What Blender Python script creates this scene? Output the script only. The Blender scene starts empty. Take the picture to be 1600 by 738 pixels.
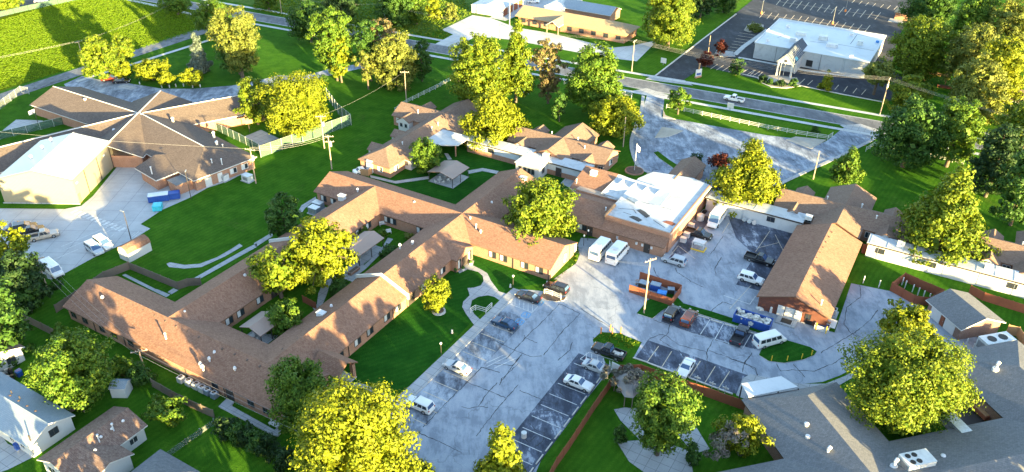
import bpy, bmesh, math, random
import numpy as np
from mathutils import Matrix, Vector
random.seed(7)
SC = bpy.context.scene
COL = SC.collection
R_ = math.radians

# ---------------------------------------------------------------- camera
FPX, PITCH, ROLL, HC = 1271.0, R_(31.6), R_(0.77), 88.0      # solved from the roof grid and the poles
CXP, CYP = 800.0, 369.0
fw = np.array([0, math.cos(PITCH), -math.sin(PITCH)])
_up = np.array([0, math.sin(PITCH), math.cos(PITCH)]); _rt = np.array([1.0, 0, 0])
RT = math.cos(ROLL)*_rt + math.sin(ROLL)*_up
UP = -math.sin(ROLL)*_rt + math.cos(ROLL)*_up
CAMP = np.array([0, 0, HC])
cam = bpy.data.cameras.new('camera'); camo = bpy.data.objects.new('camera', cam); COL.objects.link(camo)
cam.sensor_width = 36.0; cam.lens = FPX/1600*36.0; cam.clip_start = 1; cam.clip_end = 6000
camo.matrix_world = Matrix(((RT[0], UP[0], -fw[0], 0), (RT[1], UP[1], -fw[1], 0), (RT[2], UP[2], -fw[2], HC), (0, 0, 0, 1)))
SC.camera = camo

# ---------------------------------------------------------------- light
SUN_AZ, SUN_EL = R_(-54.0), R_(7.5)                            # direction towards the sun, counter-clockwise from +x
W = bpy.data.worlds.new('World'); SC.world = W; W.use_nodes = True
wn = W.node_tree.nodes; wl = W.node_tree.links
bg = wn['Background']; sky = wn.new('ShaderNodeTexSky'); sky.sky_type = 'NISHITA'; sky.sun_disc = False
sky.sun_elevation = SUN_EL; sky.sun_rotation = math.pi/2 - SUN_AZ
sky.altitude = 300; sky.air_density = 1.0; sky.dust_density = 0.6; sky.ozone_density = 1.0
wl.new(sky.outputs['Color'], bg.inputs['Color']); bg.inputs['Strength'].default_value = 0.115
sl = bpy.data.lights.new('sun', 'SUN'); slo = bpy.data.objects.new('sun', sl); COL.objects.link(slo)
sl.energy = 5.0; sl.angle = R_(0.5); sl.color = (1.0, 0.75, 0.32)
sd = Vector((math.cos(SUN_AZ)*math.cos(SUN_EL), math.sin(SUN_AZ)*math.cos(SUN_EL), math.sin(SUN_EL)))
slo.rotation_euler = (-sd).to_track_quat('-Z', 'Y').to_euler()
slo.location = (120, -60, 120)
vs = SC.view_settings; vs.view_transform = 'Standard'; vs.look = 'None'; vs.gamma = 1.0; vs.exposure = 3.15; vs.use_curve_mapping = False

# ---------------------------------------------------------------- pixel -> place
def G(x, y, z=0.0):
    d = fw + (x-CXP)/FPX*RT + (CYP-y)/FPX*UP
    return CAMP + d*((z-HC)/d[2])
def G2(p, z=0.0):
    g = G(p[0], p[1], z); return (float(g[0]), float(g[1]))
def depth(p): return float((np.array(p)-CAMP) @ fw)
YM = R_(-30.1); YG = R_(15.0)
class Frame:
    def __init__(s, yaw):
        s.yaw = yaw; s.A = np.array([math.cos(yaw), math.sin(yaw), 0]); s.B = np.array([-math.sin(yaw), math.cos(yaw), 0])
    def w(s, a, b, z=0): return tuple(float(q) for q in a*s.A + b*s.B + np.array([0, 0, z]))
    def ab(s, x, y, z=0):
        g = G(x, y, z); return float(g@s.A), float(g@s.B)
    def on_b(s, x, y, b):            # ray meets the wall plane b = const -> (a, z)
        d = fw + (x-CXP)/FPX*RT + (CYP-y)/FPX*UP; k = (b-CAMP@s.B)/(d@s.B); p = CAMP+d*k; return float(p@s.A), float(p[2])
    def on_a(s, x, y, a):
        d = fw + (x-CXP)/FPX*RT + (CYP-y)/FPX*UP; k = (a-CAMP@s.A)/(d@s.A); p = CAMP+d*k; return float(p@s.B), float(p[2])
FM = Frame(YM); FG = Frame(YG); FX = Frame(0.0)
def Z(ox, oy, k, *pts):               # points read off an enlarged crop
    return [(ox+x/k, oy+y/k) for x, y in pts]

# ---------------------------------------------------------------- materials
MATS = {}
def nodes(name):
    m = bpy.data.materials.new(name); m.use_nodes = True; nt = m.node_tree
    return m, nt, nt.nodes, nt.links, nt.nodes['Principled BSDF']
def ramp(N, stops):
    r = N.new('ShaderNodeValToRGB'); e = r.color_ramp.elements
    e[0].position = stops[0][0]; e[0].color = (*stops[0][1], 1); e[1].position = stops[-1][0]; e[1].color = (*stops[-1][1], 1)
    for p, c in stops[1:-1]:
        q = e.new(p); q.color = (*c, 1)
    return r
def noise(N, L, vec, scale, detail=4, rough=.55, dist=0.0):
    n = N.new('ShaderNodeTexNoise'); n.inputs['Scale'].default_value = scale; n.inputs['Detail'].default_value = detail
    n.inputs['Roughness'].default_value = rough; n.inputs['Distortion'].default_value = dist
    L.new(vec, n.inputs['Vector']); return n.outputs['Fac']
def mixc(N, L, fac, a, b, mode='MIX'):
    m = N.new('ShaderNodeMix'); m.data_type = 'RGBA'; m.blend_type = mode
    for s, v in ((m.inputs[0], fac), (m.inputs[6], a), (m.inputs[7], b)):
        if isinstance(v, (int, float)): s.default_value = v
        elif isinstance(v, tuple): s.default_value = (*v, 1)
        else: L.new(v, s)
    return m.outputs[2]
def mrange(N, L, v, a, b, c=0.0, d=1.0):
    m = N.new('ShaderNodeMapRange'); m.inputs[1].default_value = a; m.inputs[2].default_value = b
    m.inputs[3].default_value = c; m.inputs[4].default_value = d; L.new(v, m.inputs[0]); return m.outputs[0]
def vecmap(N, L, vec, scale=(1, 1, 1), rz=0.0):
    m = N.new('ShaderNodeMapping'); m.inputs['Scale'].default_value = scale; m.inputs['Rotation'].default_value = (0, 0, rz)
    L.new(vec, m.inputs['Vector']); return m.outputs[0]
def bump(N, L, B, h, strength=.3, dist=.05):
    b = N.new('ShaderNodeBump'); b.inputs['Strength'].default_value = strength; b.inputs['Distance'].default_value = dist
    L.new(h, b.inputs['Height']); L.new(b.outputs[0], B.inputs['Normal'])
def pos(N, local=False):
    if local:
        return N.new('ShaderNodeTexCoord').outputs['Object']
    return N.new('ShaderNodeNewGeometry').outputs['Position']

def plain(name, c, rough=.6, metal=0.0, var=.12, scale=1.5, local=True, spec=.4):
    if name in MATS: return MATS[name]
    m, nt, N, L, B = nodes(name); v = pos(N, local)
    f = noise(N, L, v, scale, 5)
    lo = tuple(max(0, q*(1-var)) for q in c); hi = tuple(min(1, q*(1+var)) for q in c)
    r = ramp(N, [(.3, lo), (.7, hi)]); L.new(f, r.inputs[0]); L.new(r.outputs[0], B.inputs['Base Color'])
    B.inputs['Roughness'].default_value = rough; B.inputs['Metallic'].default_value = metal
    B.inputs['Specular IOR Level'].default_value = spec
    MATS[name] = m; return m
def paint(name, c, rough=.25, metal=0.0, coat=.6):
    if name in MATS: return MATS[name]
    m = plain(name, c, rough, metal, .05, .7); B = m.node_tree.nodes['Principled BSDF']
    B.inputs['Coat Weight'].default_value = coat; B.inputs['Coat Roughness'].default_value = .08; return m

def m_grass(name, c0, c1, c2, stripe=0.0, rz=0.0, dry=.3, bd=.12):
    m, nt, N, L, B = nodes(name); v = pos(N)
    big = noise(N, L, v, .035, 4, .6); mid = noise(N, L, v, .28, 9, .74); fine = noise(N, L, v, 5.0, 3, .7)
    r = ramp(N, [(.36, tuple(q*.8 for q in c0)), (.52, c1), (.68, tuple(q*1.12 for q in c2))]); L.new(mid, r.inputs[0])
    r2 = ramp(N, [(.3, tuple(q*.78 for q in c0)), (.7, tuple(q*1.15 for q in c1))]); L.new(big, r2.inputs[0])
    c = mixc(N, L, .35, r.outputs[0], r2.outputs[0])
    c = mixc(N, L, mrange(N, L, fine, .35, .7, 0, .55), c, tuple(q*.55 for q in c0))
    dryf = mrange(N, L, noise(N, L, v, .12, 6, .7, .6), .60, .74, 0, dry)
    c = mixc(N, L, dryf, c, (.16, .15, .05))
    if stripe:
        w = N.new('ShaderNodeTexWave'); w.inputs['Scale'].default_value = .9; w.inputs['Distortion'].default_value = 1.2; w.inputs['Detail'].default_value = 2
        L.new(vecmap(N, L, v, (.35, .35, .35), rz), w.inputs['Vector'])
        c = mixc(N, L, mrange(N, L, w.outputs['Fac'], .2, .8, 0, stripe), c, tuple(q*.6 for q in c0))
    L.new(c, B.inputs['Base Color']); B.inputs['Roughness'].default_value = 1.0; B.inputs['Specular IOR Level'].default_value = .03
    bump(N, L, B, fine, 1.0, bd); MATS[name] = m; return m
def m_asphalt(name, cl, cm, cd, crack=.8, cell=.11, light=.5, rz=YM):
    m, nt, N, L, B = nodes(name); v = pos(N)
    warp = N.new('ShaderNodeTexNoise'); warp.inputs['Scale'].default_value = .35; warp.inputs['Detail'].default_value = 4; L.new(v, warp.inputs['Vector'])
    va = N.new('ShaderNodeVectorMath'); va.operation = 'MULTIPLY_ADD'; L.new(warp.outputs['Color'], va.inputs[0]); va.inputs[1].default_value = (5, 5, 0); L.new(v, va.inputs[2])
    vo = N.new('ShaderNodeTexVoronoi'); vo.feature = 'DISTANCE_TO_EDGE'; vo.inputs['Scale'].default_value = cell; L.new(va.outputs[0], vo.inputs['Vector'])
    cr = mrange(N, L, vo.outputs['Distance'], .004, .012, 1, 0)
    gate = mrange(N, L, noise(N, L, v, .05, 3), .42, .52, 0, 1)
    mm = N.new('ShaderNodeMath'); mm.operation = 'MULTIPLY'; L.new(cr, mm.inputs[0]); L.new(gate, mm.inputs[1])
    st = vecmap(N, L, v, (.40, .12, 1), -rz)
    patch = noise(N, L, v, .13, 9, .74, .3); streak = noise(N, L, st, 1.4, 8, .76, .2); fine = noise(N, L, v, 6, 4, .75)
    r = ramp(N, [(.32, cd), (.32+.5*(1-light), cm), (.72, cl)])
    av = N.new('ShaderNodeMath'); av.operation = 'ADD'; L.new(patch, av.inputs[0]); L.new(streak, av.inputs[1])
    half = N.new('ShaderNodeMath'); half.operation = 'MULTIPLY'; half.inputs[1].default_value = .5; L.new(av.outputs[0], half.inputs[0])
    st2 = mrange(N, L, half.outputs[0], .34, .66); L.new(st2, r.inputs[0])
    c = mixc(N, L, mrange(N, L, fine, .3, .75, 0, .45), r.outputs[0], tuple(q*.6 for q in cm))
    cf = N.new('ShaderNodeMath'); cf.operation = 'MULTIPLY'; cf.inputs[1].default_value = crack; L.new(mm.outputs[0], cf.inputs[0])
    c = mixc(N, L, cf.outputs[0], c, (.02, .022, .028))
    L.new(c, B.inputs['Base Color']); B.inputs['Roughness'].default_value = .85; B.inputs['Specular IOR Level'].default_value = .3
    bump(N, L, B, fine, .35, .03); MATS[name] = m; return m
def m_concrete(name, c, joint=0.0, rz=YM, var=.2):
    m, nt, N, L, B = nodes(name); v = pos(N)
    a = noise(N, L, v, .18, 6, .7); f = noise(N, L, v, 3.5, 4, .7)
    r = ramp(N, [(.3, tuple(q*(1-var) for q in c)), (.7, tuple(min(1, q*(1+var*.6)) for q in c))]); L.new(a, r.inputs[0])
    col = mixc(N, L, mrange(N, L, f, .4, .8, 0, .3), r.outputs[0], tuple(q*.6 for q in c))
    if joint:
        bt = N.new('ShaderNodeTexBrick'); bt.offset = 0.0
        bt.inputs['Color1'].default_value = (1, 1, 1, 1); bt.inputs['Color2'].default_value = (.93, .93, .93, 1); bt.inputs['Mortar'].default_value = (.45, .45, .47, 1)
        bt.inputs['Scale'].default_value = 1.0; bt.inputs['Mortar Size'].default_value = .035; bt.inputs['Brick Width'].default_value = joint; bt.inputs['Row Height'].default_value = joint
        L.new(vecmap(N, L, v, (1, 1, 1), -rz), bt.inputs['Vector'])
        col = mixc(N, L, 1.0, col, bt.outputs['Color'], 'MULTIPLY')
    L.new(col, B.inputs['Base Color']); B.inputs['Roughness'].default_value = .85
    bump(N, L, B, f, .2, .02); MATS[name] = m; return m
def m_shingle(name, c0, c1, c2, rz=YM, patch=.25):
    m, nt, N, L, B = nodes(name); v = pos(N)
    bt = N.new('ShaderNodeTexBrick'); bt.inputs['Scale'].default_value = 1.0
    bt.inputs['Brick Width'].default_value = .42; bt.inputs['Row Height'].default_value = .22; bt.inputs['Mortar Size'].default_value = .018
    bt.inputs['Color1'].default_value = (*c0, 1); bt.inputs['Color2'].default_value = (*c2, 1); bt.inputs['Mortar'].default_value = (*[q*.55 for q in c0], 1)
    L.new(vecmap(N, L, v, (1, 1, 1), -rz), bt.inputs['Vector'])
    f = noise(N, L, v, 3.2, 3, .8); big = noise(N, L, v, .15, 5, .65)
    r = ramp(N, [(.33, c0), (.5, c1), (.68, c2)]); L.new(f, r.inputs[0])
    c = mixc(N, L, .45, r.outputs[0], bt.outputs['Color'])
    c = mixc(N, L, mrange(N, L, big, .35, .7, 0, patch), c, tuple(q*.6 for q in c0))
    L.new(c, B.inputs['Base Color']); B.inputs['Roughness'].default_value = .92; B.inputs['Specular IOR Level'].default_value = .2
    bump(N, L, B, f, .5, .03); MATS[name] = m; return m
def m_brick(name, c0, c1, mortar):
    m, nt, N, L, B = nodes(name); v = pos(N, True)
    bt = N.new('ShaderNodeTexBrick'); bt.inputs['Scale'].default_value = 1.0
    bt.inputs['Brick Width'].default_value = .22; bt.inputs['Row Height'].default_value = .075; bt.inputs['Mortar Size'].default_value = .008
    bt.inputs['Color1'].default_value = (*c0, 1); bt.inputs['Color2'].default_value = (*c1, 1); bt.inputs['Mortar'].default_value = (*mortar, 1)
    sx = N.new('ShaderNodeSeparateXYZ'); L.new(v, sx.inputs[0]); ad = N.new('ShaderNodeMath'); ad.operation = 'ADD'; L.new(sx.outputs[0], ad.inputs[0]); L.new(sx.outputs[1], ad.inputs[1])
    cb = N.new('ShaderNodeCombineXYZ'); L.new(ad.outputs[0], cb.inputs[0]); L.new(sx.outputs[2], cb.inputs[1]); L.new(cb.outputs[0], bt.inputs['Vector'])
    f = noise(N, L, v, .6, 5, .7)
    c = mixc(N, L, mrange(N, L, f, .4, .75, 0, .4), bt.outputs['Color'], tuple(q*.6 for q in c0))
    L.new(c, B.inputs['Base Color']); B.inputs['Roughness'].default_value = .9; MATS[name] = m; return m
def m_stain(name, c, stain, amount=.5, scale=.35, rough=.5, metal=0.0, ribs=0.0, rz=0.0):
    m, nt, N, L, B = nodes(name); v = pos(N)
    a = noise(N, L, v, scale, 7, .72, .8); f = noise(N, L, v, 4, 3, .7)
    col = mixc(N, L, mrange(N, L, a, .5, .72, 0, amount), c, stain)
    col = mixc(N, L, mrange(N, L, f, .45, .8, 0, .2), col, tuple(q*.7 for q in c))
    if ribs:
        w = N.new('ShaderNodeTexWave'); w.inputs['Scale'].default_value = ribs; L.new(vecmap(N, L, v, (1, 1, 0), -rz), w.inputs['Vector'])
        bump(N, L, B, w.outputs['Fac'], .5, .05)
        col = mixc(N, L, mrange(N, L, w.outputs['Fac'], .0, .25, .35, 0), col, tuple(q*.6 for q in c))
    L.new(col, B.inputs['Base Color']); B.inputs['Roughness'].default_value = rough; B.inputs['Metallic'].default_value = metal
    MATS[name] = m; return m
def m_leaf(name, c0, c1, c2, trans=.35):
    m, nt, N, L, B = nodes(name)
    g = N.new('ShaderNodeNewGeometry'); r = ramp(N, [(0, c0), (.55, c1), (1, c2)]); L.new(g.outputs['Random Per Island'], r.inputs[0])
    f = noise(N, L, g.outputs['Position'], .45, 3, .6)
    c = mixc(N, L, mrange(N, L, f, .38, .66, 0, .5), r.outputs[0], c2)
    L.new(c, B.inputs['Base Color']); B.inputs['Roughness'].default_value = .6; B.inputs['Specular IOR Level'].default_value = .2
    t = N.new('ShaderNodeBsdfTranslucent'); c3 = mixc(N, L, 1.0, c, (1.25, 1.15, .5), 'MULTIPLY'); L.new(c3, t.inputs['Color'])
    mx = N.new('ShaderNodeMixShader'); mx.inputs[0].default_value = trans
    L.new(B.outputs[0], mx.inputs[1]); L.new(t.outputs[0], mx.inputs[2]); L.new(mx.outputs[0], N['Material Output'].inputs['Surface'])
    MATS[name] = m; return m

m_grass('grass', (.030, .105, .008), (.050, .145, .010), (.085, .18, .015), .25, R_(35), .25)
m_grass('grass_sunlit', (.045, .13, .008), (.07, .165, .010), (.10, .19, .014), .2, R_(35), .2)  # lighter copy of grass: sun on church lawn and verges put into base colour
m_grass('lawn', (.013, .072, .008), (.021, .10, .010), (.038, .125, .014), .25, R_(60), .1)
m_grass('field', (.07, .125, .004), (.10, .155, .006), (.13, .18, .010), .35, R_(-15), .05, .5)
m_grass('scrub', (.05, .12, .02), (.09, .16, .03), (.15, .19, .05), 0, 0, .5)
m_asphalt('asphalt', (.36, .39, .44), (.30, .335, .39), (.20, .23, .28), .25, .10, .6)
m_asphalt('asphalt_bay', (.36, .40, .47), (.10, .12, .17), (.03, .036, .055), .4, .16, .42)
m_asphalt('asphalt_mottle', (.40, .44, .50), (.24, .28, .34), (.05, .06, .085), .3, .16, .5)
m_asphalt('asphalt_old', (.40, .44, .50), (.25, .29, .355), (.11, .13, .17), .6, .14, .5)
m_asphalt('asphalt_dark', (.065, .07, .085), (.04, .044, .055), (.026, .029, .038), .5, .06, .4)
m_asphalt('asphalt_road', (.20, .21, .225), (.15, .16, .175), (.10, .105, .12), .5, .08, .5)
m_concrete('concrete', (.36, .37, .38), 1.6)
m_concrete('concrete_lot', (.40, .415, .43), 4.2, 0.0)
m_concrete('concrete_pale', (.48, .49, .49), 4.0)
m_concrete('gravel', (.36, .33, .28), 0, 0, .35)
m_shingle('shingle_brown', (.165, .088, .06), (.235, .13, .09), (.32, .195, .14))
m_shingle('shingle_school', (.085, .066, .058), (.125, .098, .085), (.175, .14, .12), 0)
m_shingle('shingle_cottage', (.14, .09, .07), (.19, .13, .10), (.26, .19, .15))
m_shingle('shingle_grey', (.115, .12, .128), (.15, .155, .165), (.20, .205, .215), YG, .2)
m_shingle('shingle_house', (.12, .075, .06), (.19, .125, .10), (.29, .21, .17))
m_shingle('shingle_tan', (.30, .22, .13), (.36, .27, .165), (.42, .32, .20))
m_shingle('shingle_blue', (.22, .275, .33), (.26, .315, .37), (.30, .355, .41))
m_shingle('shingle_slate', (.05, .065, .09), (.07, .09, .12), (.10, .12, .16))
m_brick('brick', (.30, .13, .075), (.38, .19, .115), (.36, .28, .22))
m_brick('brick_red_shaded', (.115, .032, .02), (.16, .05, .03), (.12, .07, .055))  # red brick darkened: shade on the workshop end wall put into the colour
m_brick('brick_dark', (.17, .085, .06), (.26, .15, .11), (.25, .21, .18))
m_stain('white_roof', (.42, .45, .48), (.20, .22, .24), .8, .45, .6)
m_stain('church_roof', (.47, .52, .56), (.28, .32, .35), .5, .2, .5)
m_stain('church_wall', (.40, .42, .44), (.20, .21, .22), .6, .5, .8)
m_stain('metal_white', (.40, .43, .45), (.32, .345, .36), .4, .15, .4, 0.0, .45, R_(90))
m_stain('metal_wall', (.27, .24, .175), (.22, .20, .155), .3, .3, .45, 0.0, 1.1, 0.0)
m_stain('siding', (.50, .51, .52), (.36, .37, .38), .4, .4, .55)
m_stain('corridor_white', (.50, .53, .56), (.32, .35, .38), .45, .5, .5)
m_stain('wood_fence', (.15, .12, .095), (.08, .07, .055), .6, .9, .9)
m_stain('wood_red', (.24, .075, .035), (.12, .045, .03), .6, .8, .85)
m_stain('wood_tan', (.38, .22, .11), (.25, .14, .08), .5, .8, .8)
m_stain('pole_wood', (.34, .26, .19), (.2, .155, .12), .6, 1.5, .9)
m_stain('pavilion_roof', (.31, .225, .185), (.23, .165, .14), .4, .3, .5, .0, 1.6, YM)
m_stain('vine', (.22, .20, .19), (.12, .105, .10), .7, 1.8, .95)
m_leaf('leaf_yellow', (.08, .125, .006), (.13, .17, .008), (.19, .21, .010), .25)
m_leaf('leaf_bright', (.048, .105, .008), (.09, .145, .010), (.145, .18, .012), .25)
m_leaf('leaf_mid', (.035, .095, .010), (.06, .13, .012), (.10, .155, .014), .22)
m_leaf('leaf_dark', (.018, .06, .011), (.032, .085, .013), (.052, .11, .016), .2)
m_leaf('leaf_deep', (.012, .035, .012), (.02, .05, .014), (.03, .065, .018), .25)
m_leaf('leaf_sage', (.075, .11, .02), (.115, .15, .028), (.165, .18, .035), .25)
m_leaf('leaf_field', (.075, .155, .005), (.105, .19, .007), (.145, .225, .010), .35)
m_leaf('leaf_meadow', (.05, .115, .006), (.085, .15, .010), (.13, .18, .014), .3)
m_leaf('leaf_spruce', (.06, .09, .075), (.09, .125, .105), (.13, .165, .14), .1)
m_leaf('leaf_red', (.035, .008, .006), (.06, .014, .01), (.10, .022, .012), .25)
m_leaf('leaf_pink', (.14, .10, .06), (.18, .12, .08), (.14, .16, .04), .35)
m_leaf('leaf_twig', (.17, .14, .13), (.21, .18, .165), (.12, .13, .09), .1)
plain('bark', (.11, .085, .065), .95, 0, .3, 4)
plain('bark_pale', (.24, .19, .15), .95, 0, .3, 4)
plain('trim_white', (.55, .55, .54), .5, 0, .08)
plain('trim_brown', (.16, .09, .06), .6)
plain('trim_dark', (.045, .038, .035), .6)
plain('frame_white', (.55, .55, .55), .5, 0, .05)
plain('blind', (.55, .56, .57), .7, 0, .1)
plain('galv', (.55, .57, .59), .4, .6, .15, 3)
plain('steel', (.30, .31, .32), .45, .5, .15, 3)
plain('vent_brown', (.10, .065, .05), .7)
plain('vent_white', (.55, .56, .58), .45, 0, .1)
plain('wire', (.34, .34, .345), .6, 0, .1)
plain('black', (.018, .018, .02), .5, 0, .1)
plain('tyre', (.02, .02, .021), .85, 0, .1)
plain('rim', (.42, .43, .44), .35, .7, .1)
plain('yellow', (.70, .46, .03), .5, 0, .1)
plain('orange_post', (.62, .22, .06), .6, 0, .15)
plain('mark_white', (.52, .53, .53), .8, 0, .3, 2.5, False)
plain('mark_tan', (.50, .42, .31), .8, 0, .3, 2.5, False)
plain('mark_blue', (.06, .28, .55), .7, 0, .2, 2, False)
plain('kerb', (.50, .47, .42), .85, 0, .2, 1, False)
plain('seal', (.022, .024, .03), .6, 0, .2, 3, False)
plain('bin_blue', (.02, .07, .30), .5, 0, .15)
plain('bin_cyan', (.05, .46, .58), .5, 0, .2)
plain('tarp_blue', (.03, .20, .55), .6, 0, .2)
plain('debris', (.50, .48, .44), .9, 0, .45, 3)
plain('soil', (.10, .07, .05), .95, 0, .3, 2)
plain('equip', (.56, .58, .58), .5, .2, .1)
plain('equip_blue', (.22, .27, .33), .5, .2, .15)
plain('light_globe', (.75, .75, .72), .4, 0, .03)
plain('red_light', (.35, .02, .02), .3)
plain('skin_lamp', (.75, .75, .72), .2)
m, nt, N, L, B = nodes('glass'); B.inputs['Base Color'].default_value = (.03, .038, .05, 1); B.inputs['Roughness'].default_value = .08; B.inputs['Specular IOR Level'].default_value = .7; MATS['glass'] = m
m, nt, N, L, B = nodes('glass_blue'); B.inputs['Base Color'].default_value = (.05, .10, .20, 1); B.inputs['Roughness'].default_value = .06; B.inputs['Specular IOR Level'].default_value = .8; MATS['glass_blue'] = m
m, nt, N, L, B = nodes('mesh_green')
B.inputs['Base Color'].default_value = (.07, .14, .10, 1); B.inputs['Roughness'].default_value = .8
v = N.new('ShaderNodeTexCoord').outputs['Object']
tr = N.new('ShaderNodeBsdfTransparent'); mx = N.new('ShaderNodeMixShader'); mx.inputs[0].default_value = .62
L.new(tr.outputs[0], mx.inputs[1]); L.new(B.outputs[0], mx.inputs[2]); L.new(mx.outputs[0], N['Material Output'].inputs['Surface']); MATS['mesh_green'] = m
m, nt, N, L, B = nodes('mesh_grey')
B.inputs['Base Color'].default_value = (.20, .23, .25, 1); B.inputs['Roughness'].default_value = .7
tr = N.new('ShaderNodeBsdfTransparent'); mx = N.new('ShaderNodeMixShader'); mx.inputs[0].default_value = .3
L.new(tr.outputs[0], mx.inputs[1]); L.new(B.outputs[0], mx.inputs[2]); L.new(mx.outputs[0], N['Material Output'].inputs['Surface']); MATS['mesh_grey'] = m
def MT(x): return MATS[x] if isinstance(x, str) else x

# ---------------------------------------------------------------- mesh helpers
class MB:
    def __init__(s): s.v = []; s.f = []; s.m = []
    def add(s, vs, fs, mi=0):
        o = len(s.v); s.v += [tuple(map(float, q)) for q in vs]
        for f in fs: s.f.append(tuple(o+i for i in f)); s.m.append(mi)
        return s
    def box(s, x0, x1, y0, y1, z0, z1, mi=0):
        return s.add([(x0,y0,z0),(x1,y0,z0),(x1,y1,z0),(x0,y1,z0),(x0,y0,z1),(x1,y0,z1),(x1,y1,z1),(x0,y1,z1)],
                     [(3,2,1,0),(4,5,6,7),(0,1,5,4),(1,2,6,5),(2,3,7,6),(3,0,4,7)], mi)
    def obox(s, c, d, l, w, z0, z1, mi=0):       # box along a direction d in plan
        n = math.hypot(*d[:2]); ux, uy = d[0]/n, d[1]/n; vx, vy = -uy, ux
        p = [(c[0]+a*ux*l/2+b*vx*w/2, c[1]+a*uy*l/2+b*vy*w/2) for a, b in ((-1,-1),(1,-1),(1,1),(-1,1))]
        return s.prism(p, z0, z1, mi)
    def prism(s, p, z0, z1, mi=0, mt=None):
        n = len(p); area = sum(p[i][0]*p[(i+1) % n][1]-p[(i+1) % n][0]*p[i][1] for i in range(n))
        if area < 0: p = p[::-1]
        s.add([(x, y, z0) for x, y in p]+[(x, y, z1) for x, y in p], [(i, (i+1) % n, n+(i+1) % n, n+i) for i in range(n)], mi)
        s.add([(x, y, z1) for x, y in p], [tuple(range(n))], mi if mt is None else mt)
        s.add([(x, y, z0) for x, y in p], [tuple(range(n))[::-1]], mi); return s
    def cyl(s, p0, p1, r0, r1=None, n=8, mi=0, caps=True):
        r1 = r0 if r1 is None else r1
        a = Vector(p0); b = Vector(p1); d = (b-a).normalized(); u = d.orthogonal().normalized(); w = d.cross(u)
        vs = []
        for c, r in ((a, r0), (b, r1)):
            for i in range(n):
                t = 2*math.pi*i/n; vs.append(tuple(c+u*(r*math.cos(t))+w*(r*math.sin(t))))
        fs = [(i, (i+1) % n, n+(i+1) % n, n+i) for i in range(n)]
        if caps: fs += [tuple(range(n))[::-1], tuple(range(n, 2*n))]
        return s.add(vs, fs, mi)
    def tube(s, pts, r, n=4, mi=0):
        for a, b in zip(pts, pts[1:]): s.cyl(a, b, r, r, n, mi, False)
        return s
    def dome(s, c, r, h, n=8, mi=0):
        vs = []; fs = []
        for k, (rr, zz) in enumerate(((1, 0), (.92, .4), (.6, .8))):
            for i in range(n):
                t = 2*math.pi*i/n; vs.append((c[0]+r*rr*math.cos(t), c[1]+r*rr*math.sin(t), c[2]+h*zz))
        vs.append((c[0], c[1], c[2]+h))
        for k in range(2):
            for i in range(n): fs.append((k*n+i, k*n+(i+1) % n, (k+1)*n+(i+1) % n, (k+1)*n+i))
        for i in range(n): fs.append((2*n+i, 2*n+(i+1) % n, 3*n))
        return s.add(vs, fs, mi)
    def build(s, name, mats, parent=None, smooth=False, loc=None):
        me = bpy.data.meshes.new(name); me.from_pydata(s.v, [], s.f)
        mats = mats if isinstance(mats, (list, tuple)) else [mats]
        for q in mats: me.materials.append(MT(q))
        if len(mats) > 1: me.polygons.foreach_set('material_index', s.m)
        if smooth: me.polygons.foreach_set('use_smooth', [True]*len(me.polygons))
        me.update()
        o = bpy.data.objects.new(name, me); COL.objects.link(o)
        if parent is not None: o.parent = parent
        if loc is not None: o.location = loc
        return o
def tag(o, label, cat, group=None, kind=None):
    if label: o['label'] = label
    if cat: o['category'] = cat
    if group: o['group'] = group
    if kind: o['kind'] = kind
    return o
def thing(name, label, cat, loc=(0, 0, 0), rz=0.0, group=None):
    o = bpy.data.objects.new(name, None); COL.objects.link(o); o.location = loc; o.rotation_euler = (0, 0, rz)
    o.empty_display_size = .5
    return tag(o, label, cat, group)
def reuse(o, parent, loc=None, rz=None):
    c = o.copy(); COL.objects.link(c); c.parent = parent
    if loc is not None: c.location = loc
    if rz is not None: c.rotation_euler = (0, 0, rz)
    return c

# ---------------------------------------------------------------- ground
def sheet(name, pts, z, matn, parent=None, px=True, kerb=0.0, label=None):
    P = [G2(p) for p in pts] if px else pts
    n = len(P); area = sum(P[i][0]*P[(i+1) % n][1]-P[(i+1) % n][0]*P[i][1] for i in range(n))
    if area < 0: P = P[::-1]
    mb = MB(); mb.add([(x, y, z) for x, y in P], [tuple(range(n))])
    mats = [matn]
    if kerb:
        mb.add([(x, y, z-kerb) for x, y in P]+[(x, y, z) for x, y in P], [(i, (i+1) % n, n+(i+1) % n, n+i) for i in range(n)], 1); mats.append('kerb')
    o = mb.build(name, mats, parent)
    if parent is None: o['kind'] = 'structure'
    if label: o['label'] = label
    return o
def strip(name, pts, w, z, matn, parent=None, px=True, th=0.0, wj=0.0):
    """ribbon of width w along a centre line"""
    P = [Vector(G2(p)) if px else Vector(p) for p in pts]; Lp = []; Rp = []
    for i, p in enumerate(P):
        d = (P[min(i+1, len(P)-1)]-P[max(i-1, 0)]).normalized(); nrm = Vector((-d.y, d.x)); ww = w/2*(1+random.uniform(-wj, wj))
        Lp.append(p+nrm*ww); Rp.append(p-nrm*ww)
    mb = MB(); n = len(P)
    vs = [(q.x, q.y, z) for q in Rp]+[(q.x, q.y, z) for q in Lp]
    mb.add(vs, [(i, i+1, n+i+1, n+i) for i in range(n-1)])
    if th:
        lo = [(x, y, z-th) for x, y, _ in vs]
        mb.add(vs+lo, [(i, 2*n+i, 2*n+i+1, i+1) for i in range(n-1)]+[(n+i+1, 3*n+i+1, 3*n+i, n+i) for i in range(n-1)])
    o = mb.build(name, matn, parent)
    if parent is None: o['kind'] = 'structure'
    return o
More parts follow.
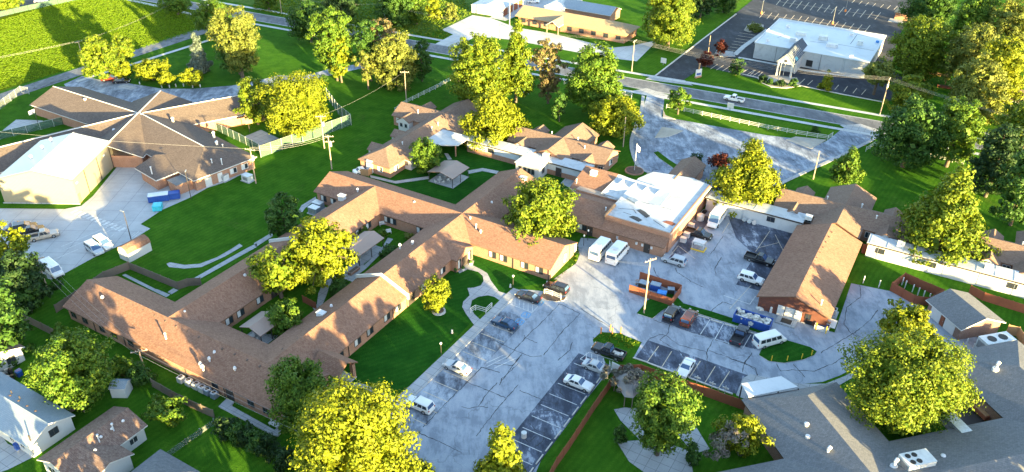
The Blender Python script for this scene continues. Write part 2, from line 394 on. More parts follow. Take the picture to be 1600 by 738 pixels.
def smooth_pts(pts, it=2):
    for _ in range(it):
        q = [pts[0]]
        for a, b in zip(pts, pts[1:]): q += [(a[0]*.75+b[0]*.25, a[1]*.75+b[1]*.25), (a[0]*.25+b[0]*.75, a[1]*.25+b[1]*.75)]
        pts = q+[pts[-1]]
    return pts
ground = sheet('ground', [(-1500, -700), (1500, -700), (1500, 2200), (-1500, 2200)], 0.0, 'grass', px=False)
ab2 = lambda *q: [FM.w(a, b)[:2] for a, b in q]
sheet('field', ab2((-236, 60), (-236, 203), (-330, 196), (-480, 185), (-480, 60)), .006, 'field', px=False)
sheet('meadow', ab2((-240, 216), (-165, 222), (-140, 300), (-230, 340), (-420, 330), (-420, 202)), .006, 'scrub', px=False)
sheet('lawn', [(545,268),(720,335),(640,395),(600,440),(480,530),(500,585),(540,600),(628,618),(735,505),(800,450),(868,440),(740,388),(722,333),(800,270),(895,300),(880,262),(700,215)], .006, 'lawn')
# --- the big asphalt yard between the wings
lot = sheet('parking_lot', [(814,452),(697.5,572),(645.7,621),(600,664),(520,742),(560,830),(800,830),(850.8,706),(951.4,580),(943,560),(930,545),(926,531),(939,519),(968,521),(1003,535),(990,559),(1144,615),(1160,592),(1200,592),(1244,601),(1285,597),(1312,587),(1335,575),(1370,566),(1440,575),(1500,590),(1580,570),(1600,540),(1540,530),(1500,520),(1440,480),(1390,455),(1330,443),(1304,520),(1276,512),(1184,479),(1247,356),(1105,326),(1098,328),(1034,402),(938,374),(908,372),(902,385),(906,398),(900,412),(866,436),(874,444),(856,456)], .02, 'asphalt')
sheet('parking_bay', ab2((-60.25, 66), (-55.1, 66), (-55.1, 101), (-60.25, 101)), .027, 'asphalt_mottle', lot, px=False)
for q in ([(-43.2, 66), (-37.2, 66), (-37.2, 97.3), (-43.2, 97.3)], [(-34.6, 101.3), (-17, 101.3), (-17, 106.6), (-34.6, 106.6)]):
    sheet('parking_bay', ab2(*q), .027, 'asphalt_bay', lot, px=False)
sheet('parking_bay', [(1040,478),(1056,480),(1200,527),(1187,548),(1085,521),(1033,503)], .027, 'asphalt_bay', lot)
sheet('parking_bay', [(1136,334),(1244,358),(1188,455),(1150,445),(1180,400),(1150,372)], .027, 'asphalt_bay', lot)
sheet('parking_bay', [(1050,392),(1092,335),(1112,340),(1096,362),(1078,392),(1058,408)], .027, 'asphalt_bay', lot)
def cracks(ox, oy, k, polys, parent, w=.11, matn='seal'):
    for pl in polys:
        pts = []
        for a, b in zip(pl, pl[1:]):
            n = max(2, int(math.hypot(b[0]-a[0], b[1]-a[1])/18))
            for i in range(n):
                t = i/n; pts.append((a[0]+(b[0]-a[0])*t+random.uniform(-4, 4), a[1]+(b[1]-a[1])*t+random.uniform(-3, 3)))
        pts.append(pl[-1])
        strip('crack_seal', Z(ox, oy, k, *pts), w, .033, matn, parent, wj=.5)
cracks(600, 560, 4.92, [[(1040,0),(960,100),(895,190)],[(870,190),(800,260),(725,370)],[(595,375),(650,390),(725,370),(800,378)],[(640,185),(800,250),(935,305)],[(750,70),(640,185),(480,340),(300,530)],[(750,70),(890,110)],[(1035,205),(940,305),(760,530),(710,600)],[(260,570),(420,640),(600,730)]], lot)
cracks(760, 460, 4.92, [[(560,75),(430,210),(295,340),(215,430),(150,500)],[(560,75),(640,110),(720,150),(600,270),(500,390),(440,470)],[(50,350),(215,430),(340,480),(425,475)],[(290,315),(300,335),(390,375)],[(270,465),(200,550),(60,540)],[(250,530),(120,650),(100,700)],[(720,110),(950,250)],[(660,370),(640,430),(550,510)],[(700,480),(740,520)]], lot)
cracks(800, 560, 4.92, [[(130,500),(190,560),(250,575),(240,640),(180,680),(190,710)],[(60,590),(130,650),(180,600)],[(220,405),(350,400),(400,460)],[(370,210),(370,260),(410,300)],[(60,250),(240,325),(350,350)]], lot)
cracks(960, 460, 4.92, [[(430,210),(410,300),(350,350)],[(250,355),(350,310),(400,320),(490,390),(710,445),(760,350)],[(350,350),(440,410),(500,435),(530,480)],[(710,445),(715,520),(690,590)],[(730,435),(1000,530),(1080,580),(1110,650)],[(1060,450),(1000,530),(985,600)],[(730,140),(830,60),(900,80)],[(300,200),(520,270),(740,340),(990,420)]], lot)
cracks(1140, 440, 4.92, [[(0,590),(110,630),(200,670),(215,738)],[(165,560),(110,630)],[(360,630),(390,690),(480,680),(650,690),(800,630),(950,530),(1080,520)],[(490,640),(580,738)],[(700,550),(830,470),(960,395),(1080,300),(1140,220)],[(880,330),(930,400),(1050,440),(1120,430)],[(950,480),(1000,560)],[(1000,30),(1010,120),(900,200),(880,330)],[(1050,440),(1050,500)]], lot)
cracks(960, 300, 4.92, [[(470,585),(480,620),(590,690),(690,735)],[(840,340),(740,480)],[(820,505),(770,590),(780,630)],[(300,580),(320,640),(400,700)]], lot)
# grass islands standing on kerbs
sheet('traffic_island', [(994.6,490.5),(1019,498.6),(1033,487),(1050,477),(1110,497),(1155,511),(1196,525),(1201,519),(1160,503),(1110,487),(1068,475),(1055,462),(1040,458),(1012,470)], .13, 'lawn', kerb=.12)
sheet('traffic_island', [(1185.7,555.8),(1201,565),(1225,568),(1254,563),(1272,556),(1276,550),(1265,543),(1250,538.6),(1229,532.5),(1205,541),(1189,548)], .13, 'lawn', kerb=.12)
sheet('traffic_island', Z(680,340,4.92,(805,610),(840,570),(880,600),(960,620),(1010,615),(990,640),(930,650),(860,640)), .13, 'soil', kerb=.12)
sheet('verge', [(858.8,437),(865,441),(888,425),(902,404),(905,384),(902,381)], .012, 'grass')
# painted lines
def pline(p, q, parent, matn='mark_tan', w=.13, z=.04):
    return strip('painted_line', [p, q], w, z, matn, parent)
def ablines(parent, a0, a1, b0, step, ks, matn):
    for k in ks:
        strip('painted_line', ab2((a0, b0+k*step), (a1, b0+k*step)), .12, .04, matn, parent, px=False)
ablines(lot, -60.0, -55.3, FM.ab(692.5, 579.3)[1], 2.84, range(-5, 6), 'mark_tan')
ablines(lot, -42.7, -37.9, FM.ab(919, 618)[1], 2.84, range(-9, 3), 'mark_white')
zz = Z(960,460,4.92,(250,525),(340,400),(358,570),(440,440),(465,605),(550,480),(575,645),(660,515),(690,690),(775,555),(800,725),(885,595),(660,310),(735,195),(770,350),(840,225),(875,385),(945,260),(985,420),(1050,310),(840,10),(1040,78),(1040,78),(1085,15))
for i in range(0, len(zz), 2): pline(zz[i], zz[i+1], lot, 'mark_tan' if i < 12 else 'mark_white')
zz = Z(760,460,4.92,(720,500),(790,445),(790,445),(1010,520),(720,500),(775,520),(768,450),(768,515),(810,458),(810,512),(855,472),(855,520),(900,490),(905,545),(948,510),(952,580),(0,530),(130,470),(0,560),(160,480),(60,570),(230,490))
for i in range(0, len(zz), 2): pline(zz[i], zz[i+1], lot, 'mark_white', .12)
zz = Z(680,340,4.92,(615,620),(790,685),(790,685),(745,732),(570,665),(745,732),(615,620),(612,680),(650,632),(645,695),(682,645),(680,705),(715,658),(714,718),(748,670),(746,728))
for i in range(0, len(zz), 2): pline(zz[i], zz[i+1], lot, 'mark_white', .12)
zz = Z(1140,300,4.92,(0,900),(165,720),(310,300),(200,460),(380,390),(225,430),(350,330),(410,450))
for i in range(0, len(zz), 2): pline(zz[i], zz[i+1], lot, 'mark_tan', .1)
zz = Z(960,300,4.92,(430,490),(490,415),(490,415),(620,515),(620,470),(720,380),(745,340),(700,280),(830,320),(880,240))
for i in range(0, len(zz), 2): pline(zz[i], zz[i+1], lot, 'mark_tan', .12)
for c in Z(760,460,4.92,(407,65),(305,160),(255,213)):
    x, y = FM.ab(*c); mb = MB(); z = .042
    def q(*pts): mb.add([(*FM.w(x+u, y+v)[:2], z) for u, v in pts], [tuple(range(len(pts)))])
    q((-.62,-.75),(.62,-.75),(.62,-.6),(-.62,-.6)); q((-.62,.6),(.62,.6),(.62,.75),(-.62,.75)); q((-.75,-.6),(-.6,-.6),(-.6,.6),(-.75,.6)); q((.6,-.6),(.75,-.6),(.75,.6),(.6,.6))
    q((-.12,.3),(.12,.3),(.12,.52),(-.12,.52)); q((-.1,-.1),(.08,-.1),(.08,.26),(-.1,.26)); q((-.4,-.45),(.2,-.45),(.2,-.3),(-.4,-.3)); q((.08,-.1),(.35,-.1),(.35,.02),(.08,.02)); q((.2,-.45),(.35,-.45),(.35,-.1),(.2,-.1))
    mb.build('wheelchair_symbol', 'mark_blue', lot)
# --- walks
fp = sheet('footpath', [(802,450.8),(814,455),(796,473),(697.5,572),(645.7,621),(606,668),(598,655),(622,621),(687,560),(770,481),(787,464)], .13, 'concrete', kerb=.12)
sheet('footpath', Z(680,340,4.92,(165,395),(240,318),(300,335),(290,370),(350,400),(400,430),(430,490),(490,570),(560,592),(500,642),(455,612),(405,600),(330,612),(282,640),(272,690),(300,745),(350,790),(300,830),(235,740),(208,690),(215,650),(265,600),(248,545),(300,540),(350,525),(372,490),(365,450),(330,420),(250,400),(185,432)), .06, 'concrete')
sheet('footpath', Z(400,500,4.92,(660,455),(720,495),(760,485),(830,495),(1090,610),(1060,650),(1000,630),(860,540),(700,490)), .055, 'concrete')
sheet('footpath', Z(400,240,2.9525,(525,100),(640,128),(800,105),(800,118),(645,140),(530,112)), .05, 'concrete')
sheet('footpath', Z(400,240,2.9525,(975,80),(1045,68),(1120,82),(1110,95),(1045,82),(980,95)), .05, 'concrete')
sheet('footpath', Z(400,240,2.9525,(868,0),(885,0),(905,28),(885,30)), .05, 'concrete')
sheet('footpath', Z(0,240,2.9525,(768,510),(785,503),(850,515),(920,510),(1000,480),(1070,440),(1105,417),(1120,428),(1040,475),(930,525),(850,532),(780,525)), .05, 'concrete')
sheet('footpath', Z(0,240,2.9525,(882,583),(1140,437),(1185,415),(1185,432),(900,592)), .05, 'concrete')
sheet('footpath', Z(80,400,4.92,(545,150),(570,140),(800,255),(820,260),(915,300),(885,320),(785,272)), .055, 'concrete')
sheet('footpath', Z(80,400,4.92,(895,280),(940,250),(978,265),(925,297)), .05, 'concrete')
sheet('footpath', Z(400,240,2.9525,(175,300),(210,240),(275,200),(278,212),(225,255),(195,300)), .05, 'concrete')
sheet('footpath', Z(400,240,2.9525,(-10,415),(75,365),(78,382),(0,432)), .05, 'concrete')
sheet('footpath', Z(480,380,4.92,(75,470),(85,390),(120,310),(200,260),(290,200),(330,165),(400,150),(440,170),(560,60),(620,-40),(660,-30),(590,60),(450,200),(400,240),(350,300),(250,265),(170,330),(150,400),(120,470),(60,520),(40,500)), .05, 'concrete')
sheet('walkway_deck', Z(240,540,4.92,(500,475),(560,415),(620,440),(600,470),(930,655),(985,615),(1025,625),(955,705),(905,690)), .18, 'concrete', kerb=.17)
# wheel-stop kerbs
for k in range(-9, 3):
    b0 = FM.ab(919, 618)[1]
    ws = MB().box(-.09, .09, -1.05, 1.05, 0, .14).build('wheel_stop', 'kerb'); ws.location = FM.w(-37.45, b0+(k+.5)*2.84, .02); ws.rotation_euler = (0, 0, YM)
    tag(ws, 'long concrete wheel stop at the head of a bay beside the red fence', 'wheel stop', 'wheel stops along the red fence')
for i, (p, q) in enumerate(((Z(960,460,4.92,(505,120),(630,150))), Z(960,460,4.92,(640,165),(725,190)), Z(960,460,4.92,(745,200),(825,225)), Z(960,460,4.92,(850,232),(935,258)), Z(960,460,4.92,(1030,292),(1120,320)))):
    P, Q = G2(p), G2(q); ws = MB().obox((0, 0), (Q[0]-P[0], Q[1]-P[1]), 2.1, .2, 0, .15).build('wheel_stop', 'kerb'); ws.location = ((P[0]+Q[0])/2, (P[1]+Q[1])/2, .02)
    tag(ws, 'concrete wheel stop along the thin grass strip below the dumpster', 'wheel stop', 'wheel stops along the grass strip')
zz = Z(960,460,4.92,(150,493),(245,523),(250,527),(355,568),(362,572),(462,604),(470,608),(570,642),(580,648),(685,688),(695,692),(795,728),(800,732),(900,768))
for i in range(0, len(zz), 2):
    P, Q = G2(zz[i]), G2(zz[i+1]); ws = MB().obox((0, 0), (Q[0]-P[0], Q[1]-P[1]), 2.5, .2, 0, .15).build('wheel_stop', 'kerb'); ws.location = ((P[0]+Q[0])/2, (P[1]+Q[1])/2, .02)
    tag(ws, 'weathered concrete wheel stop on the lawn edge above the red fence', 'wheel stop', 'wheel stops of the middle bay')

# --- roads
rb = lambda a: 205.6+.084*(a+231)
sheet('church_lawn', [(1072,126),(1100,106),(1170,122),(1250,136),(1322,150),(1386,159),(1374,182),(1200,150)], .008, 'grass_sunlit')
sheet('verge', [(985,110),(1005,92),(1090,40),(1165,-5),(1172,1),(1028,117)], .008, 'grass_sunlit')
sheet('verge', [(1045,160),(1200,186),(1310,206),(1300,214),(1245,214),(1200,210),(1045,180)], .008, 'grass_sunlit')
road = strip('road', [FM.w(a, rb(a))[:2] for a in range(-700, 420, 20)], 7.4, .03, 'asphalt_road', px=False)
strip('gutter', [FM.w(a, rb(a)+3.55)[:2] for a in range(-700, 420, 20)], .5, .04, 'concrete', road, px=False)
strip('gutter', [FM.w(a, rb(a)-3.55)[:2] for a in range(-700, 420, 20)], .5, .04, 'concrete', road, px=False)
strip('pavement', [FM.w(a, rb(a)+8.0)[:2] for a in range(-700, 420, 20)], 1.5, .06, 'concrete_pale', px=False)
strip('pavement', [FM.w(a, rb(a)-7.0)[:2] for a in range(-225, 420, 15)], 1.5, .06, 'concrete_pale', px=False)
road2 = strip('road', [FM.w(-231.2, b)[:2] for b in (-200, 60, 120, 150, 180, 201.5)], 6.0, .034, 'asphalt_road', px=False)
strip('pavement', [(120,128),(150,118),(206.6,101),(260,84),(333.6,61),(395,45)], 1.5, .06, 'concrete_pale')
strip('pavement', [(150,-10),(205,1),(260,13),(305,24)], 1.6, .05, 'concrete_pale')
drive = sheet('driveway', [(100,132),(128,119),(160,126),(204,131),(253,139),(302,139),(363,134),(404,126),(435,118),(474,119),(515,108),(560,100),(600,97),(606,103),(566,107),(520,117),(478,127),(440,133),(400,140),(370,152),(296,168),(250,168),(200,162),(150,147),(105,138)], .024, 'asphalt_old')
sheet('driveway', [(-40,26),(0,28),(95,0),(120,-12),(60,-40),(-60,-20)], .024, 'asphalt_dark')
clot = sheet('parking_lot', [(1025,119),(1179,-2),(1230,-45),(1440,-20),(1425,25),(1402,60),(1392,110),(1455,150),(1385,158),(1321,149),(1251,135),(1170,121),(1100,104),(1067,126)], .024, 'asphalt_dark')
sheet('apron', [(1020,118),(1070,126),(1083,134),(1035,128),(1008,124)], .045, 'concrete')
sheet('apron', [(1312,196),(1345,194),(1362,200),(1392,206),(1372,214),(1330,206)], .045, 'concrete')
sheet('apron', [(985,143),(1008,147),(1040,154),(1048,150),(1010,138)], .045, 'concrete')
vlot = sheet('parking_lot', [(1012,146),(1038,154),(1036,172),(1034,182),(1054,186),(1120,198),(1200,212),(1244,217),(1265,231),(1291,221),(1318,200),(1385,208),(1368,217),(1312,243),(1275,260),(1244,274),(1200,296),(1160,306),(1100,292),(1030,278),(1016,270),(1000,261),(991,246),(987,224),(992,204),(1002,178)], .022, 'asphalt_old')
for pl in (smooth_pts([(1005,150),(1003,172),(991,204),(985,224),(990,247),(999,263),(1018,272)]), smooth_pts([(1186,300),(1200,297),(1244,275.5),(1312,245),(1365,218)])):
    strip('kerb', pl, .9, .12, 'concrete', vlot, th=.1)
sheet('traffic_island', [(1023,216),(1034,199),(1050,201),(1068,205),(1048,213),(1040,215)], .12, 'gravel', kerb=.1)
sheet('traffic_island', [(1021,239),(1028,237),(1045,250),(1062,261),(1078,266),(1072,270),(1053,264),(1030,248)], .12, 'grass', kerb=.1)
sheet('traffic_island', [(1036,172),(1040,181),(1056,187),(1036,184)], .12, 'gravel', kerb=.1)
sheet('traffic_island', [(1228,219),(1243,214),(1291,219),(1268,233),(1258,230)], .11, 'gravel', kerb=.09)
tlot = sheet('parking_lot', [(690,47),(738,24),(765,28),(782,34),(805,43),(860,52),(955,75),(985,72),(1028,63),(995,96),(945,90),(880,78),(840,70),(795,62),(745,57),(706,76),(680,69),(708,54)], .02, 'concrete_pale')
sheet('parking_lot', [(765,28),(798,5),(830,-30),(960,-30),(905,0),(893,12),(880,18),(810,24),(790,33)], .024, 'concrete_lot')
slot = sheet('parking_lot', [(-120,328),(0,326),(101,327),(127,322),(145,307),(182,262),(193,254),(215,254),(285,256),(330,262),(345,274),(386,268),(358,283),(324,294),(297,309),(254,328),(219.5,350.5),(234.7,357.6),(207,375),(146,403),(104,426),(81,437),(60,432),(0,446),(-120,460)], .02, 'concrete_lot')
sheet('pad', Z(0,0,2.9525,(12,603),(75,553),(200,557),(135,605)), .05, 'concrete')
sheet('pad', Z(360,100,4.92,(88,568),(235,508),(375,575),(208,635)), .05, 'concrete')
sheet('pad', Z(680,250,4.92,(965,180),(1010,130),(1090,110),(1060,215),(1030,215)), .05, 'concrete')
sheet('pad', Z(0,0,2.9525,(540,403),(570,390),(635,405),(605,417)), .05, 'concrete')
for k in range(13):
    x, y = 572+30.5*k, 52+11.6*k
    pline(*Z(0,320,4.92,(x-25,y+13),(x+25,y-12)), slot, 'mark_white', .75)
for q in (((470,325),(950,120)), ((495,350),(960,150)), ((300,470),(600,345)), ((850,250),(880,225)), ((1015,250),(1070,205)), ((1030,255),(1085,215)), ((1010,235),(1040,215))):
    pline(*Z(0,320,4.92,*q), slot, 'mark_white', .14)
RA = [(260,40),(310,50),(362,58),(415,66),(468,74),(520,81),(575,89),(628,96),(682,104),(738,111),(790,120),(848,127),(905,135),(962,144),(1018,152)]
RB = [(130,140),(187,148),(240,155),(300,163),(360,167),(417,174),(470,181),(527,189),(585,197),(642,206),(700,214),(757,222),(818,231),(880,239),(942,244)]
RC = [(840,25),(895,35),(945,45),(1000,52),(1060,60),(1113,68),(1165,75)]
for rr, d in ((RA, (45, -55)), (RB, (40, -48)), (RC, (26, -25))):
    for x, y in rr: pline(*Z(1160,0,4.92,(x,y),(x+d[0],y+d[1])), clot, 'mark_tan', .22)
pline(*Z(1160,0,4.92,(285,15),(1045,125)), clot, 'mark_tan', .2); pline(*Z(1160,0,4.92,(160,115),(965,225)), clot, 'mark_tan', .2)
for a, b in (((0,560),(25,540)),((60,580),(100,540)),((120,590),(155,555)),((440,645),(480,608)),((500,655),(540,620)),((570,670),(595,645)),((710,690),(740,655)),((780,705),(808,665)),((850,718),(880,680)),((915,730),(950,690))):
    pline(*Z(1160,0,4.92,a,b), clot, 'mark_tan', .2)
for k in range(7): pline(*Z(800,0,2.9525,(1050-9*k,152+13*k),(1122-10*k,163+13*k)), clot, 'mark_tan', .22)
for k in range(8): pline(*Z(800,0,2.9525,(915+28*k,320+4.5*k),(948+28*k,298+4.5*k)), clot, 'mark_tan', .22)
strip('kerb', Z(800,0,2.9525,(660,352),(880,182),(1035,65)), .5, .14, 'kerb', clot, th=.12)
strip('kerb', Z(1160,0,4.92,(0,572),(120,600),(150,640),(220,670),(330,680),(450,662),(790,732),(1100,790)), .5, .14, 'kerb', clot, th=.12)
sheet('planting_bed', Z(1160,0,4.92,(120,600),(150,590),(240,580),(420,600),(445,655),(330,678),(220,668),(155,640)), .12, 'gravel')
sheet('traffic_island', Z(1160,0,4.92,(10,235),(40,190),(90,178),(165,195),(160,215),(110,245),(50,250)), .14, 'gravel', kerb=.12)
sheet('traffic_island', Z(800,0,2.9525,(935,250),(945,232),(1020,240),(1030,262),(960,262)), .14, 'concrete', kerb=.12)
strip('footpath', Z(1160,0,4.92,(-60,425),(10,360),(195,230)), 1.6, .14, 'concrete_pale', th=.1)
strip('footpath', Z(1160,0,4.92,(-30,445),(300,505),(480,545),(900,600)), 1.2, .14, 'concrete_pale', th=.1)
sheet('patio', Z(800,488,2.9525,(483,598),(620,590),(700,600),(815,640),(835,740),(610,740),(540,690)), .05, 'concrete')
sheet('patio', Z(800,488,2.9525,(470,450),(520,440),(815,475),(912,632),(840,655),(760,560),(600,600),(500,500)), .045, 'concrete')
sheet('apron', [(1150,618),(1160,592),(1172,585),(1250,600),(1290,600),(1320,588),(1340,577),(1345,583),(1312,602),(1258,620),(1200,640)], .045, 'concrete')
sheet('driveway', Z(0,580,4.92,(-80,560),(0,480),(60,560),(270,655),(60,760),(-60,800)), .04, 'concrete')
sheet('driveway', [(1400,585),(1500,560),(1600,560),(1600,600),(1500,660)], .03, 'asphalt')
# ---------------------------------------------------------------- building kit (local frame of the building root)
def wing(root, x0, x1, y0, y1, axis, ze, zr, roof, wall, ends='gg', oh=.5, th=.2, trim='trim_brown', z0=0.0, offs=0.0, cap=None, gwall=None, hin=None):
    ze += offs; zr += offs
    sw = (axis == 'y')
    if sw: x0, x1, y0, y1 = y0, y1, x0, x1
    ym = (y0+y1)/2; h = (y1-y0)/2; s = (zr-ze)/h
    hh_ = hin or h; i0 = hh_ if ends[0] == 'h' else 0; i1 = hh_ if ends[1] == 'h' else 0
    T = lambda p: (p[1], p[0], p[2]) if sw else p
    F = lambda f: f[::-1] if sw else f
    top = [(x0,y0,ze),(x1,y0,ze),(x1,y1,ze),(x0,y1,ze),(x0+i0,ym,zr),(x1-i1,ym,zr)]
    v = [T(p) for p in top]+[T((p[0], p[1], p[2]-th)) for p in top]
    mb = MB(); fs = [(0,1,5,4),(2,3,4,5)]; bd = [(1,0,6,7),(3,2,8,9)]
    if ends[0] == 'h': fs.append((3,0,4)); bd.append((0,3,9,6))
    else: bd += [(0,4,10,6),(4,3,9,10)]
    if ends[1] == 'h': fs.append((1,2,5)); bd.append((2,1,7,8))
    else: bd += [(5,1,7,11),(2,5,11,8)]
    und = [tuple(i+6 for i in f)[::-1] for f in fs]
    mb.add(v, [F(f) for f in fs], 0); mb.add(v, [F(f) for f in bd+und], 1)
    ro = mb.build('roof', [roof, trim], root)
    if cap:
        c0, c1 = T((x0+i0, ym, zr)), T((x1-i1, ym, zr))
        MB().tube([(c0[0], c0[1], zr+.02), (c1[0], c1[1], zr+.02)], .12, 6).build('ridge_cap', cap, ro)
    if wall:
        a0, a1, b0, b1 = x0+oh, x1-oh, y0+oh, y1-oh; zt = ze-th+s*oh+.03
        w = MB(); zp = zr-th+.03
        w.add([T(p) for p in ((a0,b0,z0),(a1,b0,z0),(a1,b0,zt),(a0,b0,zt))], [F((0,1,2,3))])
        w.add([T(p) for p in ((a1,b1,z0),(a0,b1,z0),(a0,b1,zt),(a1,b1,zt))], [F((0,1,2,3))])
        for xx, e, fl in ((a0, ends[0], 1), (a1, ends[1], 0)):
            pts = [(xx,b0,z0),(xx,b1,z0),(xx,b1,zt)]+([(xx,ym,zp)] if e == 'g' else [])+[(xx,b0,zt)]
            f = tuple(range(len(pts))); f = f[::-1] if fl else f
            w.add([T(p) for p in pts], [F(f)], 1)
        w.build('wall', [wall, gwall or wall], root)
    return ro
def pane_window(root, p, nrm, w=1.1, h=1.2, pane='glass', frame='frame_white', name='window', mull=True):
    """p centre on the wall face, nrm unit outward normal in plan (local)"""
    nx, ny = nrm; tx, ty = -ny, nx
    def q(u, d, z): return (p[0]+tx*u+nx*d, p[1]+ty*u+ny*d, p[2]+z)
    def slab(mb, u0, u1, z0, z1, d0, d1, mi=0):
        vs = [q(u0,d0,z0),q(u1,d0,z0),q(u1,d0,z1),q(u0,d0,z1),q(u0,d1,z0),q(u1,d1,z0),q(u1,d1,z1),q(u0,d1,z1)]
        mb.add(vs, [(0,1,2,3)[::-1],(4,5,6,7),(0,1,5,4),(1,2,6,5),(2,3,7,6),(3,0,4,7)], mi)
    f = MB(); t = .09
    slab(f, -w/2-t, -w/2, -h/2-t, h/2+t, 0, .07); slab(f, w/2, w/2+t, -h/2-t, h/2+t, 0, .07)
    slab(f, -w/2, w/2, h/2, h/2+t, 0, .07); slab(f, -w/2, w/2, -h/2-t, -h/2, 0, .11)
    if mull: slab(f, -.035, .035, -h/2, h/2, 0, .06)
    fr = f.build(name, frame, root)
    g = MB(); slab(g, -w/2, w/2 if pane != 'split' else .0, -h/2, h/2, 0, .035); g.build('pane', 'blind' if pane == 'split' else pane, fr)
    if pane == 'split': g = MB(); slab(g, 0, w/2, -h/2, h/2, 0, .03); g.build('pane', 'glass', fr)
    return fr
def door(root, p, nrm, w=1.0, h=2.1, matn='trim_dark'):
    nx, ny = nrm; tx, ty = -ny, nx; mb = MB()
    c = (p[0]+nx*.04, p[1]+ny*.04); mb.obox(c, (tx, ty), w, .1, p[2], p[2]+h)
    d = mb.build('door', matn, root)
    k = MB(); c2 = (p[0]+nx*.1+tx*w*.36, p[1]+ny*.1+ty*w*.36); k.obox(c2, (tx, ty), .12, .06, p[2]+1.0, p[2]+1.1); k.build('handle', 'steel', d); return d
def windows_px(root, fr, o, plane, val, nrm, pts, w=1.1, h=1.2, pane='split', z=1.55, frame='trim_dark'):
    """windows read off the photograph on the wall plane a=val or b=val of a frame"""
    for x, y in pts:
        if plane == 'b': a, zz = fr.on_b(x, y, val); p = (a-o[0], val-o[1], z)
        else: b, zz = fr.on_a(x, y, val); p = (val-o[0], b-o[1], z)
        pane_window(root, p, nrm, w, h, pane, frame)
def vents_px(root, fr, o, pts, kind, zroof, size=.28):
    for x, y in pts:
        a, b = fr.ab(x, y, zroof); c = (a-o[0], b-o[1])
        mb = MB()
        if kind == 'low': mb.dome((c[0], c[1], zroof-.15), size, .33); mb.build('roof_vent', 'vent_brown', root)
        elif kind == 'turbine': mb.cyl((c[0], c[1], zroof-.4), (c[0], c[1], zroof+.3), size*.6, size*.6); mb.dome((c[0], c[1], zroof+.3), size*1.15, .5, 10); mb.build('roof_vent', 'vent_white', root)
        elif kind == 'pipe': mb.cyl((c[0], c[1], zroof-.4), (c[0], c[1], zroof+.7), .13, .13, 8); mb.cyl((c[0], c[1], zroof+.7), (c[0], c[1], zroof+.85), .2, .17, 8); mb.build('roof_vent', 'vent_white', root)
        elif kind == 'box': mb.box(c[0]-.7, c[0]+.7, c[1]-.5, c[1]+.5, zroof-.5, zroof+.75); mb.box(c[0]-.78, c[0]+.78, c[1]-.58, c[1]+.58, zroof+.75, zroof+.83); mb.build('roof_unit', 'vent_white', root)

# ---------------------------------------------------------------- the long brick building of crossing wings
O = (-90, 90); B0 = thing('care_home', 'long brown shingled brick building of crossing wings round a planted courtyard', 'building', FM.w(*O), YM)
l = lambda a, b: (a-O[0], b-O[1])
ZE, ZR = 2.8, 5.2
def mw(a0, a1, b0, b1, ax, ends, offs): return wing(B0, a0-O[0], a1-O[0], b0-O[1], b1-O[1], ax, ZE, ZR, 'shingle_brown', 'brick', ends, offs=offs, trim='trim_brown')
mw(-124.1, -72.5, 58.9, 69.9, 'x', 'gg', 0.0)
mw(-108.6, -97.4, 64.4, 118.8, 'y', 'nn', .012)
mw(-86.2, -74.9, 64.5, 142.6, 'y', 'ng', .024)
mw(-115.8, -57.1, 113.1, 124.5, 'x', 'gg', .036)
# fire walls crossing the roofs as low parapets
def parapet(a0, a1, b, half, name='parapet'):
    mb = MB(); m = (a0+a1)/2
    for s in (-1, 1):
        e = m+s*(a1-a0)/2
        v = [(e-O[0], b-half-O[1], ZE-.6), (m-O[0], b-half-O[1], ZR+.05), (m-O[0], b-half-O[1], ZR+.6), (e-O[0], b-half-O[1], ZE+.55)]
        v2 = [(x, y+2*half, z) for x, y, z in v]; f = [(0,1,2,3),(7,6,5,4),(3,2,6,7),(0,3,7,4),(1,0,4,5)]
        mb.add(v+v2, f if s > 0 else [q[::-1] for q in f])
    return mb.build(name, 'siding', B0)
bpar = FM.ab(597, 428.5, ZR+.5)[1]; parapet(-86.6, -74.6, bpar, .16)
parapet(-108.9, -97.2, FM.ab(425, 377, ZE+.4)[1], .16)
# windows
W1 = Z(80,400,4.92,(172,450),(262,497),(393,565),(485,607),(612,672))+Z(240,540,4.92,(475,315),(752,460),(868,510))
windows_px(B0, FM, O, 'b', 59.4, (0, -1), W1, 1.2, 1.25, 'glass')
a, zz_ = FM.on_b(*Z(240,540,4.92,(590,385))[0], 59.4); door(B0, (a-O[0], 59.4-O[1], .1), (0, -1), 1.6, 2.2)
W2 = Z(480,380,4.92,(483,672),(612,562),(697,492),(893,332),(967,268),(1042,205))+Z(400,500,4.92,(645,262),(780,160),(875,85))
windows_px(B0, FM, O, 'a', -75.4, (1, 0), W2, 1.5, 1.25)
windows_px(B0, FM, O, 'b', 113.6, (0, -1), Z(680,340,4.92,(440,275),(525,310),(687,362),(800,403))+Z(480,250,4.92,(615,447),(660,465),(865,530),(125,282),(200,308)), 1.5, 1.25)
windows_px(B0, FM, O, 'a', -97.9, (1, 0), Z(240,400,4.92,(580,492),(667,430),(815,325))+Z(480,250,4.92,(470,500),(392,545)), 1.5, 1.25)
b_, z_ = FM.on_a(*Z(240,400,4.92,(920,275))[0], -97.9); door(B0, (-97.9-O[0], b_-O[1], .05), (1, 0), 1.3, 2.1)
b_, z_ = FM.on_a(*Z(480,380,4.92,(800,415))[0], -75.4); door(B0, (-75.4-O[0], b_-O[1], .05), (1, 0), 1.8, 2.2)
windows_px(B0, FM, O, 'a', -57.6, (1, 0), Z(680,340,4.92,(995,325),(1075,255)), 1.0, 1.9, 'blind', 1.5)
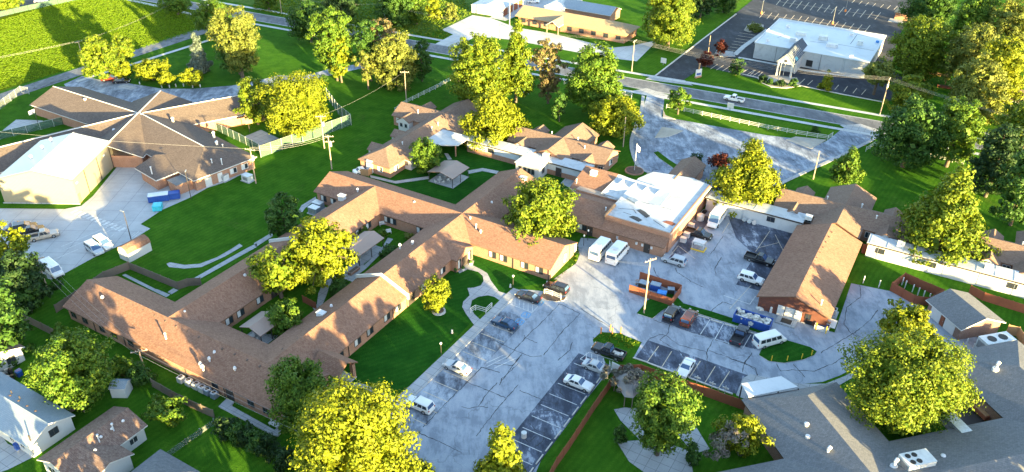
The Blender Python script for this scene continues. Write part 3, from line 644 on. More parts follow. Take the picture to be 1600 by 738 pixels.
for d in Z(480,380,4.92,(660,560),(768,480))+Z(400,500,4.92,(714,250)):
    b_, z_ = FM.on_a(*d, -75.38); MB().box(-75.4-O[0], -75.28-O[0], b_-.05-O[1], b_+.05-O[1], .05, 2.75).build('downpipe', 'trim_dark', B0)
for d in Z(80,400,4.92,(335,545),(565,655))+Z(240,540,4.92,(550,370),(250,200)):
    a, z_ = FM.on_b(*d, 59.38); MB().box(a-.05-O[0], a+.05-O[0], 59.28-O[1], 59.4-O[1], .05, 2.75).build('downpipe', 'trim_dark', B0)
for d in Z(680,340,4.92,(600,345),(872,440)):
    a, z_ = FM.on_b(*d, 113.58); MB().box(a-.05-O[0], a+.05-O[0], 113.48-O[1], 113.6-O[1], .05, 2.75).build('downpipe', 'trim_dark', B0)
# corner entrance gable between the two front wings
ea, eb = FM.ab(*Z(680,340,4.92,(190,330))[0], 1.2)
er = wing(B0, -80.6-O[0], -73.6-O[0], 106.3-O[1], 112.6-O[1], 'x', 2.85, 4.35, 'shingle_brown', 'brick', 'ng', .35, offs=.05)
for bb in (107.6, 111.2): pane_window(B0, (-73.95-O[0], bb-O[1], 1.5), (1, 0), 1.0, 1.9, 'split', 'trim_dark')
door(B0, (-73.95-O[0], 109.4-O[1], .05), (1, 0), 1.7, 2.2, 'trim_dark')
# entrance porch with brick piers
pa, pb = FM.ab(*Z(400,500,4.92,(625,330))[0], 3.6)
px0, py0 = -76.0-O[0], pb-O[1]
pr = wing(B0, px0-.5, px0+5.2, py0-2.4, py0+2.4, 'x', 2.9, 4.5, 'shingle_brown', None, 'ng', offs=.06, trim='trim_brown')
for s in (-1, 1): MB().box(px0+4.2, px0+4.8, py0+s*1.75-.32, py0+s*1.75+.32, 0, 2.75).build('pier', 'brick', B0)
door(B0, (-75.38-O[0], pb-O[1], .05), (1, 0), 1.8, 2.2)
MB().box(px0, px0+5.0, py0-2.0, py0+2.0, .0, .07).build('porch_floor', 'concrete', B0)
# vents
vents_px(B0, FM, O, Z(80,400,4.92,(320,235),(400,270),(475,305),(548,340),(632,380),(710,418),(797,460),(880,502),(962,542),(1050,580),(1137,625))+Z(240,540,4.92,(530,25),(625,68),(720,112),(818,160),(915,205)), 'low', 4.85)
vents_px(B0, FM, O, Z(240,400,4.92,(332,358),(440,288),(545,220),(652,155),(722,78))+Z(400,500,4.92,(205,225),(320,145),(410,75),(480,18))+Z(480,250,4.92,(335,335),(440,268),(268,383),(655,258),(870,320),(975,357),(1090,397),(275,130),(390,168)), 'low', 4.85, .24)
vents_px(B0, FM, O, Z(80,400,4.92,(398,333),(1030,448))+Z(240,400,4.92,(705,165))+Z(480,250,4.92,(825,340),(388,240),(712,668),(810,645)), 'turbine', 4.3)
vents_px(B0, FM, O, Z(240,540,4.92,(472,68),(430,115),(362,155),(380,178),(627,190))+Z(480,380,4.92,(187,497))+Z(680,250,4.92,(350,562),(435,340)), 'turbine', 4.0, .24)
vents_px(B0, FM, O, Z(680,250,4.92,(315,520),(270,465))+Z(80,400,4.92,(880,625)), 'pipe', 4.6)
vents_px(B0, FM, O, Z(480,380,4.92,(110,560))+Z(480,250,4.92,(268,295))+Z(680,250,4.92,(675,155)), 'box', 4.0)

# ---------------------------------------------------------------- long red workshop
O = (-15.2, 139); B1 = thing('workshop', 'long brown roofed brick workshop with shade darkened end wall and loading equipment', 'building', FM.w(*O), YM)
wing(B1, -6.4, 6.5, -14.0, 15.3, 'y', 2.8, 5.2, 'shingle_brown', 'brick_red_shaded', 'gg', .45, trim='trim_brown')
for k, (x, y) in enumerate(Z(1140,300,4.92,(790,310),(768,347),(743,387),(722,428),(697,467),(673,508),(647,550),(625,593),(598,637),(575,682),(545,727))):
    vents_px(B1, FM, O, [(x, y)], 'low', 5.05, .2)
vents_px(B1, FM, O, Z(1140,440,4.92,(705,170)), 'pipe', 3.9)
a, z_ = FM.on_b(*Z(1140,440,4.92,(465,220))[0], 125.45)
door(B1, (a-O[0], 125.45-O[1], .05), (0, -1), 1.6, 2.2, 'frame_white')
for s in (-1, 1): MB().box(a-O[0]+s*1.5-.6, a-O[0]+s*1.5+.6, 125.2-O[1], 125.3-O[1], .05, 2.3).build('door_leaf', 'frame_white', B1)
MB().box(a-O[0]-1.7, a-O[0]+1.7, 122.8-O[1], 125.2-O[1], .0, .35).build('step', 'concrete', B1)
MB().box(a-O[0]-.9, a-O[0]+.9, 123.2-O[1], 124.6-O[1], .35, .37).build('mat', 'black', B1)
windows_px(B1, FM, O, 'b', 125.45, (0, -1), Z(1140,440,4.92,(605,270)), .8, 1.0, 'glass')

# ---------------------------------------------------------------- kitchen block with white membrane roof
O = (-52, 145); B2 = thing('kitchen_block', 'brick kitchen block with patched white flat roof and brown lean-to front', 'building', FM.w(*O), YM)
x = lambda a: a-O[0]
y = lambda b: b-O[1]
mb = MB(); mb.prism([(x(-56), y(134.55)), (x(-41.9), y(134.55)), (x(-41.9), y(157.8)), (x(-56), y(157.8))], 0, 4.2); mb.build('wall', 'brick', B2)
mb = MB(); mb.prism([(x(-56.1), y(134.57)), (x(-41.72), y(134.57)), (x(-41.3), y(158.4)), (x(-46.2), y(159.8)), (x(-54.9), y(158.0)), (x(-56.6), y(153.3))], 4.2, 4.5); mb.build('roof', 'white_roof', B2)
mb = MB(); mb.prism([(x(-66.8), y(142.9)), (x(-56.3), y(142.9)), (x(-56.3), y(153.0)), (x(-66.8), y(153.0))], 0, 3.6); mb.build('wall', 'brick', B2)
# lean-to
def slope_slab(root, p, th, mats, name='roof'):
    n = len(p); mb = MB(); mb.add(p, [tuple(range(n))], 0)
    lo = [(a_, b_, c_-th) for a_, b_, c_ in p]
    mb.add(list(p)+lo, [(i, n+i, n+(i+1) % n, (i+1) % n) for i in range(n)], 1); mb.add(lo, [tuple(range(n))[::-1]], 1)
    return mb.build(name, mats, root)
slope_slab(B2, [(x(-66.9), y(131.8), 2.6), (x(-55.8), y(131.8), 2.6), (x(-55.8), y(138.5), 4.6), (x(-66.9), y(138.5), 4.6)], .2, ['shingle_brown', 'trim_brown'])
slope_slab(B2, [(x(-55.8), y(131.8), 2.6), (x(-41.8), y(131.8), 2.6), (x(-41.8), y(134.5), 3.7), (x(-55.8), y(134.5), 3.7)], .2, ['shingle_brown', 'trim_brown'])
slope_slab(B2, [(x(-55.8), y(143.1), 3.1), (x(-66.9), y(143.1), 3.1), (x(-66.9), y(138.52), 4.6), (x(-55.8), y(138.52), 4.6)][::-1][::-1], .2, ['shingle_brown', 'trim_brown'])
mb = MB(); mb.box(x(-66.3), x(-42.2), y(132.3), y(142.8), 0, 2.65); mb.build('wall', 'brick', B2)
mb = MB(); mb.add([(x(-66.3), y(132.3), 2.6), (x(-66.3), y(142.9), 2.6), (x(-66.3), y(138.5), 4.4)], [(0, 2, 1), (0, 1, 2)]); mb.build('gable', 'brick', B2)
mb = MB(); mb.box(x(-55.9), x(-41.8), y(134.3), y(134.6), 3.2, 4.72); mb.box(x(-41.98), x(-41.7), y(134.6), y(158.2), 4.45, 4.68); mb.build('parapet', 'brick', B2)
mb = MB(); mb.add([(x(-55.85), y(133.9), 4.4), (x(-55.85), y(139.4), 4.4), (x(-55.85), y(138.6), 5.3), (x(-55.85), y(134.3), 4.95), (x(-55.6), y(133.9), 4.4), (x(-55.6), y(139.4), 4.4), (x(-55.6), y(138.6), 5.3), (x(-55.6), y(134.3), 4.95)], [(0,1,2,3)[::-1],(4,5,6,7),(3,2,6,7),(1,5,6,2),(0,3,7,4)]); mb.build('gable_screen', 'wood_tan', B2)
# shingled half hip and sawtooth roof behind
slope_slab(B2, [(x(-68.6), y(143.2), 3.2), (x(-61.4), y(143.2), 3.2), (x(-60.4), y(151.2), 5.4), (x(-68.6), y(151.2), 5.4)], .2, ['shingle_brown', 'trim_white'])
mb = MB(); mb.box(x(-68.2), x(-60.6), y(143.6), y(152.8), 0, 3.1); mb.add([(x(-61.3), y(143.4), 3.0), (x(-60.5), y(151.2), 3.0), (x(-60.5), y(151.2), 5.35)], [(0,1,2),(2,1,0)]); mb.add([(x(-68.4), y(143.4), 3.0), (x(-68.4), y(151.2), 3.0), (x(-68.4), y(151.2), 5.35)], [(0,1,2),(2,1,0)]); mb.add([(x(-68.4), y(151.2), 0), (x(-60.5), y(151.2), 0), (x(-60.5), y(151.2), 5.35), (x(-68.4), y(151.2), 5.35)], [(3,2,1,0),(0,1,2,3)]); mb.build('wall', 'siding', B2)
slope_slab(B2, [(x(-61.2), y(143.6), 3.9), (x(-55.6), y(143.6), 3.95), (x(-55.2), y(151.8), 4.52), (x(-60.3), y(151.3), 5.3)], .2, ['white_roof', 'siding'])
slope_slab(B2, [(x(-60.2), y(143.0), 3.5), (x(-47.5), y(143.4), 4.72), (x(-47.5), y(149.8), 5.25), (x(-60.2), y(151.0), 5.3)], .25, ['white_roof', 'siding'], 'sawtooth_roof')
for k in range(4):
    cx = x(-58.4+k*2.9); cy = y(149.2-.12*k); z0 = 5.02
    mb = MB(); mb.add([(cx-.8, cy-1.3, z0-.25), (cx+.8, cy-1.3, z0-.25), (cx, cy+.9, z0+.1), (cx, cy-.9, z0+.75)], [(0,1,3),(1,2,3),(2,0,3)]); mb.build('roof_cricket', 'white_roof', B2)
for k, (p, q) in enumerate((((620,405),(655,425)), ((700,490),(740,530)), ((640,540),(680,560)), ((900,578),(940,590)))):
    a, b = FM.ab(*Z(860,230,4.92,p)[0], 4.55); c, d = FM.ab(*Z(860,230,4.92,q)[0], 4.55)
    mb = MB(); zt = 5.45 if k == 0 else 4.56
    mb.prism([(x(a)-.9, y(b)-.3), (x(c)+.2, y(d)-.7), (x(c)+.6, y(d)+.3), (x((a+c)/2), y((b+d)/2)+.75), (x(a)-.4, y(b)+.5)], 4.49, zt if k else 4.9)
    mb.build('roof_unit' if k == 0 else 'roof_patch', 'equip_blue' if k == 0 else ('trim_dark' if k < 3 else 'wood_red'), B2)
for p, q_ in (((520,470),(640,480)), ((640,480),(660,510)), ((560,500),(620,520)), ((720,540),(770,520)), ((790,560),(880,620)), ((700,420),(850,460)), ((850,460),(930,480)), ((400,355),(540,410)), ((760,610),(860,640))):
    a, b = FM.ab(*Z(860,230,4.92,p)[0], 4.52); c, d = FM.ab(*Z(860,230,4.92,q_)[0], 4.52)
    MB().obox((x((a+c)/2), y((b+d)/2)), (c-a, d-b), math.hypot(c-a, d-b), .12, 4.5, 4.515).build('roof_seam', 'trim_dark', B2)
vents_px(B2, FM, O, Z(860,230,4.92,(333,210)), 'box', 4.9)
vents_px(B2, FM, O, Z(860,230,4.92,(200,270),(425,490)), 'pipe', 4.0)
a, z_ = FM.on_b(*Z(960,300,4.92,(250,425))[0], 132.3); door(B2, (x(a), y(132.3), .03), (0, -1), 1.3, 2.1)
a, z_ = FM.on_b(*Z(860,230,4.92,(305,632))[0], 132.3); door(B2, (x(a), y(132.3), .03), (0, -1), 1.2, 2.1)
windows_px(B2, FM, O, 'b', 132.3, (0, -1), Z(860,230,4.92,(245,612),(165,585)), 2.0, 1.3, 'split')
for p in Z(960,300,4.92,(170,402),(215,412),(285,437),(22,355)):
    a, z_ = FM.on_b(*p, 132.28); MB().box(x(a)-.2, x(a)+.2, y(132.1), y(132.28), 1.3, 1.85).build('wall_box', 'vent_white', B2)
MB().box(x(-41.9), x(-41.2), y(139.0), y(140.6), 1.9, 2.05).build('awning', 'wood_tan', B2)
# wing towards the drive with its own gable
wing(B2, x(-52.6), x(-46.6), y(157.0), y(170.5), 'y', 3.0, 4.6, 'shingle_cottage', 'brick', 'ng', .4, offs=.0)

# ---------------------------------------------------------------- long white covered corridor, in two stretches
def corridor(a0, a1, b, label, brick, px_windows, width=3.4, skew=0.0):
    O = (a0, b); r = thing('corridor', label, 'corridor', FM.w(*O), YM+skew)
    L_ = a1-a0
    MB().box(0, L_, 0, width, 0, 3.0).build('wall', 'corridor_white', r)
    if brick: MB().box(-.02, L_+.02, -.04, width+.04, 0, 1.25).build('brick_base', 'brick', r)
    mb = MB(); mb.box(-.3, L_+.3, -.35, width+.35, 3.0, 3.28); mb.build('roof', ['white_roof'], r)
    MB().box(-.3, L_+.3, -.42, -.35, 2.93, 3.2).build('gutter', 'trim_dark', r)
    for k in range(int(L_/6)):
        MB().box(2+k*6, 2.06+k*6, -.05, -.01, 0 if not brick else 1.25, 2.95).build('seam', 'galv', r)
    for xw, yw in px_windows:
        a, z = FM.on_b(xw, yw, b); pane_window(r, (a-a0, -.0, 1.95), (0, -1), 1.5, .95, 'glass', 'trim_dark')
    n = int(L_/3.0)
    for k in range(n):
        MB().box(k*L_/n+.2, k*L_/n+.26, -.3, width+.3, 3.28, 3.32).build('roof_seam', 'corridor_white', r)
    for k in range(max(2, int(L_/16))):
        xx = 5+k*15.5; MB().box(xx, xx+1.3, width*.35, width*.35+1.1, 3.28, 4.1).box(xx-.06, xx+1.36, width*.35-.06, width*.35+1.16, 4.1, 4.16).build('roof_unit', 'equip', r)
    return r
c1 = corridor(-101.5, -68.9, 152.4, 'white walled corridor on a brick base between the cottages and the courtyard lawn', True, Z(740,170,4.92,(133,325),(375,388)))
a, z = FM.on_b(*Z(740,170,4.92,(655,463))[0], 152.4); door(c1, (a+101.5, -.04, .1), (0, -1), 1.5, 2.2)
corridor(-41.2, -21.0, 155.3, 'white corridor along the far side of the service yard behind the minibus', False, Z(1140,300,4.92,(312,235)))
corridor(-7.6, 40, 154.2, 'long white corridor along the lawn in front of the eastern cottages', False, Z(1360,300,4.92,(75,455),(470,558),(1095,715)), 3.4, R_(.6))
O = (-85.2, 148.3); r = thing('pavilion_hut', 'small white hut with twin windows against the corridor', 'hut', FM.w(*O), YM)
MB().box(0, 6.2, 0, 4.2, 0, 3.0).build('wall', 'siding', r); MB().box(-.25, 6.45, -.25, 4.4, 3.0, 3.2).build('roof', 'white_roof', r)
for xx in (1.2, 2.5, 3.6, 4.6): pane_window(r, (xx, 0, 1.7), (0, -1), .75, 1.3, 'glass', 'steel', mull=False)
pane_window(r, (6.2, 2.0, 1.7), (1, 0), 1.1, 1.3, 'glass', 'steel')
# entrance canopy of the first cottage (white flat roof)
a, b = FM.ab(*Z(540,140,4.92,(720,370))[0], 3.2)
O = (a, b); r = thing('entrance_canopy', 'white flat entrance canopy joining the western cottage to the corridor', 'canopy', FM.w(*O), YM)
MB().prism([(-6, -3.2), (2.0, -4.2), (6.6, -1.5), (6.6, 4.2), (-2, 4.2)], 3.15, 3.42).build('roof', 'white_roof', r)
for p in ((-4.6, -2.6), (1.6, -3.4), (5.6, -1.2)): MB().box(p[0]-.12, p[0]+.12, p[1]-.12, p[1]+.12, 0, 3.15).build('post', 'brick', r)
MB().box(-5.2, -1.6, -2.6, 3.8, 0, 3.13).build('wall', 'siding', r); MB().box(3.2, 5.0, .8, 2.4, 3.42, 4.3).build('roof_unit', 'equip', r)

# ---------------------------------------------------------------- cross shaped cottages
def cottage(label, ca, cb, half_a, s, n, roof='shingle_cottage', bumps=((-1, -1), (1, -1), (-1, 1), (1, 1)), hh=4.7, vent=True):
    O = (ca, cb); r = thing('cottage', label, 'cottage', FM.w(*O), YM)
    wing(r, -half_a, half_a, -hh, hh, 'x', 2.8, 5.0, roof, 'brick', 'gg' if half_a < 12 else 'gg', .4)
    wing(r, -hh-.2, hh+.2, -s, n, 'y', 2.8, 5.0, roof, 'brick', 'gg', .4, offs=.02)
    for sx, sy in bumps:
        cx = sx*half_a*.68
        y0, y1 = (-hh-1.7, -hh+3.2) if sy < 0 else (hh-3.2, hh+1.7)
        wing(r, cx-2.0, cx+2.0, y0, y1, 'y', 2.75, 3.95, roof, 'siding', 'gn' if sy < 0 else 'ng', .3, offs=.01)
        yy = -hh-1.4 if sy < 0 else hh+1.4
        for dx in (-.75, .75): pane_window(r, (cx+dx, yy, 1.6), (0, -1 if sy < 0 else 1), .7, .9, 'glass', 'steel', mull=False)
        for dx in (-3.2, 3.2):
            if abs(cx+dx) < half_a-1: pane_window(r, (cx+dx, -hh+.4 if sy < 0 else hh-.4, 1.6), (0, -1 if sy < 0 else 1), 1.2, 1.2, 'glass', 'frame_white')
    for sx in (-1, 1):
        pane_window(r, (sx*(half_a-.4), 0, 1.7), (sx, 0), 1.6, 1.2, 'split', 'frame_white')
    if vent:
        for vx, vy in ((3, 2.0), (-4, 1.6), (6.5, -1.5)):
            MB().cyl((vx, vy, 3.6), (vx, vy, 4.9), .12, .12).dome((vx, vy, 4.9), .22, .2).build('roof_vent', 'vent_white', r)
    return r
cottage('tan roofed cross shaped cottage behind the small white hut', -80.2, 162.6, 13.2, 8.0, 10.6)
cottage('brown roofed cross shaped cottage standing off the end of the workshop', -14.4, 164.4, 13.6, 9.0, 10.8)
cottage('brown roofed cottage at the far end of the long white corridor', 22.5, 165.5, 13.2, 8.0, 10.0)
# the western cottage: long arm towards the pavilion lawn
O = (-113.2, 160.0); r = thing('cottage', 'long tan and brown roofed cottage beside the pavilion lawn and white fence', 'cottage', FM.w(*O), YM)
wing(r, -14.0, 12.5, -4.6, 4.6, 'x', 2.8, 5.0, 'shingle_cottage', 'brick', 'gg', .4)
wing(r, -4.7, 4.7, -29.4, 11.0, 'y', 2.8, 5.0, 'shingle_cottage', 'brick', 'hg', .4, offs=.02)
for cx, cy, ax in ((-9, -4.6, 'y'), (-9, 4.6, 'Y'), (9, 4.6, 'Y'), (-4.7, -13, 'x'), (-4.7, -22, 'x'), (4.7, -21.5, 'X')):
    if ax in 'yY': wing(r, cx-2, cx+2, cy-(1.7 if ax == 'y' else 3.2), cy+(3.2 if ax == 'y' else 1.7), 'y', 2.75, 3.95, 'shingle_cottage', 'siding', 'gn' if ax == 'y' else 'ng', .3, offs=.01)
    else: wing(r, cx-(1.7 if ax == 'x' else 3.2), cx+(3.2 if ax == 'x' else 1.7), cy-2, cy+2, 'x', 2.75, 3.95, 'shingle_cottage', 'siding', 'gn' if ax == 'x' else 'ng', .3, offs=.01)
    if ax == 'y': [pane_window(r, (cx+d, cy-1.4, 1.6), (0, -1), .7, .9, 'glass', 'steel', mull=False) for d in (-.75, .75)]
    if ax == 'X': pane_window(r, (cx+1.4, cy, 1.6), (1, 0), 1.2, .9, 'glass', 'steel'); pane_window(r, (cx, cy-1.7, 1.6), (0, -1), 1.0, 1.0, 'glass', 'steel')
for p, nn in (((4.3, -26.5, 1.6), (1, 0)), ((-4.3, -27, 1.6), (-1, 0)), ((1.5, -29.0, 1.6), (0, -1)), ((-12, -4.2, 1.6), (0, -1))): pane_window(r, p, nn, 1.3, 1.2, 'split', 'frame_white')
MB().box(-2.2, -.6, -29.4, -28.98, .1, 3.2).build('meter_cabinet', 'vent_white', r)
vents = MB()
for vx, vy in ((2.2, -9), (1.4, -20), (-7, -2.2), (2.0, -6)): MB().cyl((vx, vy, 3.6), (vx, vy, 4.9), .12, .12).dome((vx, vy, 4.9), .22, .2).build('roof_vent', 'vent_white', r)

# ---------------------------------------------------------------- pavilions (open sided)
def pavilion(label, corners, ridge_dir, ze=2.5, zr=3.4, roof='pavilion_roof', clutter=True):
    ps = [FM.ab(*c, ze) for c in corners]; a0 = min(p[0] for p in ps); a1 = max(p[0] for p in ps); b0 = min(p[1] for p in ps); b1 = max(p[1] for p in ps)
    O = ((a0+a1)/2, (b0+b1)/2); r = thing('pavilion', label, 'pavilion', FM.w(*O), YM); hx, hy = (a1-a0)/2, (b1-b0)/2
    wing(r, -hx, hx, -hy, hy, ridge_dir, ze, zr, roof, None, 'gg', th=.12, trim='trim_brown')
    MB().box(-hx+.1, hx-.1, -hy+.1, hy-.1, 0, .09).build('floor', 'concrete', r)
    for sx in (-1, 0, 1):
        for sy in (-1, 1):
            if ridge_dir == 'y': q = (sy*(hx-.25), sx*(hy-.25))
            else: q = (sx*(hx-.25), sy*(hy-.25))
            MB().box(q[0]-.06, q[0]+.06, q[1]-.06, q[1]+.06, .09, ze-.05).build('post', 'trim_dark', r)
    return r, O, hx, hy
PV = [pavilion('brown open pavilion on the lawn between the cottage and the corridor', Z(540,140,4.92,(635,630),(820,690),(945,605),(760,545)), 'y'),
      pavilion('brown open pavilion in the planted courtyard beside the bright tree', Z(480,250,4.92,(285,690),(385,738),(588,605),(440,548)), 'y'),
      pavilion('brown open pavilion at the narrow end of the courtyard beside a dark bush', Z(240,400,4.92,(660,545),(820,620),(890,570),(830,425)), 'y')]
def table_set(loc, rz, label, n=4, white=True):
    t = thing('patio_table', label, 'table', loc, rz, None); m_ = 'trim_white' if white else 'trim_dark'
    MB().cyl((0,0,.70), (0,0,.74), .55, .55, 12).build('tabletop', m_, t); MB().cyl((0,0,0), (0,0,.70), .06, .06, 6).cyl((0,0,0), (0,0,.05), .3, .25, 8).build('pedestal', m_, t)
def chair(loc, rz, label, group, m_='trim_white'):
    c = thing('patio_chair', label, 'chair', loc, rz, group)
    MB().box(-.24, .24, -.24, .24, .40, .45).build('seat', m_, c); MB().box(-.24, .24, .2, .25, .45, .9).build('backrest', m_, c)
    for sx in (-1, 1):
        for sy in (-1, 1): MB().box(sx*.21-.025, sx*.21+.025, sy*.21-.025, sy*.21+.025, 0, .4).build('leg', m_, c)
for (r, O, hx, hy), n, cn in zip(PV, (3, 2, 1), ('the lawn pavilion', 'the courtyard pavilion', 'the narrow-end pavilion')):
    for k in range(n):
        ta, tb = O[0]+random.uniform(-.4, .4)*hx, O[1]-hy*.7+k*hy*.65
        table_set(FM.w(ta, tb, .09), 0, ('white round patio table under ', 'dark round patio table under ', 'small white patio table deep under ')[k]+cn, white=(k != 1))
        for q in range(3):
            t = q*2.1+k; chair(FM.w(ta+math.cos(t)*.95, tb+math.sin(t)*.95, .09), YM+t-math.pi/2, 'white patio chair at a round table under '+cn, 'chairs under '+cn)

# ---------------------------------------------------------------- school of star shaped wings and metal gymnasium
S0 = (-94.5, 190.5); SCH = thing('school', 'low school of dark brown shingled wings meeting in a star, white ridge caps', 'school', (S0[0], S0[1], 0))
def swing(az, length, half, ze, zr, ends, offs, wallm='brick', start=0.0, off=(0, 0), cap='trim_white', label=None):
    """wing from the hub in direction az: built along x then turned about z by baking the rotation"""
    tmp = thing('wing_tmp', '', '', (0, 0, 0))
    wing(tmp, start, length, -half, half, 'x', ze, zr, 'shingle_school', wallm, ends, .6, trim='trim_white', offs=offs, cap=cap)
    M_ = Matrix.Translation((off[0], off[1], 0)) @ Matrix.Rotation(az, 4, 'Z')
    for ch in list(tmp.children):
        for sub in list(ch.children): sub.data.transform(M_)
        ch.data.transform(M_); ch.parent = SCH
    bpy.data.objects.remove(tmp)
swing(R_(90), 14.5, 8.0, 3.0, 6.0, 'ng', .0, start=-19.5)
swing(R_(-40.3), 38.0, 8.2, 3.0, 5.9, 'nh', .015)
swing(R_(31), 30.0, 7.2, 3.0, 5.6, 'ng', .03)
swing(R_(150), 35.0, 7.6, 3.0, 5.6, 'ng', .045)
swing(R_(221), 52.0, 7.6, 3.0, 5.7, 'ng', .06)
# low service porch, notch court and front canopy
def sxy(p, z): g = G(*p, z); return (float(g[0])-S0[0], float(g[1])-S0[1])
pc = [sxy(p, 2.9) for p in Z(200,200,4.92,(50,308),(215,405),(485,300),(390,220),(215,245))]
mb = MB(); mb.add([(*pc[0], 2.9), (*pc[1], 2.9), (*pc[2], 2.9), (*pc[3], 3.6), (*pc[4], 4.2)], [(0,1,4),(1,2,3,4)]); mb.add([(*pc[0], 2.9), (*pc[1], 2.9), (*pc[2], 2.9), (*pc[0], 2.65), (*pc[1], 2.65), (*pc[2], 2.65)], [(0,3,4,1),(1,4,5,2)], 1); mb.build('porch_roof', ['shingle_school', 'trim_white'], SCH)
pw = [sxy(p, 2.7) for p in Z(200,200,4.92,(95,320),(215,398),(300,360),(440,310),(390,240),(215,260))]
MB().prism(pw, 0, 2.7).build('wall', 'brick', SCH)
pq = [sxy(p, 2.9) for p in Z(0,180,4.92,(830,215),(850,305),(1070,315),(1040,270),(905,235))]
mb = MB(); mb.add([(*pq[0], 3.6), (*pq[1], 2.9), (*pq[2], 2.9), (*pq[3], 3.9), (*pq[4], 4.2)], [(0,1,2,3,4)]); mb.build('porch_roof', 'shingle_school', SCH)
MB().prism([sxy(p, 2.5) for p in Z(0,180,4.92,(880,322),(1065,322),(1060,290),(890,290))], 0, 2.6).build('wall', 'brick', SCH)
# dark screened utility court
MB().prism([sxy(p, 1.6) for p in Z(200,200,4.92,(165,235),(300,180),(305,200),(170,258))], 0, 1.6).build('screen_wall', 'trim_dark', SCH)
for p, z0 in list(zip(Z(0,0,2.9525,(658,538),(797,555),(558,567),(527,608),(394,467),(985,470),(1000,665),(985,622)), (5.2,4.8,4.4,4.2,5.0,5.0,4.6,4.6))):
    c = sxy(p, z0); MB().cyl((*c, z0-.8), (*c, z0+.5), .28, .28, 8).dome((*c, z0+.5), .42, .35).build('roof_vent', 'vent_white', SCH)
for p in Z(200,200,4.92,(645,265),(660,50),(685,122),(720,262),(730,150),(178,325),(600,182),(398,115)):
    c = sxy(p, 4.2); MB().cyl((*c, 3.2), (*c, 4.9), .12, .12, 6).cyl((*c, 4.9), (*c, 5.05), .2, .2, 6).build('roof_vent', 'vent_white', SCH)
for p in Z(200,200,4.92,(775,350),(845,320)):
    # pale doors on the front wall of the south east wing
    g = G(*p, 1.2); pass
ang = R_(-40.3); ca_, sa_ = math.cos(ang), math.sin(ang)
for yy, ww, kind in ((-4.5, 1.6, 'd'), (-1.5, 1.2, 'd'), (2.0, 1.6, 'w'), (5.0, 1.6, 'w')):
    p = (37.4*ca_-yy*sa_, 37.4*sa_+yy*ca_)
    if kind == 'd': door(SCH, (p[0], p[1], .05), (ca_, sa_), ww, 2.2, 'frame_white')
    else: pane_window(SCH, (p[0], p[1], 1.5), (ca_, sa_), ww, 1.2, 'split', 'frame_white')
for xx in (14, 19, 24, 29, 34):
    p = (xx*ca_+7.6*sa_, xx*sa_-7.6*ca_); pane_window(SCH, (p[0], p[1], 1.5), (sa_, -ca_), 1.6, 1.2, 'glass', 'frame_white')
# service sheds beside it
def flat_shed(name, label, cat, pts, h, wallm, roofm, z=None):
    P = [G2(p, h) for p in pts]; cx = sum(p[0] for p in P)/len(P); cy = sum(p[1] for p in P)/len(P)
    r = thing(name, label, cat, (cx, cy, 0)); Q = [(p[0]-cx, p[1]-cy) for p in P]
    MB().prism(Q, 0, h).build('wall', wallm, r)
    MB().prism([(q[0]*1.04, q[1]*1.04) for q in Q], h, h+.14).build('roof', roofm, r); return r
flat_shed('brick_shed', 'flat grey roofed brick shed standing between the school porch and the blue bins', 'shed', Z(200,200,4.92,(305,405),(375,445),(555,372),(500,330)), 2.4, 'brick', 'shingle_grey')

gm = thing('gymnasium', 'tall cream metal gymnasium with white ribbed gable roof', 'gymnasium', (-102.4, 163.6, 0))
wing(gm, -8.3, 8.3, -9.9, 9.6, 'y', 6.0, 8.1, 'metal_white', 'metal_wall', 'gg', .2, trim='wood_tan', cap='trim_white')
for yy in (-4.6, 1.6, 7.8): MB().box(8.1, 8.22, yy-.08, yy+.08, 0, 5.9).build('downpipe', 'trim_dark', gm)
MB().box(-8.4, 8.4, -9.9, -9.78, 0, .25).build('plinth', 'concrete', gm)
for yy in (-8.4, 5.0): MB().box(8.1, 8.25, yy-.3, yy+.3, 4.4, 4.8).build('wall_lamp', 'vent_white', gm)
door(gm, (8.1, -8.9, .05), (1, 0), 1.0, 2.1, 'wood_tan')
for yy in (-2, 3, 7): MB().cyl((-4.2, yy, 6.8), (-4.2, yy, 7.6), .2, .2).dome((-4.2, yy, 7.6), .36, .35).build('roof_vent', 'vent_white', gm)
g0 = G2((124, 322)); sheet('verge', Z(0,180,4.92,(-150,712),(500,722),(640,682),(905,385),(860,385),(600,680),(-150,675)), .03, 'grass')

# ---------------------------------------------------------------- grey roofed building in the corner
O = FG.ab(1330, 690, 4); GB = thing('grey_building', 'large grey shingled building with wings round a small tree court', 'building', FG.w(*O), YG)
def gr(p, z): q = FG.ab(*p, z); return (q[0]-O[0], q[1]-O[1])
e1 = gr((1156, 620.7), 3); e2 = gr((1308.4, 599.8), 3); e3 = gr((1388, 690.2), 3); e4 = gr((1491.3, 672.6), 3); e5 = gr((1572.6, 657.3), 3); e6 = gr((1501.4, 593), 3)
wing(GB, e1[0], e2[0]+.1, -45, e2[1]+.4, 'y', 3.0, 5.6, 'shingle_grey', 'brick_dark', 'gh', .5, trim='trim_dark', hin=4.0)
wing(GB, 26-O[0], 66-O[0], 51.0-O[1], 67.6-O[1], 'x', 3.0, 5.35, 'shingle_grey', 'brick_dark', 'gn', .5, trim='trim_dark', offs=.015)
wing(GB, (e1[0]+e2[0])/2, 70, e3[1]-16.6, e3[1], 'x', 3.0, 5.4, 'shingle_grey', 'brick_dark', 'ng', .5, trim='trim_dark', offs=.03)
wing(GB, e5[0]-.1, e5[0]+16, e3[1]-10, e6[1]+6.0, 'y', 3.0, 5.6, 'shingle_grey', 'brick_dark', 'gh', .5, trim='trim_dark', offs=.05)
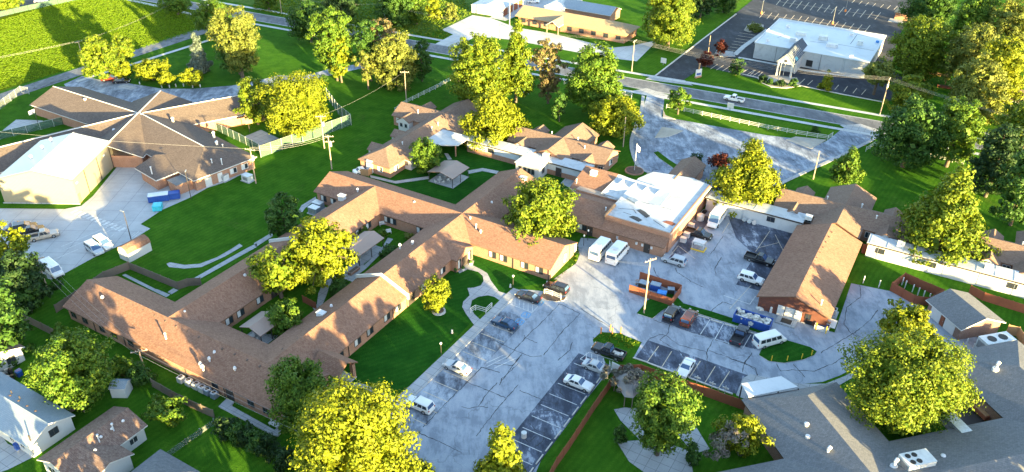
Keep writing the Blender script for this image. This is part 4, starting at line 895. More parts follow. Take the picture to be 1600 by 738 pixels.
# screened plant gap beside the court
MB().box(e4[0]+.2, e4[0]+2.0, e3[1]-1.5, e4[1]+9.5, 2.6, 3.5).build('parapet', 'galv', GB)
MB().box(e4[0]+2.0, e5[0]-.2, e3[1]-.2, e4[1]+12, 0, .06).build('court_floor', 'trim_dark', GB)
cano = [gr(p, 3.4) for p in Z(1200,488,2.9525,(-125,335),(60,300),(137,350),(-90,395))]
MB().prism(cano, 3.45, 3.65).build('canopy', 'corridor_white', GB)
for c in cano: MB().box(c[0]*.99-.08, c[0]*.99+.08, c[1]-.25, c[1]-.09, 0, 3.45).build('canopy_post', 'trim_dark', GB)
for p, z0 in zip(Z(1200,488,2.9525,(178,517),(183,574),(808,664)), (4.9, 4.6, 4.6)):
    c = gr(p, z0); MB().cyl((*c, z0-.8), (*c, z0+.1), .3, .3).dome((*c, z0+.1), .38, .22).build('roof_vent', 'vent_white', GB)
for p, z0 in zip(Z(1200,488,2.9525,(272,655),(1050,262),(580,712)), (4.2, 4.8, 4.6)):
    c = gr(p, z0); MB().cyl((*c, z0-.8), (*c, z0+.2), .55, .5, 10).cyl((*c, z0+.2), (c[0], c[1], z0+.9), .2, .2).cyl((c[0], c[1], z0+.9), (c[0]+.45, c[1]+.2, z0+1.1), .25, .3).build('exhaust_fan', 'vent_white', GB)
def rtu(p, z0, name, label, fans, w, d, h, matn, rz=YG):
    g = G(*p, z0+h*.5); r = thing(name, label, 'air conditioner', (float(g[0]), float(g[1]), z0), rz)
    MB().box(-w/2, w/2, -d/2, d/2, 0, h).build('casing', matn, r)
    MB().box(-w/2-.04, w/2+.04, -d/2-.04, d/2+.04, h, h+.05).build('lid', 'equip', r)
    for fx, fy, fr in fans: MB().cyl((fx, fy, h+.05), (fx, fy, h+.12), fr, fr, 14).build('fan', 'black', r)
    MB().box(-w/2-.03, -w/2, -d*.4, d*.4, h*.2, h*.8).build('grille', 'steel', r); return r
rtu(Z(1200,488,2.9525,(685,690))[0], 4.4, 'rooftop_unit', 'white rooftop air conditioner with four fans on the grey roof', [(-1.2,-.55,.38),(-1.2,.55,.38),(-.2,-.55,.38),(-.2,.55,.38)], 4.2, 2.3, 1.5, 'equip')
rtu(Z(1360,420,4.92,(960,575))[0], 0.4, 'chiller', 'tall white chiller with two large fans beside the small brick house', [(-1.1,0,.75),(1.1,0,.75)], 5.6, 2.3, 2.3, 'equip')
rtu(Z(1360,420,4.92,(1070,635))[0], 0.2, 'chiller', 'low pale chiller with six small fans at the grey roof edge', [(-1.1,-.5,.42),(0,-.5,.42),(1.1,-.5,.42),(-1.1,.5,.42),(0,.5,.42),(1.1,.5,.42)], 4.0, 2.4, 1.9, 'equip_blue')
rtu(Z(1360,560,4.92,(700,265))[0], 0.1, 'condenser', 'pale twin fan condenser in the dark alley beside the grey roof', [(-.6,0,.4),(.6,0,.4)], 2.4, 1.2, 1.2, 'equip')
g = G(*Z(1360,560,4.92,(865,410))[0], .8); r = thing('skip_cart', 'red and olive cart standing in the dark alley', 'cart', (float(g[0]), float(g[1]), .06), YG)
MB().box(-.8, .8, -1.4, 1.4, .35, 1.0).build('body', 'wood_red', r); MB().box(-.65, .65, -1.2, 1.2, 1.0, 1.06).build('load', 'wood_tan', r)
for sx in (-1, 1):
    for sy in (-1, 1): MB().cyl((sx*.7, sy*1.1, .18), (sx*.85, sy*1.1, .18), .18, .18, 10).build('wheel', 'tyre', r)

# small brick house with grey roof
c = [FG.ab(*p, 2.6) for p in Z(1360,420,4.92,(437,245),(700,475),(1040,415),(755,185))]
a0 = min(q[0] for q in c); a1 = max(q[0] for q in c); b0 = min(q[1] for q in c); b1 = max(q[1] for q in c); O = ((a0+a1)/2, (b0+b1)/2)
r = thing('garage', 'small brick garage with grey shingled roof and two white doors', 'garage', FG.w(*O), YG)
wing(r, a0-O[0], a1-O[0], b0-O[1], b1-O[1], 'y', 2.6, 4.3, 'shingle_grey', 'brick_dark', 'gg', .5, trim='trim_white', gwall='brick_dark')
hx = (a1-a0)/2-.5
for yy in (-1.6, 1.9): MB().box(-hx-.08, -hx, yy-1.2, yy+1.2, .03, 2.2).build('garage_door', 'frame_white', r)
door(r, (-hx, .2, .03), (-1, 0), .8, 2.0, 'wood_red')

# ---------------------------------------------------------------- houses in the lower left corner
O = (-106, 39.8); r = thing('house', 'pale blue roofed white house beside a concrete drive', 'house', FM.w(*O), YM)
wing(r, -14, 7.4, -3.7, 3.7, 'x', 2.7, 4.1, 'shingle_blue', 'siding', 'gg', .45, trim='trim_white')
pane_window(r, (6.95, .4, 2.0), (1, 0), 1.2, 1.0, 'glass', 'trim_dark')
for xx in (-8, -4, -1.5, 2.5, 5): pane_window(r, (xx, -3.25, 1.5), (0, -1), .9, 1.1, 'glass', 'frame_white')
for p in Z(0,580,4.92,(88,165),(152,208),(225,510)): q = FM.ab(*p, 3.8); MB().cyl((q[0]-O[0], q[1]-O[1], 3.2), (q[0]-O[0], q[1]-O[1], 4.2), .1, .1, 6).build('roof_vent', 'trim_dark', r)
for p in Z(0,580,4.92,(75,188),(140,228),(205,268),(270,307)): q = FM.ab(*p, 3.9); MB().dome((q[0]-O[0], q[1]-O[1], 3.75), .24, .25).build('roof_vent', 'vent_brown', r)
O = (-91.6, 40); r = thing('house', 'brown roofed cream house with a hipped side wing', 'house', FM.w(*O), YM)
wing(r, -3.8, 3.7, -4.6, 7.6, 'y', 2.7, 4.25, 'shingle_house', 'siding', 'gg', .45, trim='trim_white')
wing(r, 0, 6.7, -4.0, 3.0, 'x', 2.7, 4.1, 'shingle_house', 'siding', 'ng', .45, trim='trim_white', offs=.02)
pane_window(r, (3.25, 5.2, 1.5), (1, 0), 1.2, 1.0, 'glass', 'frame_white'); pane_window(r, (6.25, -1.2, 1.5), (1, 0), 1.3, 1.0, 'glass', 'frame_white'); pane_window(r, (-1.5, -4.15, 1.4), (0, -1), 1.5, 1.2, 'glass', 'frame_white')
for p in Z(0,580,4.92,(868,435),(757,520)): q = FM.ab(*p, 4.2); MB().cyl((q[0]-O[0], q[1]-O[1], 3.4), (q[0]-O[0], q[1]-O[1], 4.9), .1, .1, 6).cyl((q[0]-O[0], q[1]-O[1], 4.8), (q[0]-O[0], q[1]-O[1], 5.0), .18, .18, 6).build('roof_vent', 'vent_white', r)
for p in Z(0,580,4.92,(943,375),(858,435),(773,498),(728,600)): q = FM.ab(*p, 4.1); MB().dome((q[0]-O[0], q[1]-O[1], 3.85), .24, .28).build('roof_vent', 'vent_white', r)
O = FM.ab(-18, 548, 2.7); r = thing('house', 'brown roofed white house with cluttered side porch', 'house', FM.w(*O), YM)
wing(r, -8, 4.0, -3.6, 3.6, 'x', 2.7, 4.1, 'shingle_house', 'siding', 'gg', .45, trim='trim_white'); pane_window(r, (3.55, 1.2, 1.5), (1, 0), 1.2, 1.0, 'glass', 'trim_dark')
O = FM.ab(243, 748, 2.7); r = thing('house', 'dark blue hipped roof poking up at the lower picture edge behind the lawn', 'house', FM.w(*O), YM)
wing(r, -4, 4, -9, 4, 'y', 2.5, 3.9, 'shingle_grey', 'siding', 'gh', .45, trim='trim_white')
r['label'] = 'grey blue hipped roof of a house beside the brown roofed cream house'

# ---------------------------------------------------------------- sheds
def shed(name, label, ctr, rz, w, d, h, zr, roof, wallm, gambrel=False):
    g = G(*ctr, h*.6); r = thing(name, label, 'shed', (float(g[0]), float(g[1]), 0), rz)
    if not gambrel: wing(r, -w/2, w/2, -d/2, d/2, 'x', h, zr, roof, wallm, 'gg', .12, .08, 'trim_white')
    else:
        prof = [(-d/2, h), (-d/2*.72, h+(zr-h)*.68), (0, zr), (d/2*.72, h+(zr-h)*.68), (d/2, h)]
        mb = MB(); n = 5; mb.add([(sx*(w/2+.12), y_, z_) for sx in (-1, 1) for y_, z_ in prof], [(i, n+i, n+i+1, i+1) for i in range(4)]); mb.build('roof', roof, r)
        mb = MB(); pr = [(-d/2+.05, 0)]+[(y_*.97, z_-.04) for y_, z_ in prof]+[(d/2-.05, 0)]; k = len(pr)
        mb.add([(sx*w/2, y_, z_) for sx in (-1, 1) for y_, z_ in pr], [tuple(range(k)), tuple(range(k, 2*k))[::-1], (0, k, k+1, 1), (k-2, 2*k-2, 2*k-1, k-1)]); mb.build('wall', wallm, r)
    MB().box(-w/2-.06, -w/2, -.6, .6, .05, h*.92).build('door', 'frame_white', r)
    return r
shed('garden_shed', 'white barn shaped shed with brown roof at the concrete lot edge', (211, 390), YM+R_(90), 5.2, 3.0, 1.9, 3.2, 'shingle_brown', 'siding', True)
shed('garden_shed', 'little white metal shed with grey roof on the back lawn', (189, 606), YM+R_(30), 2.6, 2.4, 1.9, 2.5, 'shingle_blue', 'siding')

# ---------------------------------------------------------------- flat roofed white church with portico, tan office, storage
O = (-43.5, 272.5); r = thing('church', 'wide flat roofed pale block building with steep glazed entrance gable', 'church', FM.w(*O), YM)
MB().box(-17.6, 17.0, -13.2, 16.0, 0, 5.0).build('wall', 'church_wall', r); MB().box(-17.9, 17.3, -13.5, 16.3, 5.0, 5.25).build('roof', 'church_roof', r)
MB().box(-17.9, 17.3, 16.0, 16.3, 5.25, 5.6).box(-17.9, -17.6, -13.5, 16.0, 5.25, 5.5).build('parapet', 'church_roof', r)
for k in range(6): MB().box(-17.6+k*6.9, -17.5+k*6.9, -13.26, -13.2, 0, 5).build('pilaster', 'trim_dark' if k % 2 else 'galv', r)
def cxy(p, z): q = FM.ab(*p, z); return q[0]-O[0], q[1]-O[1]
for p, s, m_ in ((Z(1160,0,4.92,(450,262))[0], (3.0,1.7,1.0), 'equip'), (Z(1160,0,4.92,(388,310))[0], (1.8,1.5,1.2), 'vent_white'), (Z(1160,0,4.92,(622,295))[0], (2.6,2.2,1.3), 'equip'), (Z(1160,0,4.92,(690,350))[0], (3.2,1.6,1.0), 'vent_white'), (Z(1160,0,4.92,(905,335))[0], (1.6,1.6,1.3), 'equip'), (Z(1160,0,4.92,(840,265))[0], (.9,.8,.7), 'vent_white'), (Z(1160,0,4.92,(1040,317))[0], (.9,.9,.5), 'tarp_blue'), (Z(1160,0,4.92,(840,427))[0], (1.0,1.0,.7), 'vent_white'), (Z(1160,0,4.92,(195,308))[0], (.8,.8,.7), 'vent_white'), (Z(1160,0,4.92,(352,202))[0], (.9,.9,.9), 'vent_white')):
    c = cxy(p, 5.7); MB().box(c[0]-s[0]/2, c[0]+s[0]/2, c[1]-s[1]/2, c[1]+s[1]/2, 5.25, 5.3+s[2]).build('roof_unit', m_, r)
for p in (((270,290),(325,268)), ((520,318),(760,345)), ((760,345),(1010,390)), ((860,260),(1060,300)), ((830,340),(880,270))):
    q = [cxy(t, 5.27) for t in Z(1160,0,4.92,*p)]; MB().obox(((q[0][0]+q[1][0])/2, (q[0][1]+q[1][1])/2), (q[1][0]-q[0][0], q[1][1]-q[0][1]), math.dist(*q), .16, 5.25, 5.27).build('roof_seam', 'trim_dark', r)
pc_ = cxy(Z(1160,0,4.92,(345,520))[0], 2.0)
po = thing('portico', 'steep white entrance gable with slatted glass roof in front of the church', 'portico', FM.w(O[0]+pc_[0], O[1]+pc_[1]-1.0), YM)
wing(po, -2.7, 2.7, -3.0, 15.5, 'y', 4.6, 7.4, 'shingle_slate', None, 'gg', .2, .15, 'trim_white')
mb = MB(); mb.add([(-2.5, -2.8, 4.3), (2.5, -2.8, 4.3), (0, -2.8, 7.1), (-2.5, -2.6, 4.3), (2.5, -2.6, 4.3), (0, -2.6, 7.1)], [(0,1,2),(5,4,3),(0,3,4,1)]); mb.build('gable', 'siding', po)
MB().add([(-.55,-2.83,5.2),(0,-2.83,4.7),(.55,-2.83,5.2),(0,-2.83,5.75)], [(0,1,2,3)]).build('emblem', 'trim_dark', po)
for sx in (-1, 1):
    for yy in (-2.4, 2.6): MB().box(sx*2.1-.25, sx*2.1+.25, yy-.25, yy+.25, 0, 4.45).build('pillar', 'siding', po)
MB().box(-2.3, 2.3, 3.0, 12, 0, 4.4).build('wall', 'church_wall', po)
for k in range(9):
    yy = -1.5+k*1.25; mb = MB(); mb.add([(.3, yy, 7.15), (2.5, yy, 4.87), (2.5, yy+.13, 4.87), (.3, yy+.13, 7.15)], [(0,1,2,3)]); mb.build('glazing_bar', 'frame_white', po)
for k in (1, 2): mb = MB(); mb.add([(1.8, -1.1+k*1.25, 5.6), (2.55, -1.1+k*1.25, 4.83), (2.55, -.4+k*1.25, 4.83), (1.8, -.4+k*1.25, 5.6)], [(0,1,2,3)]); mb.build('glazing_panel', 'bin_cyan', po)
pane_window(r, (cxy(Z(1160,0,4.92,(510,485))[0], 2)[0], -13.2, 1.6), (0, -1), 1.8, 1.8, 'black', 'trim_dark', mull=False)
O = (-122.5, 255.5); r = thing('office', 'long tan hip roofed office with a small entrance gable', 'office', FM.w(*O), YM)
wing(r, -22, 21, -6.2, 6.2, 'x', 3.0, 5.3, 'shingle_tan', 'brick', 'gh', .9, trim='wood_tan')
wing(r, -7.5, -2.5, -10, 0, 'y', 3.0, 4.7, 'shingle_tan', None, 'gn', .4, trim='trim_white', offs=.02)
for sx in (-7.2, -2.8): MB().box(sx-.15, sx+.15, -9.7, -9.4, 0, 2.9).build('porch_post', 'brick', r)
for k in range(9):
    xx = -19+k*4.6
    if abs(xx+5) > 2: pane_window(r, (xx, -5.3, 1.6), (0, -1), 1.6, 1.3, 'glass', 'trim_dark')
door(r, (-5, -5.3, .05), (0, -1), 1.6, 2.2)
O = FM.ab(920, 15, 3); r = thing('outbuilding', 'grey blue roofed brick outbuilding behind the tan office', 'building', FM.w(O[0], O[1]+2), YM)
wing(r, -10, 10, -5, 5, 'x', 3.0, 5.0, 'shingle_blue', 'brick', 'gg', .4, trim='trim_white'); wing(r, -16, -8, -7, 10, 'y', 3.0, 4.8, 'metal_white', 'siding', 'gg', .3, trim='trim_white')
g = G(768, 12, 1.8); r = thing('storage_units', 'white metal storage building with a row of brown roller doors', 'building', (float(g[0]), float(g[1]), 0), YM+R_(4))
wing(r, -6.5, 6.5, -4, 40, 'y', 3.0, 3.9, 'white_roof', 'siding', 'gg', .15, .12, 'trim_white')
for k in range(4): MB().box(6.35, 6.42, -2.6+k*4.2, .8+k*4.2, .05, 2.6).build('roller_door', 'wood_red', r)
g = G(1418, 18, 2.6); r = thing('pavilion_hut', 'small tan roofed hut at the church lot corner', 'hut', (float(g[0]), float(g[1]), 0), YM)
wing(r, -4, 4, -4, 4, 'x', 2.6, 4.0, 'shingle_tan', 'brick', 'hh', .5); MB().box(-5, 0, -8, -3.2, 0, .1).build('floor', 'concrete', r)
g = G(1602, 150, 3); r = thing('house', 'brown roofed house half hidden at the edge beyond the tall bright trees', 'house', (float(g[0]), float(g[1]), 0), YM)
wing(r, -6, 12, -5, 5, 'x', 2.8, 4.6, 'shingle_cottage', 'siding', 'gg', .4)
r['label'] = 'brown roofed house beyond the tall bright trees east of the church'
# ---------------------------------------------------------------- trees
PROF = {
    'round': lambda t: np.sqrt(np.clip(1-(2*t-1)**2, 0, 1))**.85,
    'dome': lambda t: np.where(t < .3, .72+.28*np.sin(t/.3*np.pi/2), np.sqrt(np.clip(1-((t-.3)/.7)**2.2, 0, 1))),
    'cone': lambda t: np.where(t < .15, .7+2*t, 1-((t-.15)/.85)**1.15*.93),
    'spire': lambda t: np.where(t < .08, .8, 1-((t-.08)/.92)*.97),
    'vase': lambda t: np.where(t < .6, .4+.6*(t/.6), np.sqrt(np.clip(1-((t-.6)/.42)**2, 0.02, 1))),
    'weep': lambda t: np.where(t < .12, .75, np.sqrt(np.clip(1-((t-.12)/.9)**3, 0.02, 1))),
}
def leaf_cloud(name, rx, ry, rz, zc, style, seed, leaf=.5, dens=2.3, clump=1.0, droop=0.0, cap=9500, thin=0.0, lo=.28, fill=True):
    rng = np.random.default_rng(seed)
    area = 4*np.pi*((rx*ry)**1.6+2*((rx+ry)/2*rz)**1.6)**(1/1.6)/3**(1/1.6)
    n = int(min(cap*2.0, max(260, dens*area/leaf**2*1.7)))
    per = 52; nc = max(10, int(n/per))
    prof = PROF[style]
    t = rng.random(nc*4); t = t[rng.random(nc*4) < np.clip(prof(t)+.12, 0, 1)][:nc]; nc = len(t)
    ang = rng.random(nc)*2*np.pi; ph = rng.random(5)*6.28; zz = t
    lobe = 1+.13*np.sin(2*ang+ph[0]+3*zz)+.11*np.sin(3*ang+ph[1]-4*zz)+.09*np.sin(5*ang+ph[2]+7*zz)+.06*rng.standard_normal(nc)
    fr = np.sqrt(lo+(1-lo)*rng.random(nc))
    r = prof(t)*fr*lobe*.97
    C = np.stack([rx*r*np.cos(ang), ry*r*np.sin(ang), zc-rz+2*rz*(t*1.03+.03*np.sin(4*ang+ph[3]))], 1)
    cr = (.125*(rx+ry)/2+.36)*clump*rng.uniform(.65, 1.35, nc)
    per_c = np.maximum(8, (per*(cr/cr.mean())**1.7*n/(nc*per)).astype(int))
    idx = np.repeat(np.arange(nc), per_c); n = len(idx)
    off = rng.standard_normal((n, 3)); off /= np.linalg.norm(off, axis=1)[:, None]
    off *= (rng.random(n)**.45)[:, None]; off[:, 2] *= .72
    P = C[idx]+off*cr[idx][:, None]
    if droop: P[:, 2] -= droop*np.linalg.norm(P[:, :2], axis=1)**2/rx
    out = np.stack([P[:, 0]/rx, P[:, 1]/ry, (P[:, 2]-zc)/rz], 1); out /= np.linalg.norm(out, axis=1)[:, None]+1e-6
    nr = .35*out+.95*off+np.array([0, 0, .30])+.38*rng.standard_normal((n, 3)); nr /= np.linalg.norm(nr, axis=1)[:, None]
    a = np.cross(nr, rng.standard_normal((n, 3))); a /= np.linalg.norm(a, axis=1)[:, None]; b = np.cross(nr, a)
    s = (leaf*rng.uniform(.6, 1.25, n))[:, None]
    if not thin and fill:                                   # shaded inner foliage that closes the crown
        m_ = int(n*.06)+30; ti = .12+.72*rng.random(m_); ai = rng.random(m_)*6.283; ri = PROF[style](ti)*np.sqrt(rng.random(m_))*.72
        Pi = np.stack([rx*ri*np.cos(ai), ry*ri*np.sin(ai), zc-rz+2*rz*ti], 1); ni = rng.standard_normal((m_, 3)); ni /= np.linalg.norm(ni, axis=1)[:, None]
        ax = np.cross(ni, rng.standard_normal((m_, 3))); ax /= np.linalg.norm(ax, axis=1)[:, None]
        P = np.concatenate([P, Pi]); nr = np.concatenate([nr, ni]); a = np.concatenate([a, ax]); b = np.concatenate([b, np.cross(ni, ax)]); s = np.concatenate([s, np.full((m_, 1), min(1.5, .16*rx+.35))]); n += m_
    a = a*s*.62; b = b*s*(.40-.22*thin)
    V = np.empty((n, 4, 3), np.float32); V[:, 0] = P-a; V[:, 1] = P-b+nr*s*.10; V[:, 2] = P+a; V[:, 3] = P+b+nr*s*.10
    V[:, :, 2] = np.maximum(V[:, :, 2], .08)
    me = bpy.data.meshes.new(name); me.vertices.add(4*n); me.vertices.foreach_set('co', V.reshape(-1))
    me.loops.add(4*n); me.loops.foreach_set('vertex_index', np.arange(4*n, dtype=np.int32))
    me.polygons.add(n); me.polygons.foreach_set('loop_start', np.arange(0, 4*n, 4, dtype=np.int32)); me.polygons.foreach_set('loop_total', np.full(n, 4, np.int32))
    me.update(calc_edges=True); return me, C
def make_tree(name, label, loc, rx, ry, rz, zc, style, leafm, seed, leaf=.5, dens=2.3, clump=1.0, barkm='bark', group=None, cat='tree', droop=0.0, cap=9500, trunk=True, rz0=0.0, thin=0.0, lo=.28):
    r = thing(name, label, cat, loc, rz0, group)
    me, C = leaf_cloud('crown', rx, ry, rz, zc, style, seed, leaf, dens, clump, droop, cap, thin, lo); me.materials.append(MT(leafm))
    o = bpy.data.objects.new('crown' if trunk else 'foliage', me); COL.objects.link(o); o.parent = r
    rng = random.Random(seed); tr = max(.07, rx*.062); mb = MB()
    if trunk:
        zt = zc+rz*.35; px_, py_ = 0, 0; pts = [(0, 0, -.1), (rng.uniform(-.1, .1)*rx*.3, rng.uniform(-.1, .1)*rx*.3, max(.5, zc-rz*.8)), (rng.uniform(-.1, .1)*rx, rng.uniform(-.1, .1)*rx, zc-rz*.1), (rng.uniform(-.15, .15)*rx, rng.uniform(-.15, .15)*rx, zt)]
        rad = [tr*1.35, tr, tr*.7, tr*.25]
        for i in range(3): mb.cyl(pts[i], pts[i+1], rad[i], rad[i+1], 7, 0, False)
        for k in range(7):
            c = C[rng.randrange(len(C))]*.9; b0 = Vector(pts[1]).lerp(Vector(pts[2]), rng.random()); mid = b0.lerp(Vector(c), .5)+Vector((0, 0, .12*rz))
            mb.cyl(b0, mid, tr*.45, tr*.28, 5, 0, False); mb.cyl(mid, tuple(c), tr*.28, tr*.08, 5, 0, False)
        mb.build('trunk', barkm, r, True)
    else:
        for k in range(5): c = C[rng.randrange(len(C))]*.85; mb.cyl((0, 0, -.05), tuple(c), .05, .02, 4, 0, False)
        mb.build('stem', barkm, r)
    return r
_seed = [100]
def tree(box, clear, style, leafm, label, name='tree', leaf=.5, **kw):
    """crown read off the photograph as a pixel box; the tree stands on the ground under it"""
    x0, y0, x1, y1 = box; cx, cy = (x0+x1)/2, (y0+y1)/2; zc = 5.0
    for _ in range(6):
        g = G(cx, cy, zc); d = depth(g); rx = (x1-x0)/2*d/FPX; hy = (y1-y0)/2*d/FPX
        th = math.asin((HC-zc)/np.linalg.norm(g-CAMP)); rz = math.sqrt(max((.45*rx)**2, (hy**2-(rx*math.sin(th))**2)/math.cos(th)**2)); rz = min(rz, 2.1*rx)
        zc = clear+rz
    _seed[0] += 1
    kw.setdefault('cap', 9500)
    return make_tree(name, label, (float(g[0]), float(g[1]), 0), rx, rx*random.uniform(.9, 1.08), rz, zc, style, leafm, _seed[0], leaf, **kw)
def shrub(box, leafm, label, style='dome', leaf=.3, group=None, **kw):
    return tree(box, .05, style, leafm, label, 'shrub', leaf, cat='shrub', trunk=False, group=group, **kw)
T = tree
# upper left
T((122,60,182,118), 2.0, 'dome', 'leaf_bright', 'broad tree with pale trunk at the roadside by the field')
T((170,57,209,97), 2.0, 'round', 'leaf_bright', 'thinner roadside tree touching the broad tree by the field')
T((180,97,208,121), .6, 'round', 'leaf_yellow', 'small rounded ornamental tree beside the parked red car', leaf=.4)
T((212,94,259,124), .6, 'round', 'leaf_yellow', 'wide low ornamental tree between two small ones above the curved drive', leaf=.4)
T((245,112,273,133), .5, 'round', 'leaf_yellow', 'smallest ornamental tree on the edge of the curved drive', leaf=.4)
T((283,108,316,134), .5, 'round', 'leaf_yellow', 'round ornamental tree beneath the blue spruce', leaf=.4)
T((290,54,327,113), .3, 'spire', 'leaf_spruce', 'blue grey spruce with pointed top on the school lawn', 'spruce_tree', .45, dens=3)
T((300,2,362,46), 2.5, 'dome', 'leaf_mid', 'dark tree at the road corner behind the large pale one')
T((329,18,410,108), 3.0, 'vase', 'leaf_sage', 'large pale olive tree leaning over the school lawn corner')
T((340,52,398,110), 1.5, 'round', 'leaf_dark', 'dark shaded tree beneath the large pale olive tree')
T((452,4,514,58), 2.0, 'dome', 'leaf_dark', 'dark roadside tree at the school end of the tree belt')
T((487,18,556,112), 3.0, 'round', 'leaf_mid', 'tall dark tree with sunlit top behind the narrow bright one')
T((508,48,551,122), 1.5, 'round', 'leaf_yellow', 'narrow bright tree on the school side of the tree belt')
T((552,38,600,112), 3.0, 'vase', 'leaf_dark', 'dark tree in the middle of the tree belt')
T((572,34,622,100), 4.0, 'vase', 'leaf_pink', 'thin pinkish tree rising behind the weeping tree', dens=1.6)
T((580,54,656,132), .8, 'weep', 'leaf_sage', 'weeping pale tree beside the cottage lawn pole in the tree belt', droop=.05)
T((640,66,676,120), 1.5, 'round', 'leaf_dark', 'dark small tree behind the weeping tree')
T((555,80,590,125), 3.0, 'vase', 'leaf_sage', 'slender light tree with bare stem in the tree belt', dens=1.4)
T((500,-16,560,27), 1.5, 'dome', 'leaf_deep', 'dark dense tree across the road beyond the tree belt')
T((588,-22,650,38), 1.0, 'dome', 'leaf_dark', 'broad dense tree across the road beside a utility pole')
T((632,-18,668,34), 1.0, 'round', 'leaf_mid', 'upright dense tree across the road next to the broad dense one')
shrub((664,-4,692,30), 'leaf_yellow', 'tall sunlit thicket beside the dense trees across the road', leaf=.5)
shrub((690,6,716,32), 'leaf_sage', 'lower sunlit thicket on the bank across the road', leaf=.5)
T((-24,-14,34,14), 1.5, 'round', 'leaf_bright', 'tree with short trunk at the fenced lot by the field')
T((396,-14,440,10), 1.5, 'round', 'leaf_mid', 'round tree far across the meadow by the road')
# middle band
T((700,58,790,158), 2.5, 'dome', 'leaf_bright', 'huge bright tree with lumpy crown beside the white rail fence')
T((776,38,838,148), 2.5, 'cone', 'leaf_bright', 'tall bright pointed tree beside the huge lumpy one')
T((714,136,830,224), .8, 'cone', 'leaf_yellow', 'feathery bright tree over the corridor roof beside the western cottage', dens=2.0)
T((832,66,884,152), 2.0, 'vase', 'leaf_pink', 'thin rosy leaved tree standing on the shaded lawn', dens=1.6)
T((884,72,977,168), 2.5, 'dome', 'leaf_mid', 'large two toned tree with sunlit side on the shaded lawn')
T((860,142,890,184), 1.2, 'cone', 'leaf_dark', 'small dark conical tree on the shaded lawn')
T((918,153,1002,212), 1.0, 'round', 'leaf_yellow', 'wide round yellow green tree beside the visitor lot', leaf=.42, cap=11000)
T((1005,-22,1092,66), 2.0, 'dome', 'leaf_bright', 'large bright tree on the lawn behind the tan office')
T((1076,-30,1120,24), .8, 'dome', 'leaf_deep', 'very dark dense tree at the church drive beside the large bright tree')
T((1112,-34,1156,16), .8, 'dome', 'leaf_dark', 'dense mid green tree at the church drive')
T((1044,138,1080,172), 1.5, 'round', 'leaf_mid', 'small street tree at the visitor lot entrance')
T((1116,64,1139,82), .8, 'round', 'leaf_red', 'small red leaved tree on the church kerb island', leaf=.35)
T((1091,82,1118,102), .8, 'round', 'leaf_red', 'dark plum leaved tree at the church entrance sign', leaf=.35)
T((1141,92,1163,115), .6, 'round', 'leaf_dark', 'small round dark tree before the church front bays', leaf=.35)
T((1280,112,1303,140), .3, 'cone', 'leaf_yellow', 'little cone shaped tree in the church front planting', leaf=.35)
T((1346,95,1402,130), 4.0, 'dome', 'leaf_sage', 'umbrella shaped pale tree at the church corner by the leaning pole')
T((1390,120,1452,172), 1.2, 'dome', 'leaf_bright', 'bright round tree beneath the power lines beside the umbrella tree')
T((1394,30,1488,116), 2.0, 'dome', 'leaf_bright', 'very large green tree at the end of the church')
T((1415,-22,1496,36), 3.0, 'dome', 'leaf_dark', 'dark tree behind the very large green tree')
T((1488,-10,1560,70), 3.0, 'dome', 'leaf_mid', 'mid green tree in the park belt behind the church')
T((1545,4,1612,92), 2.0, 'vase', 'leaf_sage', 'tall pale tree at the top of the park belt')
T((1480,40,1560,128), 3.0, 'dome', 'leaf_sage', 'broad pale tree shading the red park shelter')
T((1520,60,1604,170), 1.5, 'dome', 'leaf_yellow', 'tall glowing yellow green tree in the park belt')
T((1488,92,1570,192), .8, 'weep', 'leaf_sage', 'weeping pale tree at the roadside end of the park belt', droop=.05)
T((1568,160,1592,198), 1.0, 'cone', 'leaf_sage', 'young slender tree on the sunny verge')
T((1378,156,1474,254), 2.0, 'dome', 'leaf_dark', 'large dark tree standing over the road and rail fence')
T((1455,152,1540,250), 2.5, 'dome', 'leaf_mid', 'large green tree beside the dark one over the road')
T((1520,200,1600,300), 2.0, 'dome', 'leaf_deep', 'dark evergreen like tree at the shaded lawn corner')
T((1565,235,1640,345), 2.0, 'dome', 'leaf_dark', 'dark broad tree overhanging the lawn at the end of the corridor')
T((1570,150,1660,230), 3.0, 'dome', 'leaf_bright', 'sunny tree beyond the young slender one')
T((1302,231,1350,284), .8, 'cone', 'leaf_mid', 'small pine like tree on the lawn beside the visitor drive', leaf=.4)
T((1416,262,1547,408), .8, 'cone', 'leaf_bright', 'giant bright pyramidal tree rising behind the white corridor', leaf=.55, cap=13000)
T((1112,220,1230,324), .8, 'cone', 'leaf_yellow', 'feathery yellow green tree behind the kitchen block', dens=2.2, cap=11000)
shrub((1072,240,1101,268), 'leaf_deep', 'black green shrub beside the kitchen block porch roof')
T((1108,240,1143,264), .5, 'round', 'leaf_red', 'red leaved small tree beside the kitchen block porch roof', leaf=.35)
T((408,120,513,210), 1.2, 'round', 'leaf_yellow', 'huge dense round tree inside the green fenced school yard', leaf=0.42, cap=18000, dens=2.6)
T((370,122,424,188), 1.5, 'round', 'leaf_bright', 'smaller tree at the end of the school wing beside the round one')
